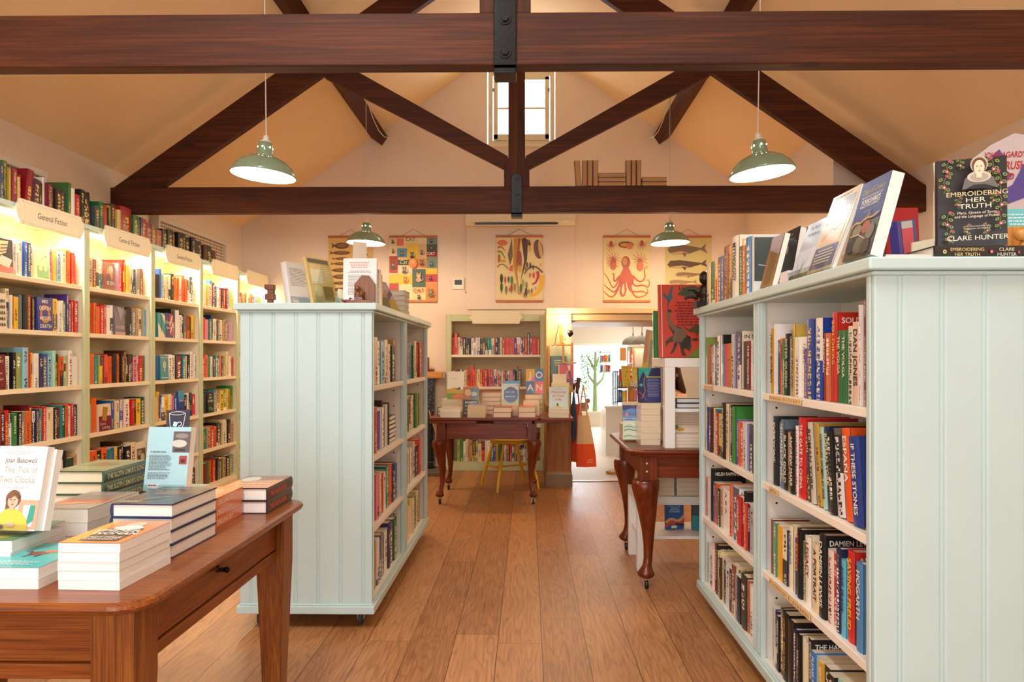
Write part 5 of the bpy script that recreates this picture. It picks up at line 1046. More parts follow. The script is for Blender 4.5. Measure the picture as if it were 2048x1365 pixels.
# front stack: orange cover
spider = [('r', 0, 0, 1, 1, '#e87a34'), ('p', [(0, .0), (.35, 0), (.1, 1), (0, 1)], '#efa63c'), ('r', .22, .08, .86, .62, '#3c2a24'), ('e', .55, .80, .16, .13, '#d9b49a'), ('e', .55, .66, .25, .10, '#e9e0d6'), ('t', 'SPIDER', .5, .47, .020, 'w', 1, .11), ('t', 'WOMAN', .56, .34, .020, 'w', 1, .11), ('t', 'LADY HALE', .52, .20, .011, 'w', 1, .085), ('lines', .2, .85, .15, 2, .03, 'w', 1)]
pile(-1.055, 1.52, tz, -2, 5, .142, .205, .0205, 'w', spider, 'white-edged paperback in the front stack with orange Lady Hale cover', hard=False, jit=.6, page='#fbf8f4')
monkey = [('r', 0, 0, 1, 1, '#4fb4b4'), ('e', .55, .55, .14, .08, '#8a4a30'), ('e', .68, .62, .10, .05, '#e07a3c'), ('l', [(.45, .55), (.38, .64), (.34, .60)], .008, .004, '#6a3a28'), ('l', [(.5, .5), (.44, .4)], .008, .005, '#6a3a28'), ('l', [(.62, .5), (.60, .4)], .008, .005, '#6a3a28'), ('t', 'MON', .8, .84, .022, '#d8efe8', 1), ('lines', .05, .9, .22, 5, .035, '#cfeae6')]
pile(-1.275, 1.52, tz, 0, 2, .175, .205, .0235, '#e8ecea', monkey, 'paperback with turquoise cover in the low front-left stack', hard=False, jit=.8, page='#fbf8f4')
fire = [('r', 0, 0, 1, 1, '#8f8478'), ('p', [(.08, .25), (.9, .3), (.95, .62), (.6, .52), (.1, .56)], '#b8452a'), ('p', [(.05, .18), (.5, .28), (.9, .42), (.4, .40)], '#e0883c'), ('e', .5, .45, .3, .07, '#8a2c1c'), ('lines', .2, .85, .82, 2, .05, '#d8c8b8', 1)]
pile(-1.345, 1.84, tz, -1, 3, .150, .24, .036, '#d9d2c6', fire, 'thick cream-edged paperback, grey cover with fiery picture', hard=False, jit=.5, page='#efe8dc')
navy = [('r', 0, 0, 1, 1, '#3c383c'), ('p', [(.25, .2), (.9, .5), (.95, .56), (.3, .3)], '#6c6a70'), ('p', [(.1, .1), (.6, .3), (.5, .36)], '#55525a'), ('t', 'THE LETTERS', .4, .82, .012, '#cfa868', 0), ('t', 'OF LONG AGO', .5, .68, .012, '#cfa868', 0), ('lines', .2, .9, .62, 3, .06, '#b89a68', 1), ('lines', .05, .5, .12, 2, .05, '#e0d8cc')]
pile(-1.086, 1.765, tz, -1.5, 4, .163, .238, .0345, '#26305a', navy, 'navy-boarded hardback in the tall middle stack', jit=1.2, page='#f6f2ea')
sloth = [('r', 0, 0, 1, 1, '#8a9468'), ('e', .5, .45, .3, .16, '#6f7c4c'), ('e', .52, .46, .16, .07, '#a8562c'), ('t', 'THE SLOTH', .5, .78, .02, '#c8d098', 1, .12), ('t', 'LEMURS SONG', .5, .66, .018, '#c8d098', 1, .13), ('lines', .15, .85, .2, 3, .06, '#b8c088', 1)]
pile(-1.315, 2.335, tz+.06, 180, 3, .162, .238, .036, '#3c5a48', sloth, 'green hardback THE SLOTH LEMUR\'S SONG, in the back-left stack', spine=("THE SLOTH LEMUR'S SONG", '#d8cf9a', .016), jit=.6, page='#f0e4c4')
pile(-1.315, 2.335, tz, 180, 2, .165, .238, .029, '#7cb8c0', None, 'pale blue book under the green hardbacks', jit=.6)
circ = [('r', 0, 0, 1, 1, '#d8824c'), ('e', .5, .5, .3, .3, '#e8a878'), ('lines', .15, .85, .8, 2, .08, 'w', 1)]
pile(-.952, 2.262, tz, 180, 3, .130, .198, .030, '#e07c3c', circ, 'orange-spined paperback, small stack beside the navy books', hard=False, spine=('CIRCLING SKY', '#f6e6d0', .014), jit=1.5, page='#f2e4cc')
nat = [('r', 0, 0, 1, 1, '#d0884c'), ('p', [(.0, 0), (1, .0), (1, .35), (.5, .45), (0, .3)], '#8a4a2c'), ('e', .75, .3, .2, .2, '#c4c8b8'), ('t', 'COLIN', .5, .80, .020, '#f2d8b0', 1), ('t', 'THUBRON', .5, .64, .020, '#f2d8b0', 1, .12), ('lines', .1, .9, .5, 2, .06, '#f2d8b0', 1)]
pile(-.872, 2.505, tz, 180, 2, .160, .236, .042, '#3a2c2c', nat, 'dark-spined hardback with brown and orange cover at the table corner', spine=('THE AMUR RIVER', '#e0583c', .016), jit=1.5, page='#f6f2ea')
zt_ = pile(-1.378, 1.60, tz, 2, 3, .150, .2, .028, '#e8e6e4', [('r', 0, 0, 1, 1, '#5a8a5c'), ('e', .5, .3, .4, .2, '#e0b83c')], 'white-spined paperback in the stack under the Joan Bakewell book', hard=False, jit=1, page='#efe9e4')
face = [('r', 0, 0, 1, 1, '#f3f1ee'), ('r', 0, .0, 1, .34, '#d9d4dc'), ('r', .60, .02, 1, .36, '#d9a488'), ('r', .70, .05, .92, .30, '#cfd6e4'), ('p', [(.80, .06), (.94, .12), (.94, .30), (.84, .30)], '#2f9c86'), ('p', [(.10, .0), (.86, .0), (.80, .14), (.66, .22), (.52, .26), (.36, .26), (.2, .16)], '#ecc94c'), ('e', .47, .37, .155, .105, '#7a5238'), ('p', [(.33, .36), (.34, .24), (.42, .26), (.41, .36)], '#7a5238'), ('e', .475, .345, .105, .085, '#e6b89c'), ('r', .43, .24, .52, .29, '#e6b89c'),
  ('e', .435, .36, .014, .006, '#2a1c18'), ('e', .515, .36, .014, .006, '#2a1c18'), ('e', .475, .305, .03, .007, '#b4504c'), ('l', [(.475, .36), (.482, .33), (.47, .325)], .001, .001, '#b88468'), ('p', [(.36, .40), (.47, .44), (.60, .40), (.58, .37), (.5, .41), (.40, .37)], '#7a5238'), ('e', .5, .07, .10, .025, '#e6b89c'), ('e', .25, .04, .13, .03, '#4a4044'),
  ('lines', .2, .9, .93, 2, .022, '#b4b0b0'), ('t', 'Joan Bakewell', .52, .80, .0125, '#2a2220', 0, .086), ('t', 'The Tick of', .54, .68, .0155, '#a09a96', 0, .090), ('t', 'Two Clocks', .50, .56, .0165, '#a09a96', 0, .098), ('t', 'A Tale of Moving On', .50, .49, .006, '#8a8480', 0, .072)]
M0 = T((-1.332, 1.655, zt_+.010)) @ RZ(-6) @ RX(-12)
display(M0 @ T((0, .004, .004)), .132, .205, .020, '#f3f1ee', face, 'white book The Tick of Two Clocks with woman in yellow, on acrylic stand', hard=False)
display(M0 @ T((.006, .0255, .004)), .132, .200, .020, '#f3f1ee', None, 'second white copy standing behind The Tick of Two Clocks', hard=False)
tag(easel(T((-1.330, 1.653, zt_+.001)) @ RZ(-6), .12, 'clear acrylic stand holding The Tick of Two Clocks', lean=12, th=.05))
zz = pile(-1.235, 2.13, tz, 0, 3, .14, .21, .028, '#a8c8cc', None, 'pale book hidden under the blue back-cover display book', hard=False)
back = [('r', 0, 0, 1, 1, '#a5cfd8'), ('r', .60, .60, 1, .93, '#5c5654'), ('e', .75, .74, .18, .06, '#c8c4bc'), ('e', .8, .86, .15, .04, '#8a8680'), ('r', .65, .62, .9, .66, '#34302e'), ('r', .78, .42, .96, .55, '#a8382c'), ('r', .82, .44, .92, .5, '#3a2220'), ('t', 'A stunning story', .28, .60, .0055, '#3a3432', 1, .052), ('lines', .08, .62, .55, 11, .022, '#5a6468'), ('lines', .08, .66, .28, 5, .022, '#5a6468'), ('r', .1, .04, .36, .11, '#e8dce0'), ('lines', .12, .34, .08, 1, .05, '#7a2838')]
M1 = T((-1.232, 2.17, zz+.009)) @ RZ(-3) @ RX(-9)
display(M1, .142, .205, .030, '#a5cfd8', back, 'pale blue back cover with black and white photo standing in acrylic holder', hard=False)
easel(T((-1.232, 2.166, zz+.001)) @ RZ(-3), .142, 'clear acrylic holder carrying the pale blue display book', h=.14, lean=9, th=.034)
m = MB().box(0, .078, 0, .001, 0, .075, c='#2c2a3c'); art(m, .078, .075, [('l', [(.12, .85), (.2, .1), (.72, .1), (.82, .85)], .0016, .0016, 'w'), ('l', [(.12, .85), (.3, .92), (.65, .92), (.82, .85), (.65, .78), (.3, .78), (.12, .85)], .0014, .0014, 'w'), ('p', [(.22, .12), (.7, .12), (.72, .24), (.2, .26)], '#d8523c'), ('p', [(.3, .3), (.45, .26), (.52, .45), (.34, .5)], '#a8dce4'), ('l', [(.55, .28), (.7, .35), (.62, .5), (.5, .42)], .002, .002, 'w')])
tag(m.build('bookmark_card', 'print', M=M1 @ T((.050, .012, .185)) @ RY(-2)), 'navy card with a drawn whisky glass tucked in the blue display book', 'bookmark')

# ---- top of left aisle bookcase ------------------------------------------
hz = HT+.0006
def tilt(px0, Y, lean, rz=0, z=hz): return T((xY(px0, Y), Y, z)) @ RZ(rz) @ RX(-lean)
bk1 = [('r', 0, 0, 1, 1, '#e2dfe0'), ('lines', .1, .9, .85, 12, .035, '#8a8684'), ('r', 0, 0, 1, .22, '#9ab4c4'), ('r', .1, .05, .35, .14, '#d8cfc8')]
display(T((xY(572, 3.42), 3.50, hz+.010)) @ RZ(62) @ RX(-10), .155, .235, .038, '#e2dfe0', bk1, 'white-backed hardback leaning on a stand at island top left', page='#ecdcc0')
easel(T((xY(572, 3.42), 3.498, hz)) @ RZ(62), .14, 'clear stand under the white-backed hardback on left bookcase', lean=10, th=.042)
display(T((xY(597, 3.72), 3.72, hz)) @ RZ(8), .11, .17, .02, '#a8d0d0', None, 'pale turquoise booklet between the two leaning books, left bookcase top', hard=False)
gold = [('r', 0, 0, 1, 1, '#d2b672'), ('r', .05, .88, .9, .97, '#6a6458'), ('r', .08, .45, .55, .75, '#e0d6b4'), ('lines', .1, .9, .82, 9, .04, '#efe6c8'), ('r', .5, .1, .9, .4, '#8a7034'), ('e', .3, .3, .15, .12, '#dccf9c')]
display(T((xY(628, 3.30), 3.30, hz+.002)) @ RZ(62) @ RX(-14), .165, .245, .022, '#c4ae74', gold, 'ochre newspaper-print book leaning back under a clear stand, left bookcase top', page='#e8ddc8')
t = thing('acrylic_stand', 'tall triangular clear acrylic stand in front of the ochre book', 'book stand', (xY(628, 3.27), 3.27, hz), (0, 0, R(30)), group='clear acrylic book stands')
MB().add([(0, 0, 0), (.13, 0, 0), (.085, .05, .2), (.045, .05, .2), (0, .003, 0), (.13, .003, 0), (.085, .053, .2), (.045, .053, .2)], [(0, 1, 2, 3), (7, 6, 5, 4), (0, 4, 5, 1), (1, 5, 6, 2), (2, 6, 7, 3), (3, 7, 4, 0)]).build('back_plate', 'acrylic', t); MB().box(0, .13, -.05, 0, 0, .003).box(0, .13, -.05, -.047, .003, .03).build('front_lip', 'acrylic', t)
for i, (px, rz, h) in enumerate(((668, 20, .085), (677, 8, .07))):
    display(T((xY(px, 3.34+.03*i), 3.34+.03*i, hz)) @ RZ(rz) @ RY(14) , .045, h, .012, '#e2d2ae', None, 'small cream booklet leaning beside the white book, %s' % ['left one', 'right one'][i], hard=False)
wb = [('r', 0, 0, 1, 1, '#e9e6e2'), ('lines', .12, .85, .90, 2, .035, '#d0685c', 1), ('lines', .2, .78, .83, 2, .035, '#d0685c', 1), ('lines', .15, .85, .72, 2, .03, '#8a8684', 1), ('lines', .15, .85, .63, 14, .032, '#8a8684')]
display(T((xY(686, 3.30), 3.30, hz)) @ RX(-3), .162, .226, .022, '#e9e6e2', wb, 'white back cover facing the aisle entrance behind the wooden bookend')
M = T((xY(708, 3.36), 3.345, hz+.20)) @ RZ(35)
tag(MB().box(0, .07, 0, .004, 0, .115, c='#d8c8b0').build('greeting_card', 'print', M=M), 'tall pale card rising behind the white back cover', 'card')
t = thing('bookend', 'oak arch-shaped bookend with a carved bear, left aisle bookcase top', 'bookend', (xY(708, 3.27), 3.255, hz))
MB().prism([(0, .0), (.1, 0), (.1, .095), (.07, .138), (.035, .138), (0, .095)], .02, .035, 'y').box(-.02, .1, -.05, .02, 0, .014).build('back_board', 'oak_z', t, bevel=.002)
MB().ball(.025, -.012, .036, .018, .016, .024).ball(.022, -.014, .072, .013, .012, .013).box(.012, .05, -.03, .01, .014, .030).ball(.042, -.012, .046, .010, .01, .018).build('carved_bear', 'carved_wood', t)
tag(MB().ball(0, 0, .011, .018, .008, .008).tube([(.012, 0, .012), (.022, 0, .026), (.030, 0, .022)], [.004, .004, .002]).tube([(-.012, 0, .012), (-.026, 0, .02)], [.005, .001]).build('bird_figurine', 'ribbon', loc=(xY(692, 3.24), 3.24, HT+.001)), 'tiny red bird figurine on left bookcase top edge', 'figurine')
t = thing('wooden_puzzle', 'stacked reddish wooden block figure at left end of bookcase top', 'ornament', (xY(541, 3.5), 3.5, hz))
m = MB().box(-.02, .02, -.02, .02, 0, .012).box(-.013, .013, -.013, .013, .012, .04).box(-.022, .022, -.02, .02, .04, .07).box(-.012, .018, -.015, .015, .07, .092).box(-.024, .02, -.02, .02, .092, .118); m.build('block_stack', 'carved_wood', t, bevel=.001)
# spines along the aisle edge of the left bookcase top
XS = IX1-.02
for i, (a, b, c, h) in enumerate(((3.36, 3.41, '#4a5a94', .19), (3.41, 3.445, '#3c78a8', .185), (3.445, 3.50, '#e8e4e0', .19), (3.50, 3.525, 'e', .17))):
    mc, mp = MB(), MB(); book_geo(mc, mp, b-a-.001, h, .14, c, 'w', False, sty=.5, seed=.1+.2*i); o = mc.build('book', 'book_cover', M=T((XS, a, hz)) @ RZ(90)); mp.build('pages', 'book_pages', o); tag(o, '%s spine upright on left bookcase top, right of the white book' % ['violet-blue', 'blue', 'white', 'tan'][i], 'book', 'books on the left bookcase top')
lav = [('r', 0, 0, 1, 1, '#b8a8b8'), ('r', 0, 0, 1, .4, '#b89c3c'), ('p', [(0, .2), (1, .6), (1, .75), (0, .4)], '#6a5484'), ('lines', .1, .9, .85, 3, .06, 'w', 1)]
display(T((XS-.02, 3.60, hz+.002)) @ RZ(78) @ RX(-20), .13, .18, .010, '#c8b4ac', [('r', 0, 0, 1, .5, '#4c5a34'), ('p', [(0, .4), (.3, .8), (.6, .45), (1, .7), (1, .4)], '#b0903c'), ('lines', .1, .9, .85, 3, .06, '#5a3c30', 1)], 'thin landscape-cover book leaning on left bookcase top', hard=False)
display(T((XS-.01, 3.78, hz+.002)) @ RZ(78) @ RX(-28), .15, .20, .010, '#b8a8b8', lav, 'mauve and mustard book leaning back on left bookcase top', hard=False)
pile(XS-.155, 4.14, HT, 0, 5, .16, .17, .030, '#a89cb4', None, 'grey-mauve hardback in the stack on left bookcase top', page='#cbbfa6')
tag(MB().box(0, .10, 0, .30, 0, .001, c='#cdbfc0').build('price_list', 'print', M=T((XS-.03, 4.42, HT+.004)) @ RY(22)), 'pale paper leaflet drooping over the far edge of left bookcase', 'leaflet')

# ---- top of right aisle bookcases ----------------------------------------
XT = RX0+.008
row = [(1422, '#2a4a8c', .245), (1430, '#2f6a38', .245), (1434, '#c8342c', .245), (1436.5, '#e8a82c', .245), (1443, '#4a3288', .25), (1448, '#2a5a94', .25), (1456.5, '#7a2a20', .29), (1464, '#2c2236', .28)]
prev = 1413.5; cl = ['dark blue', 'green', 'red', 'yellow', 'purple', 'steel blue', 'tall red-brown', 'tall dark aubergine']
for i, (px, c, h) in enumerate(row):
    ya, yb = yX(prev, XT), yX(px, XT); prev = px; h *= .86
    mc, mp = MB(), MB(); book_geo(mc, mp, ya-yb-.001, h, .16, c, '#f0e0b0' if i < 6 else '#e8a02c', True, sty=.7, seed=.07+.11*i)
    o = mc.build('book', 'book_cover', M=T((XT, ya, hz)) @ RZ(-90)); mp.build('pages', 'book_pages', o); tag(o, '%s spine in the far row on the right bookcase top' % cl[i], 'book', 'upright books on the right bookcase top')
def top_up(px0, px1, c, h, label, title=None, tc='k', d=.18, hard=True, ct=None):
    ya, yb = yX(px0, XT), yX(px1, XT); mc, mp = MB(), MB(); tt = ya-yb-.001; book_geo(mc, mp, tt, h, d, c, 'w', hard, sty=0 if title else .5, seed=.3+px0 % 1)
    o = mc.build('book', 'book_cover', M=T((XT, ya, hz)) @ RZ(-90)); mp.build('pages', 'book_pages', o); tag(o, label, 'book', 'upright books on the right bookcase top')
    if title: m = MB(); hh = tt*.45; put_text(m, title, T((tt/2, -.0066 if hard else -.0008, h*.9)) @ RY(90) @ T((0, 0, -hh*.5)), hh, h*.62, tc, 1, align='l'); m.build('spine_title', 'print', o)
    if ct: m = MB(); art(m, d*.96, h*.96, ct, T((tt+.0004, .003, h*.02)) @ RZ(90)); m.build('cover_print', 'print_gloss', o)
top_up(1464.5, 1478, '#efe8da', .27, 'large cream book titled Mythology on right bookcase top', 'MYTHOLOGY', 'k', .24, ct=[('r', .04, .05, .96, .95, '#e8b478'), ('r', .08, .08, .92, .92, '#efe8da'), ('r', .1, .5, .4, .88, '#efb83c')])
top_up(1479, 1484, '#4c6a34', .215, 'green spine beside the cream Mythology book', None, 'w', .15, False)
top_up(1484.5, 1491, '#dc7a1c', .21, 'orange book titled Rome on right bookcase top', 'ROME', 'w', .15, False)
top_up(1492, 1503, '#1880c0', .235, 'bright blue spine on the right bookcase top', None, 'w', .15)
top_up(1504, 1507, '#e8e6e2', .23, 'grey book with pale serpent picture, right bookcase top', None, 'w', .17, False, ct=[('r', 0, .2, 1, 1, '#4a5450'), ('l', [(.3, .25), (.5, .4), (.45, .65), (.6, .85), (.5, .98)], .03, .02, '#90a09c'), ('l', [(.1, .5), (.5, .45), (.9, .6)], .004, .002, '#b8c4c0'), ('l', [(.7, .95), (.6, .7), (.9, .4)], .008, .004, '#a8b4b0')])
def leaner(px0, Y1_, w_, h, th, lean, c, els, label, X=RX0+.0, hard=False, stand=None, z=hz+.003):
    ya = yX(px0, X); z += th*math.sin(R(lean)); display(T((X, ya, z)) @ RZ(-90) @ RX(-lean), w_, h, th, c, els, label, hard=hard)
    if stand: easel(T((X, ya-.004, hz)) @ RZ(-90), w_-.008, stand, h=.15, lean=lean, th=th)
bark = [('r', 0, 0, 1, 1, '#9a7448'), ('p', [(.1, .75), (.9, .6), (1, 1), (0, 1)], '#b8aab0')]+[('l', [(.2+.1*i, .05), (.15+.12*i, .3), (.25+.1*i, .5), (.2+.11*i, .72)], .004, .002, '#6a4a28') for i in range(6)]
leaner(1520, 0, .13, .20, .02, 14, '#9a7448', bark, 'brown bark-patterned paperback leaning on right bookcase top')
blk = [('r', 0, 0, 1, 1, '#17110f'), ('p', [(.1, 0), (.2, .55), (.5, .72), (.9, .5), (1, 0)], '#2a1210'), ('e', .45, .66, .06, .08, '#c88a60'), ('e', .45, .62, .09, .12, '#2a1a14'), ('e', .45, .66, .055, .07, '#d29a72'), ('e', .25, .2, .05, .05, '#c07850'), ('e', .7, .22, .05, .05, '#c07850'), ('r', 0, 0, .08, .5, '#1f3f6a'), ('t', 'LADY', .6, .88, .010, '#b0a89c', 0), ('lines', .3, .9, .82, 2, .03, '#8a8078', 1)]
leaner(1549, 0, .155, .235, .03, 10, '#17110f', blk, 'black portrait-cover book leaning back on the right bookcase top', X=RX0+.09, hard=True)
leaner(1569, 0, .15, .235, .03, 12, '#e8e4e2', None, 'white-edged paperback leaning behind the black portrait book', X=RX0+.14)
pile(RX0+.02, 2.42, HT, 0, 4, .11, .075, .012, '#e4d8dc', None, 'small pale booklet in the stack on right bookcase top', hard=False, page='#e6dadc')
silver = [('r', 0, 0, 1, 1, '#b4b8c0'), ('r', 0, 0, 1, .5, '#cdd2dc'), ('t', 'The North', .5, .86, .014, '#2a2a30', 0, .08), ('t', 'Yorkshire', .5, .74, .014, '#2a2a30', 0, .10), ('l', [(.4, .05), (.5, .2), (.42, .34)], .003, .001, '#5a5248'), ('l', [(.5, .05), (.55, .22), (.7, .34)], .003, .001, '#5a5248'), ('l', [(.3, .05), (.3, .2), (.2, .3)], .003, .001, '#5a5248'), ('r', 0, 0, 1, .06, '#5a4c3c')]
leaner(1578, 0, .15, .20, .008, 20, '#b4b8c0', silver, 'silver-grey Yorkshire book with bare trees leaning in a clear stand', X=RX0-.003, stand='clear stand under the silver Yorkshire book, right bookcase top')
mapb = [('r', 0, 0, 1, 1, '#d9c8a0'), ('r', .06, .04, .94, .32, '#5a6088'), ('r', .08, .62, .92, .92, '#9aa4b0'), ('r', .1, .34, .9, .58, '#e0b890'), ('l', [(.2, .4), (.45, .56), (.6, .48), (.85, .6)], .004, .003, '#b05c3c'), ('lines', .12, .86, .26, 5, .04, '#e0cc98', 1), ('t', 'WALKS', .55, .80, .018, '#e8dca8', 0), ('lines', .1, .9, .95, 1, .03, '#8a7c58')]
leaner(1612, 0, .185, .262, .012, 20, '#d9c8a0', mapb, 'glossy map-pattern book leaning in clear stand between two Yorkshire books', X=RX0-.003, stand='clear acrylic stand holding the glossy map-pattern book')
clash = [('r', 0, 0, 1, 1, '#34427a'), ('r', 0, 0, 1, .46, '#5a564c'), ('t', 'Clash of Crowns', .5, .83, .017, '#b8a050', 0, .125, .15), ('t', 'THE BATTLE OF BYLAND 1322', .5, .77, .007, '#e4e0d8', 0, .115), ('t', "YORKSHIRE'S", .5, .695, .014, 'w', 1, .105), ('t', 'FORGOTTEN CONFLICT', .5, .65, .008, '#e4e0d8', 1, .105), ('lines', .35, .65, .58, 1, .03, '#8a90a0', 1), ('e', .3, .36, .16, .08, '#8a7c64'), ('e', .6, .38, .14, .08, '#a8543c'), ('e', .8, .30, .14, .10, '#77705c'), ('e', .2, .18, .16, .1, '#3c3a38'), ('e', .5, .16, .18, .12, '#6a6656'), ('e', .75, .12, .16, .1, '#4a4640'), ('l', [(.05, .42), (.2, .48), (.35, .44), (.55, .5), (.75, .47), (.97, .52)], .006, .005, '#c89a3c'), ('l', [(.1, .3), (.4, .3), (.7, .22)], .003, .003, '#c8b890'), ('l', [(.55, .46), (.62, .56), (.66, .5)], .004, .002, '#c89a3c')]
leaner(1685, 0, .155, .228, .034, 15, '#34427a', clash, 'blue paperback Clash of Crowns leaning in a clear stand', X=RX0-.002, stand='clear stand under Clash of Crowns, nearest on right bookcase')
leaner(1700, 0, .11, .245, .004, 15, '#4a4a98', [('t', 'Lost', .5, .9, .016, 'w', 0)], 'thin violet booklet standing taller behind Clash of Crowns', X=RX0+.045)
# Embroidering Her Truth
def sprig(x, y, s, f=1):
    o = [('l', [(x, y), (x+.02*f*s, y+.05*s), (x-.01*f*s, y+.10*s), (x+.03*f*s, y+.15*s)], .0012, .0012, '#7a8a3c')]
    for i, (dx, dy) in enumerate(((.045, .03), (-.035, .06), (.04, .09), (-.04, .12), (.055, .14))): o.append(('e', x+dx*f*s, y+dy*s, .026*s, .013*s, '#8c9c44', 35*f*(1 if i % 2 else -1))); o.append(('e', x+dx*f*s, y+dy*s, .014*s, .006*s, '#23201f', 35*f*(1 if i % 2 else -1)))
    o += [('e', x, y+.05*s, .024*s, .017*s, '#b04050'), ('e', x, y+.05*s, .010*s, .007*s, '#f0d8d0'), ('e', x+.03*f*s, y+.15*s, .02*s, .015*s, '#b4485a')]
    return o
emb = [('r', 0, 0, 1, 1, '#262223')]
for q in ((.10, .62, 1.3, 1), (.14, .80, 1.2, 1), (.80, .78, 1.3, -1), (.90, .62, 1.3, -1), (.32, .86, .9, 1), (.12, .18, 1.3, 1), (.14, .02, 1.0, 1), (.88, .36, 1.3, -1), (.86, .16, 1.2, -1), (.38, .10, .8, 1), (.66, .10, .8, -1), (.25, .40, .8, 1), (.74, .42, .8, -1)): emb += sprig(*q)
emb += [('p', [(.30, .60), (.34, .72), (.44, .76), (.62, .76), (.74, .72), (.80, .61), (.56, .63)], '#6c6460'), ('e', .54, .735, .17, .062, '#c9bda8'), ('e', .54, .73, .13, .045, '#a89c8c'), ('e', .54, .87, .125, .095, '#b8aa98'), ('e', .54, .86, .105, .085, '#6a3c2c'), ('e', .54, .835, .075, .082, '#eccfae'), ('r', .50, .72, .58, .78, '#eccfae'),
  ('e', .51, .848, .012, .005, '#3a2a24'), ('e', .57, .848, .012, .005, '#3a2a24'), ('e', .54, .795, .018, .005, '#b86a5c'), ('l', [(.543, .845), (.55, .818), (.54, .812)], .0008, .0008, '#c49a80'), ('p', [(.34, .60), (.46, .645), (.62, .645), (.78, .60), (.56, .60)], '#1c1a1c'),
  ('t', 'EMBROIDERING', .5, .525, .0122, '#e8cf98', 0, .138), ('t', 'HER', .48, .455, .0122, '#ece0c4', 0, .045), ('t', 'TRUTH', .48, .385, .0125, '#ece0c4', 0, .073), ('t', 'Mary, Queen of Scots', .5, .325, .0068, '#e8dcc4', 0, .088), ('t', 'and the Language of Power', .5, .285, .0068, '#e8dcc4', 0, .100), ('t', '"A charmed feat of', .5, .18, .0040, '#d8ccb4', 0, .05), ('t', 'imagination and learning"', .5, .155, .0040, '#d8ccb4', 0, .06), ('t', 'CLARE HUNTER', .5, .035, .0125, '#ece0c4', 0, .136)]
ex, ey = xY(1872, 1.825), 1.825; lz = HT+.0006
o = display(T((xY(1869, 1.80), 1.795+.0, lz+.033)) @ RZ(90) @ RX(-90), .160, .238, .032, '#2b2524', None, 'closed copy of Embroidering Her Truth lying under the upright copy', page='#f2e4cc') if False else None
Ml = T((xY(1868, 1.79), 1.79, lz+.0325)) @ RZ(90) @ RX(-90) @ T((0, 0, -.238)) if False else T((xY(1868, 1.79), 1.79, lz+.0325)) @ Matrix(((0, 0, 1, 0), (1, 0, 0, 0), (0, -1, 0, 0), (0, 0, 0, 1)))
Ml = T((xY(1868, 1.79)+.240, 1.79, lz+.0325)) @ RZ(90) @ RX(-90)
o = display(Ml, .165, .240, .032, '#2b2524', None, 'closed copy of Embroidering Her Truth lying under the upright one', page='#f2e4cc')
m = MB(); Mx = T((xY(1868, 1.79), 1.79-.0052, lz)); Mi = Ml.inverted()
art(m, .240, .032, [('e', .10, .5, .020, .16, '#d8cf90'), ('e', .10, .5, .008, .07, '#2b2524'), ('t', 'EMBROIDERING', .34, .56, .0085, '#e4c888', 0, .088), ('t', 'HER TRUTH', .34, .16, .0085, '#e4c888', 0, .066), ('e', .60, .5, .020, .15, '#b04050'), ('e', .60, .5, .008, .06, '#f0d8d0'), ('t', 'CLARE', .76, .56, .0085, '#e8dcc4', 0, .040), ('t', 'HUNTER', .76, .16, .0085, '#e8dcc4', 0, .050), ('e', .89, .45, .012, .12, '#b4485a')], Mi @ Mx, base=-.0008); m.build('spine_lettering', 'print', o)
display(T((ex+.016, ey+.02, lz+.0345)) @ RZ(-20) @ RX(-2), .158, .236, .030, '#262223', emb, 'black embroidered-pattern book Embroidering Her Truth standing upright facing camera', page='#d8b880')
pile(.937, 1.80, HT, 0, 1, .150, .12, .012, '#e8dcd8', None, 'thin pale paperback lying at the near corner of right bookcase top', hard=False, page='#f0dcd4')
t = thing('bookend', 'honey-coloured wooden bookend with carved figure, right bookcase top edge', 'bookend', (xY(1992, 1.98), 1.98, hz))
MB().prism([(0, 0), (.16, 0), (.16, .10), (.13, .125), (.03, .125), (0, .095)], .03, .045, 'y').box(0, .16, -.06, .03, 0, .02).build('back_board', 'pine_z', t, bevel=.003)
MB().ball(.085, -.01, .05, .03, .022, .034).ball(.065, -.012, .092, .022, .018, .018).ball(.10, -.02, .028, .025).box(.05, .12, -.04, .01, .02, .032).build('carved_figure', 'pine', t)
display(T((xY(1990, 2.10), 2.10, hz)), .18, .195, .02, '#6cc8cc', [('lines', .15, .9, .9, 4, .05, '#e8f4f0', 1)], 'turquoise book standing behind the honey wooden bookend', hard=False)
t = thing('card_rack', 'cream wooden card rack with rounded openings on right bookcase top', 'rack', (xY(1832, 2.12), 2.14, hz))
MB().prism([(0, 0), (.26, 0), (.26, .15), (.08, .115), (0, .10)], 0, .008, 'y').prism([(0, 0), (.26, 0), (.26, .08), (0, .05)], -.07, -.062, 'y').box(0, .26, -.07, .008, 0, .008).build('slotted_panels', 'frame_paint', t)
t = thing('display_bin', 'tall white and violet cardboard display reading Windrush Child by right wall', 'display stand', (xY(1868, 2.9), 2.9, 0), (0, 0, R(-8)))
M = Matrix.Identity(4)
MB().prism([(0, 1.5), (.36, 1.5), (.40, 2.14), (.37, 2.20), (.31, 2.215), (.22, 2.17), (.08, 2.06), (0, 1.98)], 0, .006, 'y', c='#d2c4c2').build('header_card', 'print', t)
MB().box(.0, .40, 0, .30, 0, 1.5, c='#5a4c8c').build('bin_body', 'print', t)
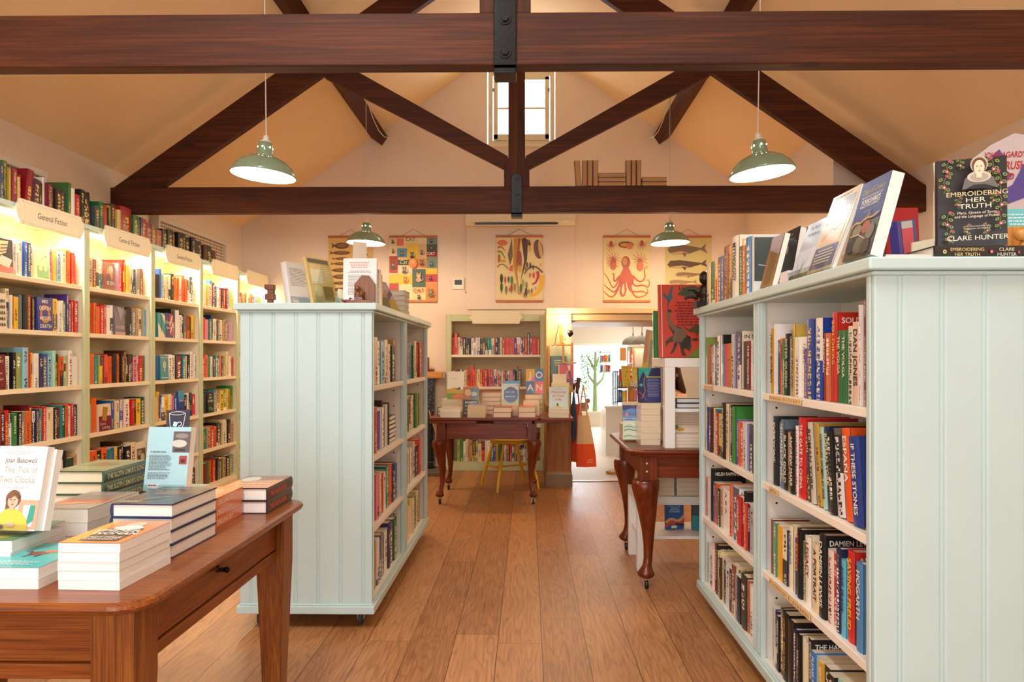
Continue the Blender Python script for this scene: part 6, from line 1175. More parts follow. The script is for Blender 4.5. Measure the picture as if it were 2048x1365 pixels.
m = MB(); art(m, 1, 1, [('p', [(.01, 1.62), (.05, 1.8), (.16, 2.0), (.26, 2.08), (.30, 2.04), (.20, 1.92), (.10, 1.7)], '#5c4c94'), ('p', [(.02, 1.93), (.14, 2.05), (.25, 2.15), (.27, 2.12), (.16, 2.02), (.04, 1.88)], '#5c4c94'), ('p', [(.22, 1.96), (.30, 2.0), (.35, 2.10), (.395, 2.13), (.385, 2.0), (.36, 1.95), (.28, 1.92)], '#5c4c94'), ('e', .31, 1.78, .03, .05, '#c0607c'), ('e', .31, 1.85, .022, .028, '#6a3c34'),
   ('t', "JOHN AGARD'S", .272, 2.115, .024, '#c0282c', 1, .16, .2), ('t', 'WINDRUSH', .265, 2.065, .034, '#c0282c', 1, .17, .2), ('t', 'CHILD', .25, 2.022, .028, '#c0282c', 1, .11, .2)], M, base=-.001); m.build('header_print', 'print', t)
display(T((xY(1788, 2.35), 2.40, hz)) @ RX(-4), .12, .27, .03, '#a01018', None, 'large plain red hardback standing at the back of right bookcase top')
display(T((xY(1808, 2.15), 2.16, hz)) @ RZ(30) @ RY(-10), .10, .17, .028, '#4a3f90', [('r', .2, .35, .8, .95, '#dc4860'), ('r', .2, .85, .8, .98, '#c8d0cc')], 'violet and pink paperback leaning beside the red hardback', hard=False)
display(T((xY(1536, 2.98), 2.98, hz)), .10, .235, .02, '#5a6a3c', [('e', .5, .75, .4, .2, '#e8a050'), ('e', .5, .75, .25, .13, '#c85828'), ('e', .5, .75, .1, .05, '#e8a050')], 'green book with orange ringed disc, behind the cream Mythology book')
t = thing('bust', 'small dark bronze bust at the far end of right bookcase top', 'sculpture', (xY(1407, 3.52), 3.50, hz))
MB().box(-.05, .045, -.04, .04, 0, .03).lathe([(.03, .03), (.02, .045), (.035, .06), (.03, .10), (.015, .115)], n=14).ball(0, 0, .15, .028, .03, .036).build('figure', 'bronze', t)
MB().tube([(-.03, 0, .06), (-.06, -.01, .09), (-.09, -.01, .085)], [.01, .008, .004]).tube([(-.03, .01, .05), (-.07, .01, .055), (-.10, .01, .045)], [.01, .008, .004]).build('arm', 'bronze', t)

# ---- right dining table ---------------------------------------------------
dz = QZ+.0006
rex = [('r', 0, 0, 1, 1, '#c23a24'), ('r', .035, 0, .045, 1, '#e8c8b8')]
rex += [('p', [(.18, .60), (.20, .66), (.26, .66), (.30, .62), (.24, .60), (.25, .52), (.34, .44), (.52, .40), (.64, .30), (.72, .16), (.68, .08), (.58, .12), (.50, .20), (.56, .06), (.60, .02), (.50, .03), (.46, .14), (.42, .22), (.38, .14), (.30, .06), (.22, .04), (.30, .12), (.34, .22), (.22, .20), (.14, .14), (.14, .22), (.26, .28), (.32, .30), (.22, .42)], '#3a2c22'), ('e', .46, .30, .14, .10, '#6a5440', -25), ('e', .60, .20, .09, .10, '#2a201a', -30), ('l', [(.22, .62), (.21, .52), (.30, .42), (.42, .36)], .018, .03, '#75593e'), ('l', [(.40, .30), (.30, .26), (.36, .20)], .012, .008, '#75593e'),
  ('p', [(.10, .90), (.20, .84), (.30, .98), (.34, .98), (.30, .88), (.32, .82), (.26, .76), (.22, .74), (.18, .80), (.12, .83)], '#3a5464'), ('l', [(.22, .80), (.20, .70), (.24, .68)], .006, .004, '#2c3c48'), ('p', [(.42, .86), (.52, .92), (.62, .97), (.80, .98), (.98, .94), (.98, .84), (.86, .80), (.84, .74), (.80, .80), (.66, .84), (.62, .76), (.58, .84)], '#34402c')]
rex += [('p', [(.46+.07*i, .91), (.48+.07*i, 1.0), (.51+.07*i, .93)], '#34402c') for i in range(6)]
rex += [('p', [(.5, .44), (.60, .40), (.68, .38), (.82, .44), (.96, .44), (.96, .36), (.86, .33), (.84, .28), (.80, .34), (.70, .34), (.62, .37)], '#4a3c2c'), ('e', .80, .24, .07, .02, '#3a2c22'), ('p', [(.60, 0), (.80, .10), (.98, .22), (1, 0)], '#6a7a2c'), ('lines', .34, .95, .74, 9, .038, '#6a1c14', 1)]
def squeeze(e, k=.62):
    if e[0] == 'p': return ('p', [(a*k, b) for a, b in e[1]])+e[2:]
    if e[0] == 'l': return ('l', [(a*k, b) for a, b in e[1]])+e[2:]
    if e[0] == 'e': return ('e', e[1]*k, e[2], e[3]*k)+e[4:]
    if e[0] == 'lines': return ('lines', e[1]*k, e[2]*k)+e[3:]
    return e
rex = rex[:2]+[squeeze(e) for e in rex[2:]]
display(T((SX-.02, SY+.05, QZ+.505)) @ RZ(-2) @ RX(-7), .40, .415, .022, '#c23a24', rex, 'large red dinosaur book standing on the white side table', page='#ead8c0')
display(T((SX-.04, SY+.10, QZ+.503)) @ RZ(-2) @ RX(-7), .28, .27, .020, '#1f7a3c', None, 'large green book standing behind the red dinosaur book')
for i in range(2): display(T((SX+.075, SY+.06, QZ+.219+.028*(i+1)+.001*i)) @ RX(-90), .24, .17, .027, '#2c2434', None, 'dark-boarded hardback lying inside the white side table, %s' % ('lower' if i == 0 else 'upper'), page='#dcd8d8')
z_ = pile(SX+.065, SY+.04, QZ, 0, 4, .17, .20, .018, '#e6d8c8', None, 'cream paperback under the white side table on dining table', hard=False, page='#ecdcc8')
display(T((SX+.065, SY+.12, z_+.002)) @ RX(-9), .19, .12-.0, .012, '#e8d2bc', [('lines', .1, .9, .85, 7, .08, '#b09888', 1), ('e', .12, .25, .08, .12, '#6a8a3c'), ('e', .25, .15, .12, .08, '#d8a03c')], 'cream back cover with small vegetable drawing inside the white side table', hard=False)
qx = xY(1279, 3.98)
for r_ in range(2):
    pass
zz = pile(qx, 3.93, QZ, 0, 7, .112, .17, .034, '#e9d6b8', None, 'cream page-edge paperback in the tall stack on right dining table', hard=False, page='#ecd8b8', jit=.8)
mer = [('r', 0, 0, 1, 1, '#2a2c5c'), ('r', .3, .0, 1, .72, '#343470'), ('p', [(0, .6), (.2, .9), (.4, .7), (.6, 1), (0, 1)], '#2f9c8c'), ('l', [(.1, .1), (.3, .3), (.2, .6), (.4, .9)], .003, .002, '#c8a83c'), ('l', [(0, .3), (.2, .2), (.3, .05)], .003, .002, '#e0785c'), ('lines', .35, .95, .66, 12, .045, '#8a90b8', 1), ('e', .1, .5, .08, .04, '#3cb4a4'), ('r', .35, .72, 1, .75, '#c8b83c')]
display(T((qx-.002, 3.98, zz+.002)) @ RZ(3) @ RX(-7), .13, .20, .025, '#20244a', mer, 'dark blue mermaid-toned book standing on the tall cream stack', page='#e8d4b4')
zz = pile(xY(1246, 4.18), 4.16, QZ, 0, 3, .12, .19, .03, '#e9d6b8', None, 'cream paperback in the low stack at the dining table corner', hard=False, page='#ecd8b8')
sea = [('r', 0, 0, 1, 1, '#d8e4c8'), ('r', 0, .55, 1, 1, '#5a7fc0'), ('r', 0, .86, 1, 1, '#34306c'), ('e', .5, .84, .34, .06, '#5a90d0'), ('p', [(.15, .6), (.3, .66), (.3, .8), (.15, .78)], '#e88a5c'), ('l', [(0, .6), (.4, .64), (.8, .58), (1, .62)], .01, .012, '#a8c4d8'), ('r', 0, .62, 1, .68, '#7a98c8')]+[('l', [(.05, .08+.09*i), (.35, .13+.09*i), (.6, .07+.09*i), (.95, .12+.09*i)], .007, .005, ['#8ab08c', '#eef0d8', '#6c9488'][i % 3]) for i in range(5)]
display(T((xY(1245, 4.12), 4.10, QZ+.013)) @ RX(-6), .112, .205, .012, '#dfe8d0', sea, 'blue and pale green seascape card-cover book propped on dining table corner', hard=False)
display(T((xY(1243, 4.4), 4.36, QZ+.001)) @ RZ(3), .14, .22, .02, '#e2cfae', None, 'plain cream book standing behind the seascape book', hard=False)
# low table underneath
for (k, xx, n, lb) in ((0, UX+.01, 6, 'left'), (1, UX+.24, 6, 'right')):
    pile(xx, UY+.02, .451, 0, n, .215, .15, .0265, '#e6d6bc', None, 'cream page-edge paperback in %s stack on the low white table' % lb, hard=False, page='#e6d2b4', jit=.7)
swirl = [('r', 0, 0, 1, 1, '#2c5a9a'), ('l', [(0, .1), (.3, .3), (.6, .15), (1, .35)], .02, .02, '#c8482c'), ('l', [(0, .25), (.3, .42), (.7, .28), (1, .5)], .016, .016, '#d89a6c'), ('l', [(.4, .0), (.6, .2), (1, .15)], .014, .014, '#1f2c4c'), ('t', 'Unlocking', .45, .84, .012, '#a8d0e0', 0, .08, .2), ('lines', .2, .8, .78, 3, .07, '#c8dce8', 1), ('r', .3, .04, .6, .14, '#e8e0dc')]
display(T((xY(1331, 4.28), 4.27, .2115)) @ RZ(4) @ RX(-4), .115, .165, .02, '#2c5a9a', swirl, 'blue and red swirling back cover on lower shelf of white table')
display(T((xY(1384, 4.26), 4.26, .2115)) @ RZ(-8) @ RX(-4), .12, .175, .02, '#3c4a54', [('r', 0, 0, 1, .5, '#2a8a94')], 'grey and teal book on the low table shelf behind bookcase edge')

# ---- back dining table ------------------------------------------------------
bz_ = BZ
def bpile(px0, px1, Y, n, t, c, lab, hard=True, page='#ecdcbc', rz=0, d=.19, els=None):
    x = xY(px0, Y); return pile(x, Y, bz_, rz, n, xY(px1, Y)-x, d, t, c, els, lab+', back dining table', hard, page=page)
bpile(875, 921, 6.18, 2, .036, '#2a6a60', 'teal-boarded hardback in low stack behind the white pair')
bpile(884, 919, 6.40, 4, .033, '#e2cfa8', 'cream paperback stack at the back left', False)
bpile(881, 921, 5.98, 2, .042, '#efe4d8', 'white-edged hardback of the front left pair', page='#f4ecdc', els=[('r', 0, 0, 1, 1, '#d8a890')])
bpile(935, 971, 5.98, 4, .026, '#d8c8b4', 'beige page-edge paperback in front stack second from left', False, page='#d9c39c', els=[('r', 0, 0, 1, 1, '#a08c9c')])
bpile(963, 1002, 6.30, 5, .04, '#c4685c', 'red-edged hardback in the tall middle stack')
bpile(986, 1022, 5.98, 2, .044, '#c04c3c', 'red-boarded hardback of the front middle pair')
bpile(1024, 1050, 6.16, 3, .026, '#d8a8a0', 'pink-edged paperback behind the middle pair', False)
bpile(1037, 1071, 5.98, 2, .046, '#c8503c', 'red-boarded hardback of the front pair right of middle', els=[('r', 0, 0, 1, 1, '#e06a54')])
z2 = bpile(1050, 1085, 6.36, 4, .045, '#c88478', 'pale red hardback in the stack carrying the JOAN book')
bpile(1047, 1079, 6.17, 3, .042, '#dcc8a4', 'cream paperback behind the front red pair', False)
z3 = bpile(1098, 1138, 5.98, 2, .038, '#d8dcd4', 'pale hardback of the front right pair', page='#efe0c0', els=[('r', 0, 0, 1, 1, '#d4dcd4')])
def bstand(px, py_b, Y, w_px, h_px, th, c, els, lab, hard=False, z=None):
    x = xY(px, Y); s = FPX/Y; zz = z if z is not None else zAt(py_b, x, Y); display(T((x, Y, zz)) @ RX(-6), w_px/s, h_px/s, th, c, els, lab, hard)
bstand(894, 810, 6.42, 34, 55, .02, '#f4ead8', [('r', 0, 0, 1, .34, '#7a9a3c'), ('p', [(0, .34), (.5, .42), (1, .3), (1, .2), (0, .2)], '#c8a83c'), ('p', [(.3, .1), (.7, .22), (1, .12), (1, 0), (.4, 0)], '#d8783c'), ('p', [(.5, .34), (.75, .44), (.8, .34)], '#4a4a44'), ('t', 'STARLIT', .4, .72, .010, '#b0a49a', 0, .055)], 'white book with green hills cover, back dining table left', z=BZ+.137)
bstand(926, 0, 6.20, 31, 57, .02, '#2c241c', [('r', 0, .55, 1, 1, '#a86a3c'), ('e', .3, .8, .2, .12, '#d8a878'), ('r', .5, .6, 1, .95, '#4a7074'), ('e', .7, .75, .2, .08, '#b8c0a0'), ('r', 0, 0, 1, .5, '#2c281c'), ('t', 'DOHERTY', .5, .42, .018, 'w', 1, .105), ('t', '& TURNEY', .5, .30, .016, 'w', 1, .10), ('t', 'SONS OF', .5, .18, .014, '#d8a82c', 1, .09), ('t', 'ROME', .45, .04, .020, '#d8a82c', 1, .10)], 'dark painted cover lettered DOHERTY & TURNEY, leaning on back table', z=BZ+.001)
bstand(1003, 0, 6.28, 34, 45, .02, '#c8ccb8', [('r', 0, 0, 1, .3, '#b8a84c'), ('e', .55, .5, .42, .36, '#2a3868'), ('r', .15, .3, .95, .72, '#2a3868'), ('t', 'Just Life', .5, .60, .014, 'w', 0, .08, .2), ('t', 'Same Life', .5, .40, .014, 'w', 0, .09, .2), ('e', .9, .92, .05, .03, '#c83c3c'), ('lines', .2, .9, .26, 2, .06, '#3c4834', 1)], 'navy-circle cover with white script standing mid back table', z=BZ+.08)
bstand(1008, 0, 6.36, 31, 48, .02, '#3c9cc4', None, 'bright blue book behind the navy-circle cover, back table', z=BZ+.085)
bstand(1052, 0, 6.42, 35, 50, .022, '#e8e0d8', [('r', 0, .5, .5, 1, '#dca82c'), ('r', .5, .5, 1, 1, '#4a78b0'), ('r', 0, 0, .5, .5, '#3c6a9c'), ('r', .5, 0, 1, .5, '#e06a6c'), ('p', [(.2, .5), (.5, .75), (.5, .5)], '#e06a8c'), ('e', .4, .1, .1, .1, '#3c9c6c'), ('t', 'J', .25, .64, .06, '#f4dcc0', 1), ('t', 'O', .75, .64, .06, '#f4dcc0', 1), ('t', 'A', .25, .14, .06, '#f4dcc0', 1), ('t', 'N', .75, .14, .06, '#f4e0a8', 1)], 'four-colour squares cover lettered JOAN standing on back table stack', z=z2+.002)
bstand(1098, 0, 6.14, 38, 41, .018, '#c4d4cc', [('t', 'Welcome', .5, .70, .020, '#d8402c', 1, .135), ('t', 'to Your', .5, .52, .020, '#d8402c', 1, .11), ('t', 'Life', .5, .34, .020, '#d8402c', 1, .06), ('e', .45, .13, .05, .08, '#2a2420'), ('e', .6, .22, .03, .02, '#e8a838'), ('r', .35, 0, .6, .06, '#e8b43c'), ('lines', .2, .8, .88, 1, .05, '#c88478', 1)], 'pale green cover Welcome to Your Life standing on right pair', z=z3+.001)
bstand(1103, 0, 6.30, 36, 64, .02, '#e6d494', [('t', 'The GREAT', .65, .36, .013, '#7a6438', 0, .09), ('p', [(0, .5), (.4, .8), (1, .6), (1, .9), (0, .9)], '#dcc87c')], 'pale yellow cover lettered The GREAT behind Welcome to Your Life', z=BZ+.001)
# pier shelf with books and wooden robot lamp
px_ = .19; py_ = 6.70
t = thing('wall_shelf', 'narrow wooden box shelf on the pier beside the doorway', 'shelf', (px_, 6.62, .95))
MB().box(0, .26, 0, .17, 0, .02).box(0, .02, 0, .17, .02, .45).build('open_box', 'pine_z', t, bevel=.002)
MB().box(.02, .26, .155, .17, .02, .45).build('back_board', 'sage_paint', t)
display(T((px_+.03, 6.66, .972)) @ RX(-2), .155, .33, .03, '#47684c', [('lines', .2, .8, .85, 3, .07, '#c8b878', 1), ('r', 0, .10, 1, .12, '#2c4434')], 'tall dark green hardback on the pier shelf')
display(T((px_+.10, 6.60, 1.02)) @ RX(-3), .15, .20, .02, '#c83a2c', [('r', 0, 0, .08, 1, '#d8b88c'), ('r', .5, .0, 1, .3, '#7a2430'), ('p', [(.4, .2), (.55, .7), (.62, .68), (.5, .2)], '#d8a070'), ('p', [(.6, .95), (.8, .95), (.72, .5)], '#e8c8a0'), ('l', [(.7, .7), (.85, .25)], .02, .015, '#5a2420')], 'red and cream cover leaning before the green hardback')
tag(MB().box(0, .13, 0, .002, 0, .09, c='#efdcb8').build('note_card', 'print', M=T((xY(1105, 6.31), 6.318, 1.045)) @ RX(-6)), 'blank cream note card above the pale yellow book', 'card')
t = thing('desk_lamp', 'wooden jointed figure lamp with glowing head perched on the pier shelf', 'lamp', (xY(1124, 6.66), 6.68, 1.402))
m = MB(); m.box(-.055, .085, -.03, .03, 0, .018); m.build('seat_block', 'pine', t, bevel=.003)
for s in (0, 1): MB().box(.0+.085*s, .022+.085*s, -.065, -.045, -.16, .012).box(-.0+.085*s, .05+.085*s, -.085, -.045, -.175, -.16).box(.0+.085*s, .022+.085*s, -.065, .0, .012, .03).build('leg', 'pine', t, bevel=.002)
MB().prism([(-.02, .018), (.012, .018), (.006, .23), (-.03, .23)], -.012, .012, 'y').build('torso', 'pine_z', t, bevel=.002)
MB().prism([(.0, .10), (.01, .10), (.045, .05), (.035, .045)], -.014, .014, 'y').build('arm', 'pine_z', t)
MB().ball(.018, -.02, .26, .040, .036, .046).build('bulb_head', 'bulb_glow', t)
MB().tube([(-.03, .0, .2), (-.055, 0, .1), (-.07, 0, .01), (-.10, 0, .0)], .003).build('flex', 'black_plastic', t)
l = bpy.data.lights.new('figure_lamp_bulb', 'POINT'); l.energy = 5; l.color = WARM; l.shadow_soft_size = .04; o = bpy.data.objects.new('figure_lamp_bulb', l); COL.objects.link(o); o.location = (xY(1124, 6.66)+.018, 6.58, 1.66)
t = thing('spot_lamp', 'small dark spot lamp clipped at the pier edge below the figure lamp head', 'lamp', (xY(1137, 6.7), 6.70, 1.52), (0, R(70), R(-20)))
MB().lathe([(.036, 0), (.034, .02), (.018, .045), (.01, .05)], n=18, cap=False).build('shade', 'bronze', t); MB().ball(0, 0, .012, .022, m=0).build('bulb', 'bulb_glow', t)
# tote bags and umbrella on the pier hooks
def bag(name, label, x, y, z, w_, h, c_up, c_lo, rz, handle, open_, marks=False):
    t = thing(name, label, 'bag', (x, y, z), (0, 0, R(rz)), group='shoulder bags hanging by the doorway')
    m = MB(); rings = []; n = 16
    for f in (0, .15, .35, .55, .75, 1.0):
        ww = w_*(.55+.45*min(1, f*1.3))/2; dd = open_*(.35+.65*math.sin(math.pi*min(.5, f*.6)))/2
        rings.append([(ww*math.cos(2*math.pi*i/n)+.03*f, dd*math.sin(2*math.pi*i/n)*(1+.25*math.sin(i*2.3)), -h*f) for i in range(n)])
    k = 3; m.loft(rings[:k+1][::-1], 0, cap=False).loft(rings[k:][::-1], 1, cap=False); m.add(rings[-1], [tuple(range(n))[::-1]], 1); m.build('body', [c_up, c_lo], t)
    for s in (-1, 1): MB().tube([(s*w_*.2, -.005*s, -.02), (s*.02, 0, handle*.55), (0, 0, handle)], [.009, .008, .008], n=6).build('strap', c_up, t)
    if marks: m = MB(); art(m, .06, .06, [('t', 'CLIMATE', .5, .5, .012, '#f4d8b8', 1, .05), ('t', 'BOOKS', .4, .15, .012, '#f4d8b8', 1)], T((.03, -open_/2-.012, -h*.93))); m.build('print', 'print', t)
    return t
bag('tote_bag', 'cream and orange canvas tote bag hanging lowest at the doorway', xY(1166, 6.72), 6.68, .72, .20, .50, 'canvas_cream', 'canvas_orange', 5, .30, .07, True)
bag('tote_bag', 'rust orange tote bag hanging against the pier', xY(1153, 6.78), 6.87, .82, .17, .58, 'cloth_rust', 'canvas_orange', -8, .22, .08)
t = thing('umbrella', 'brown crook-handled umbrella hooked on pier edge by doorway', 'umbrella', (xY(1147, 6.76), 6.72, .45))
MB().tube([(.03, 0, .48), (.055, 0, .56), (.04, 0, .61), (.012, 0, .61), (0, 0, .57), (0, 0, .35)], .009).build('handle', 'black_plastic', t); MB().lathe([(.006, 0), (.022, .05), (.028, .3), (.012, .45)], n=12).build('canopy', 'denim', t)
tag(MB().tube([(xY(1157, 6.7), 6.66, 1.09), (xY(1153, 6.7), 6.66, .94)], [.022, .016], n=10).build('strap_guard', 'leather_brown'), 'dark brown leather strap loop above the cream tote bag', 'strap')

# =====================================================================
# THE FAR ROOM
# =====================================================================
def at(px, Y): return xY(px, Y)
t = thing('shop_counter', 'long white shop counter in the bright far room', 'counter', (0, 0, 0))
MB().prism([(at(1209, 11), 11.6), (at(1212, 9), 9.0), (at(1290, 9), 9.0), (at(1300, 11), 11.6)], 0, .62, 'z').build('body', 'white_lacquer', t); MB().prism([(at(1207, 11), 11.6), (at(1209, 9), 8.97), (at(1292, 9), 8.97), (at(1300, 11), 11.6)], .62, .65, 'z').build('worktop', 'white_lacquer', t)
for i, (px, py, Y) in enumerate(((1266, 690, 9.6), (1284, 690, 9.1))):
    x = xY(px, Y); z = zAt(py, x, Y); t = thing('pendant_lamp', 'grey dome pendant in the far room, %s of the pair' % ['left', 'right'][i], 'lamp', (x, Y, z), group='grey pendants in the far room')
    r = .155; MB().lathe([(r*math.cos(a*math.pi/16), .125*math.sin(a*math.pi/16)) for a in range(8)]+[(.012, .128), (.012, .16)], n=24, cap=False).build('shade', 'lamp_grey', t); MB().ball(0, 0, .03, .03).build('bulb', 'bulb_glow', t); MB().tube([(0, 0, .15), (0, 0, 2.5-z)], .004).build('cord', 'black_plastic', t)
paint('moss_paint', '#8ea878', .6)
# tree painted on a board in the shop window
t = thing('tree_display', 'pale green cut-out tree standing in the far shop window', 'decoration', (at(1190, 12.6), 12.6, .30))
m = MB(); m.tube([(0, 0, 0), (0, 0, .55), (.01, 0, 1.1)], [.05, .035, .02])
for pts in ([(0, 0, .5), (-.12, 0, .66), (-.15, 0, .85)], [(0, 0, .45), (.14, 0, .6), (.2, 0, .82)], [(0, 0, .75), (-.10, 0, .95), (-.17, 0, 1.05)], [(0, 0, .8), (.08, 0, 1.0), (.1, 0, 1.12)]): m.tube(pts, [.028, .02, .008], n=6)
m.build('branches', 'moss_paint', t); rr = random.Random(3); m = MB()
for i in range(60): a = rr.uniform(0, 6.28); q = rr.uniform(.02, .26); m.ball(q*math.cos(a)*.9, rr.uniform(-.03, .03), .88+q*math.sin(a)*.9, .014, n=6, k=3)
plain('leaf_green', '#5c9440', .6); m.build('leaves', 'leaf_green', t)
t = thing('hanging_plant', 'green trailing plant in the far shop window', 'plant', (at(1172, 12.7), 12.7, 1.0))
m = MB()
for i in range(70): m.ball(rr.uniform(-.10, .07), rr.uniform(-.04, .04), rr.uniform(-.42, .42)-.05, .018, n=6, k=3)
m.build('foliage', 'leaf_green', t); MB().tube([(0, 0, -.4), (0, 0, .5)], .004).build('stem', 'sage_paint', t)
tag(MB().ball(0, 0, .09, .11, .08, .09).ball(.08, -.02, .2, .05).build('toy_bear', 'carved_wood', loc=(at(1168, 12.4), 12.55, .30)), 'small brown soft toy sitting on the far window sill', 'toy')
def small_books(X0, X1, Y, z, n, h, label, group, seed, lean=0):
    rr = random.Random(seed); x = X0; cols = 'rybgwtpokcxu'
    for i in range(n):
        t_ = (X1-X0)/n; c = cols[rr.randrange(len(cols))]; mc = MB(); book_geo(mc, mc, t_-.002, h*rr.uniform(.8, 1), .16, c, 'w', False, None, 0, 1, sty=.5, seed=rr.random())
        o = mc.build('book', ['book_cover', 'book_pages'], M=T((x, Y, z+.0006))); tag(o, '%s book, %s from left, %s' % (CM[c][1], ['first', 'second', 'third', 'fourth', 'fifth', 'sixth', 'seventh', 'eighth'][i], label), 'book', group); x += t_
t = thing('wire_rack', 'black metal book rack on the far room counter', 'rack', (at(1226, 9.3), 9.25, .651))
m = MB(); W_, H_ = .34, .46
for x in (0, .045, W_): m.box(x, x+.012, 0, .012, 0, H_).box(x, x+.012, .16, .172, 0, H_)
for z in (.03, .22, .44): m.box(0, W_+.012, 0, .172, z, z+.010)
m.build('frame', 'black_iron', t)
small_books(at(1226, 9.3)+.07, at(1226, 9.3)+.33, 9.27, .692, 5, .17, 'lower tier of the black far-room rack', 'books on the black rack', 1)
small_books(at(1226, 9.3)+.07, at(1226, 9.3)+.33, 9.27, .882, 5, .19, 'upper tier of the black far-room rack', 'books on the black rack', 4)
display(T((at(1240, 9.0), 9.05, .97)) @ RX(-5), .13, .17, .02, '#c83434', [('t', 'NO', .5, .5, .05, '#8a1c1c', 1)], 'red NO cover book facing out above the far rack')
t = thing('shelf_unit', 'tall cream and colourful shelf of stock on far room right wall', 'shelves', (at(1250, 12.4), 12.2, 0))
MB().box(0, 1.6, 0, .02, 0, 1.6).build('back_panel', 'white_lacquer', t)
for z in (.6, .9, 1.2, 1.5): MB().box(0, 1.6, -.22, 0, z-.02, z).build('shelf', 'white_lacquer', t)
for i, z in enumerate((.6, .9, 1.2)): small_books(at(1250, 12.4)+.02, at(1250, 12.4)+.7, 12.0, z, 8, .24, '%s shelf of far room unit' % ['low', 'middle', 'high'][i], 'books on the far room unit', 10+i)
t = thing('spinner_shelf', 'light blue hanging shelf of small books in the far window', 'shelf', (at(1200, 12.3), 12.3, 1.02))
MB().box(0, .2, 0, .12, .18, .2).box(0, .2, 0, .12, .36, .38).box(0, .2, 0, .12, 0, .02).box(0, .01, 0, .12, 0, .38).build('frame', 'lamp_white' if 0 else 'mint_paint', t)
small_books(at(1200, 12.3)+.015, at(1200, 12.3)+.19, 12.31, 1.04, 5, .13, 'lower row of the small light blue shelf', 'books on the light blue shelf', 21); small_books(at(1200, 12.3)+.015, at(1200, 12.3)+.19, 12.31, 1.22, 5, .13, 'upper row of the small light blue shelf', 'books on the light blue shelf', 22)
# yellow books on a glass ledge
t = thing('display_ledge', 'clear ledge with wooden post holding yellow books in far room', 'shelf', (at(1224, 7.9), 7.95, zAt(774, .9, 7.95)))
MB().box(0, .37, 0, .24, -.012, 0).build('glass_ledge', 'acrylic', t); MB().box(.20, .27, .08, .15, -.45, -.012).build('post', 'pine_z', t)
lz_ = zAt(774, .9, 7.95)+.001; yc = [('e', .6, .7, .06, .05, '#c8502c'), ('e', .4, .5, .05, .05, '#7a8a5c'), ('e', .6, .3, .06, .05, '#d8823c'), ('lines', .2, .8, .9, 1, .05, '#8a6a2c', 1)]
display(T((at(1247, 8.0), 8.02, lz_)) @ RZ(12) @ RX(-16), .10, .25, .014, '#ecd45c', yc, 'yellow picture book leaning left on the far ledge', hard=False)
display(T((at(1263, 8.0), 8.16, lz_)) @ RZ(60) @ RX(-16), .10, .2, .02, '#d8bc24', None, 'mustard yellow book leaning in the middle of far ledge', hard=False)
display(T((at(1267, 8.0), 8.08, lz_+.06)) @ RX(-12), .12, .17, .014, '#ecd860', yc, 'yellow picture book upright at right on the far ledge', hard=False)
for i in range(2): display(T((at(1259, 8.0), 7.97, lz_+.024*(i+1))) @ RX(-90), .15, .08, .022, '#dcc01c', None, 'yellow book lying flat at front of far ledge, %s' % ['lower', 'upper'][i], hard=False)
t = thing('cone_lamp', 'cone paper poster standing up with pastel pattern in the far room', 'decoration', (at(1292, 8.4), 8.5, .9))
MB().prism([(-.06, .0), (.10, .0), (.10, .72), (.02, .74)], 0, .012, 'y', c='#c8b8a4').build('grey_panel', 'print', t)
m = MB(); art(m, 1, 1, [('p', [(-.05, .2), (.04, .2), (.09, .7), (.05, .7)], '#ecd070'), ('p', [(-.02, .3), (.03, .35), (.06, .7), (.03, .66)], '#e8a098'), ('p', [(.04, .25), (.07, .3), (.09, .62), (.07, .6)], '#9ab4c0')], T((0, -.002, 0))); m.build('pastel_print', 'print', t)
tag(MB().box(0, .10, 0, .02, 0, .21).build('wall_plaque', 'pine_z', loc=(at(1240, 11), 11.0, zAt(722, 1.4, 11))), 'plain wooden plaque on the wall behind the far pendants', 'plaque')
t = thing('picture_frame', 'small framed picture on the far room wall seen through white side table', 'picture', (at(1352, 7.15)-.12, 9.30, zAt(746, 1.9, 9.0)))
MB().box(0, .30, 0, .015, 0, .02).box(0, .30, 0, .015, .33, .35).box(0, .02, 0, .015, .02, .33).box(.28, .30, 0, .015, .02, .33).build('frame', 'pine', t); MB().box(.02, .28, .006, .01, .02, .33, c='#f2e6d4').build('picture', 'print', t)
tag(MB().box(2.0, 4.0, 9.32, 9.4, 0, 2.5).build('wall_far_partition', 'wall_paint'), kind='structure')
t = thing('book_stand', 'wooden base book stand on floor by the far doorway edge', 'stand', (at(1232, 7.6), 7.6, 0))
MB().lathe([(.11, 0), (.115, .02), (.10, .03)], n=24).build('base', 'pine', t); MB().prism([(-.02, .03), (.06, .03), (.10, .34), (.04, .34)], -.05, .05, 'y').build('brochures', 'white_lacquer', t)

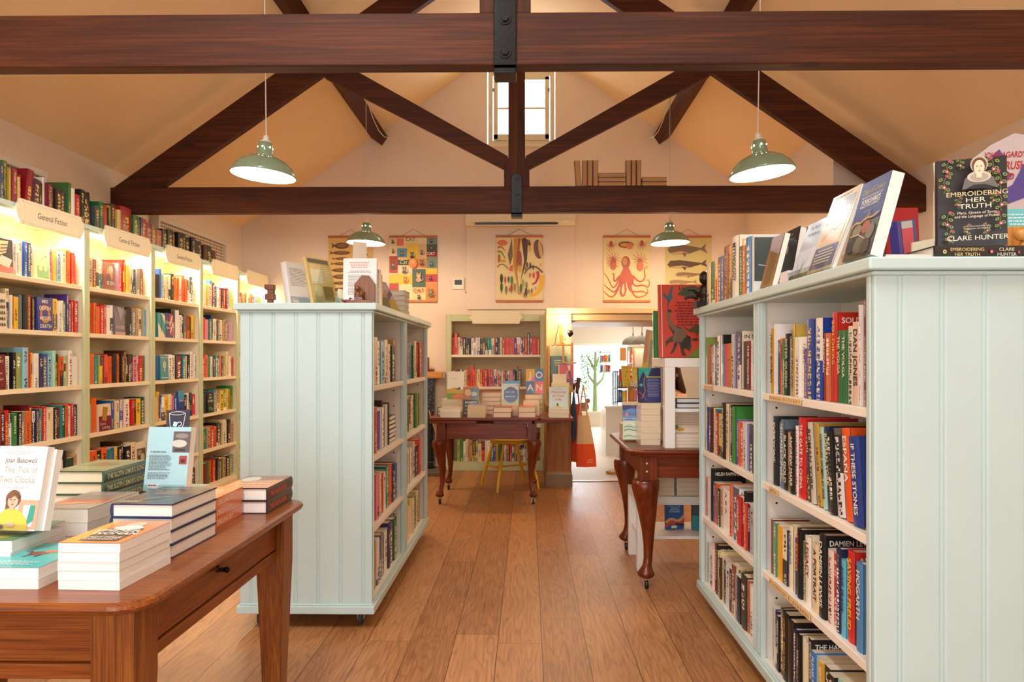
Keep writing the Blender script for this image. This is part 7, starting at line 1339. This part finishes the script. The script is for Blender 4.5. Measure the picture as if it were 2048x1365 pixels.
# ---- person in the far room, seated, mostly hidden ------------------------
def person():
    x0, y0 = xY(1358, 6.9)-.03, 7.0
    t = thing('person', 'person with long brown hair, head bent, seen through the white side table', 'person', (x0, y0, 0), (0, 0, R(150)))
    # skeleton: pelvis first; local +y is the way the person faces
    P = [(0, 0, .50), (0, .02, .66), (0, .05, .80), (0, .08, .905), (0, .10, .955), (0, .13, 1.03),
         (-.09, .05, .50), (-.10, .42, .50), (-.10, .42, .09), (-.10, .52, .03), (.09, .05, .50), (.10, .42, .50), (.10, .42, .09), (.10, .52, .03),
         (-.155, .06, .875), (-.19, .12, .64), (-.12, .34, .60), (.155, .06, .875), (.19, .12, .64), (.12, .34, .60), (-.09, .41, .60), (.09, .41, .60)]
    E = [(0, 1), (1, 2), (2, 3), (3, 4), (4, 5), (0, 6), (6, 7), (7, 8), (8, 9), (0, 10), (10, 11), (11, 12), (12, 13), (3, 14), (14, 15), (15, 16), (3, 17), (17, 18), (18, 19), (16, 20), (19, 21)]
    rad = [.13, .115, .125, .07, .045, .05, .085, .062, .04, .038, .085, .062, .04, .038, .052, .038, .028, .052, .038, .028, .03, .03]
    me = bpy.data.meshes.new('body'); me.from_pydata(P, E, []); me.materials.append(MATS['skin']); o = bpy.data.objects.new('body', me); COL.objects.link(o); o.parent = t
    sk = o.modifiers.new('skin', 'SKIN')
    import bmesh
    bm = bmesh.new(); bm.from_mesh(me); l_ = bm.verts.layers.skin.verify(); bm.verts.ensure_lookup_table()
    for v, r in zip(bm.verts, rad): v[l_].radius = (r, r); v[l_].use_root = (v.index == 0)
    bm.to_mesh(me); bm.free()
    ss = o.modifiers.new('sub', 'SUBSURF'); ss.levels = 2; ss.render_levels = 2
    # head turned down, with face, joined to the neck
    hm = T((0, .155, 1.125)) @ RX(-28)
    m = MB(); m.ball(0, 0, 0, .073, .09, .108, n=20, k=14, M=hm).ball(0, .088, -.012, .012, .016, .02, M=hm).ball(-.076, 0, -.01, .010, .018, .028, M=hm).ball(.076, 0, -.01, .010, .018, .028, M=hm); m.build('head', 'skin', t)
    m = MB()
    for s in (-1, 1): m.ball(s*.03, .078, .008, .010, .008, .006, M=hm)
    m.build('eye', 'black_plastic', t); m = MB(); m.ball(0, .082, -.052, .022, .008, .006, M=hm); m.build('mouth', 'cloth_rust', t)
    m = MB(); m.ball(0, -.018, .022, .088, .097, .112, n=20, k=12, M=hm)
    for k in range(13):
        a = math.pi*(1.02+k/12*.96)+math.pi*0; cx, cy = .075*math.cos(a), .075*math.sin(a)
        m.tube([(cx, .12+cy, 1.18), (cx*1.25, .115+cy*1.15, 1.06), (cx*1.5, .07+cy*1.1, .95), (cx*1.6, .06+cy*1.05, .84)], [.026, .032, .032, .012], n=8)
    m.build('hair', 'hair', t)
    m = MB(); rings = []
    for z, cy, rx, ry in ((.46, .0, .155, .13), (.60, .02, .135, .12), (.74, .04, .15, .125), (.84, .055, .165, .11), (.885, .07, .13, .09), (.91, .085, .075, .07)):
        rings.append([(rx*math.cos(2*math.pi*i/20), cy+ry*math.sin(2*math.pi*i/20), z) for i in range(20)])
    m.loft(rings, cap=False)
    m.build('top', 'black_plastic', t)
    m = MB()
    for s in (-1, 1): m.tube([(s*.09, .0, .50), (s*.10, .2, .505), (s*.10, .43, .505), (s*.10, .43, .3), (s*.10, .43, .10)], [.105, .092, .075, .066, .058], n=14)
    m.build('trousers', 'denim', t)
    s = thing('stool', 'plain wooden stool under the seated person in the far room', 'stool', (x0, y0, 0), (0, 0, R(150)))
    MB().lathe([(.16, .37), (.165, .385), (.16, .40)], n=24).build('seat', 'pine', s)
    for a in range(4): MB().tube([(.15*math.cos(a*1.571+.78), .15*math.sin(a*1.571+.78), 0), (.10*math.cos(a*1.571+.78), .10*math.sin(a*1.571+.78), .37)], .014).build('leg', 'pine_z', s)
person()
finish_books(300)
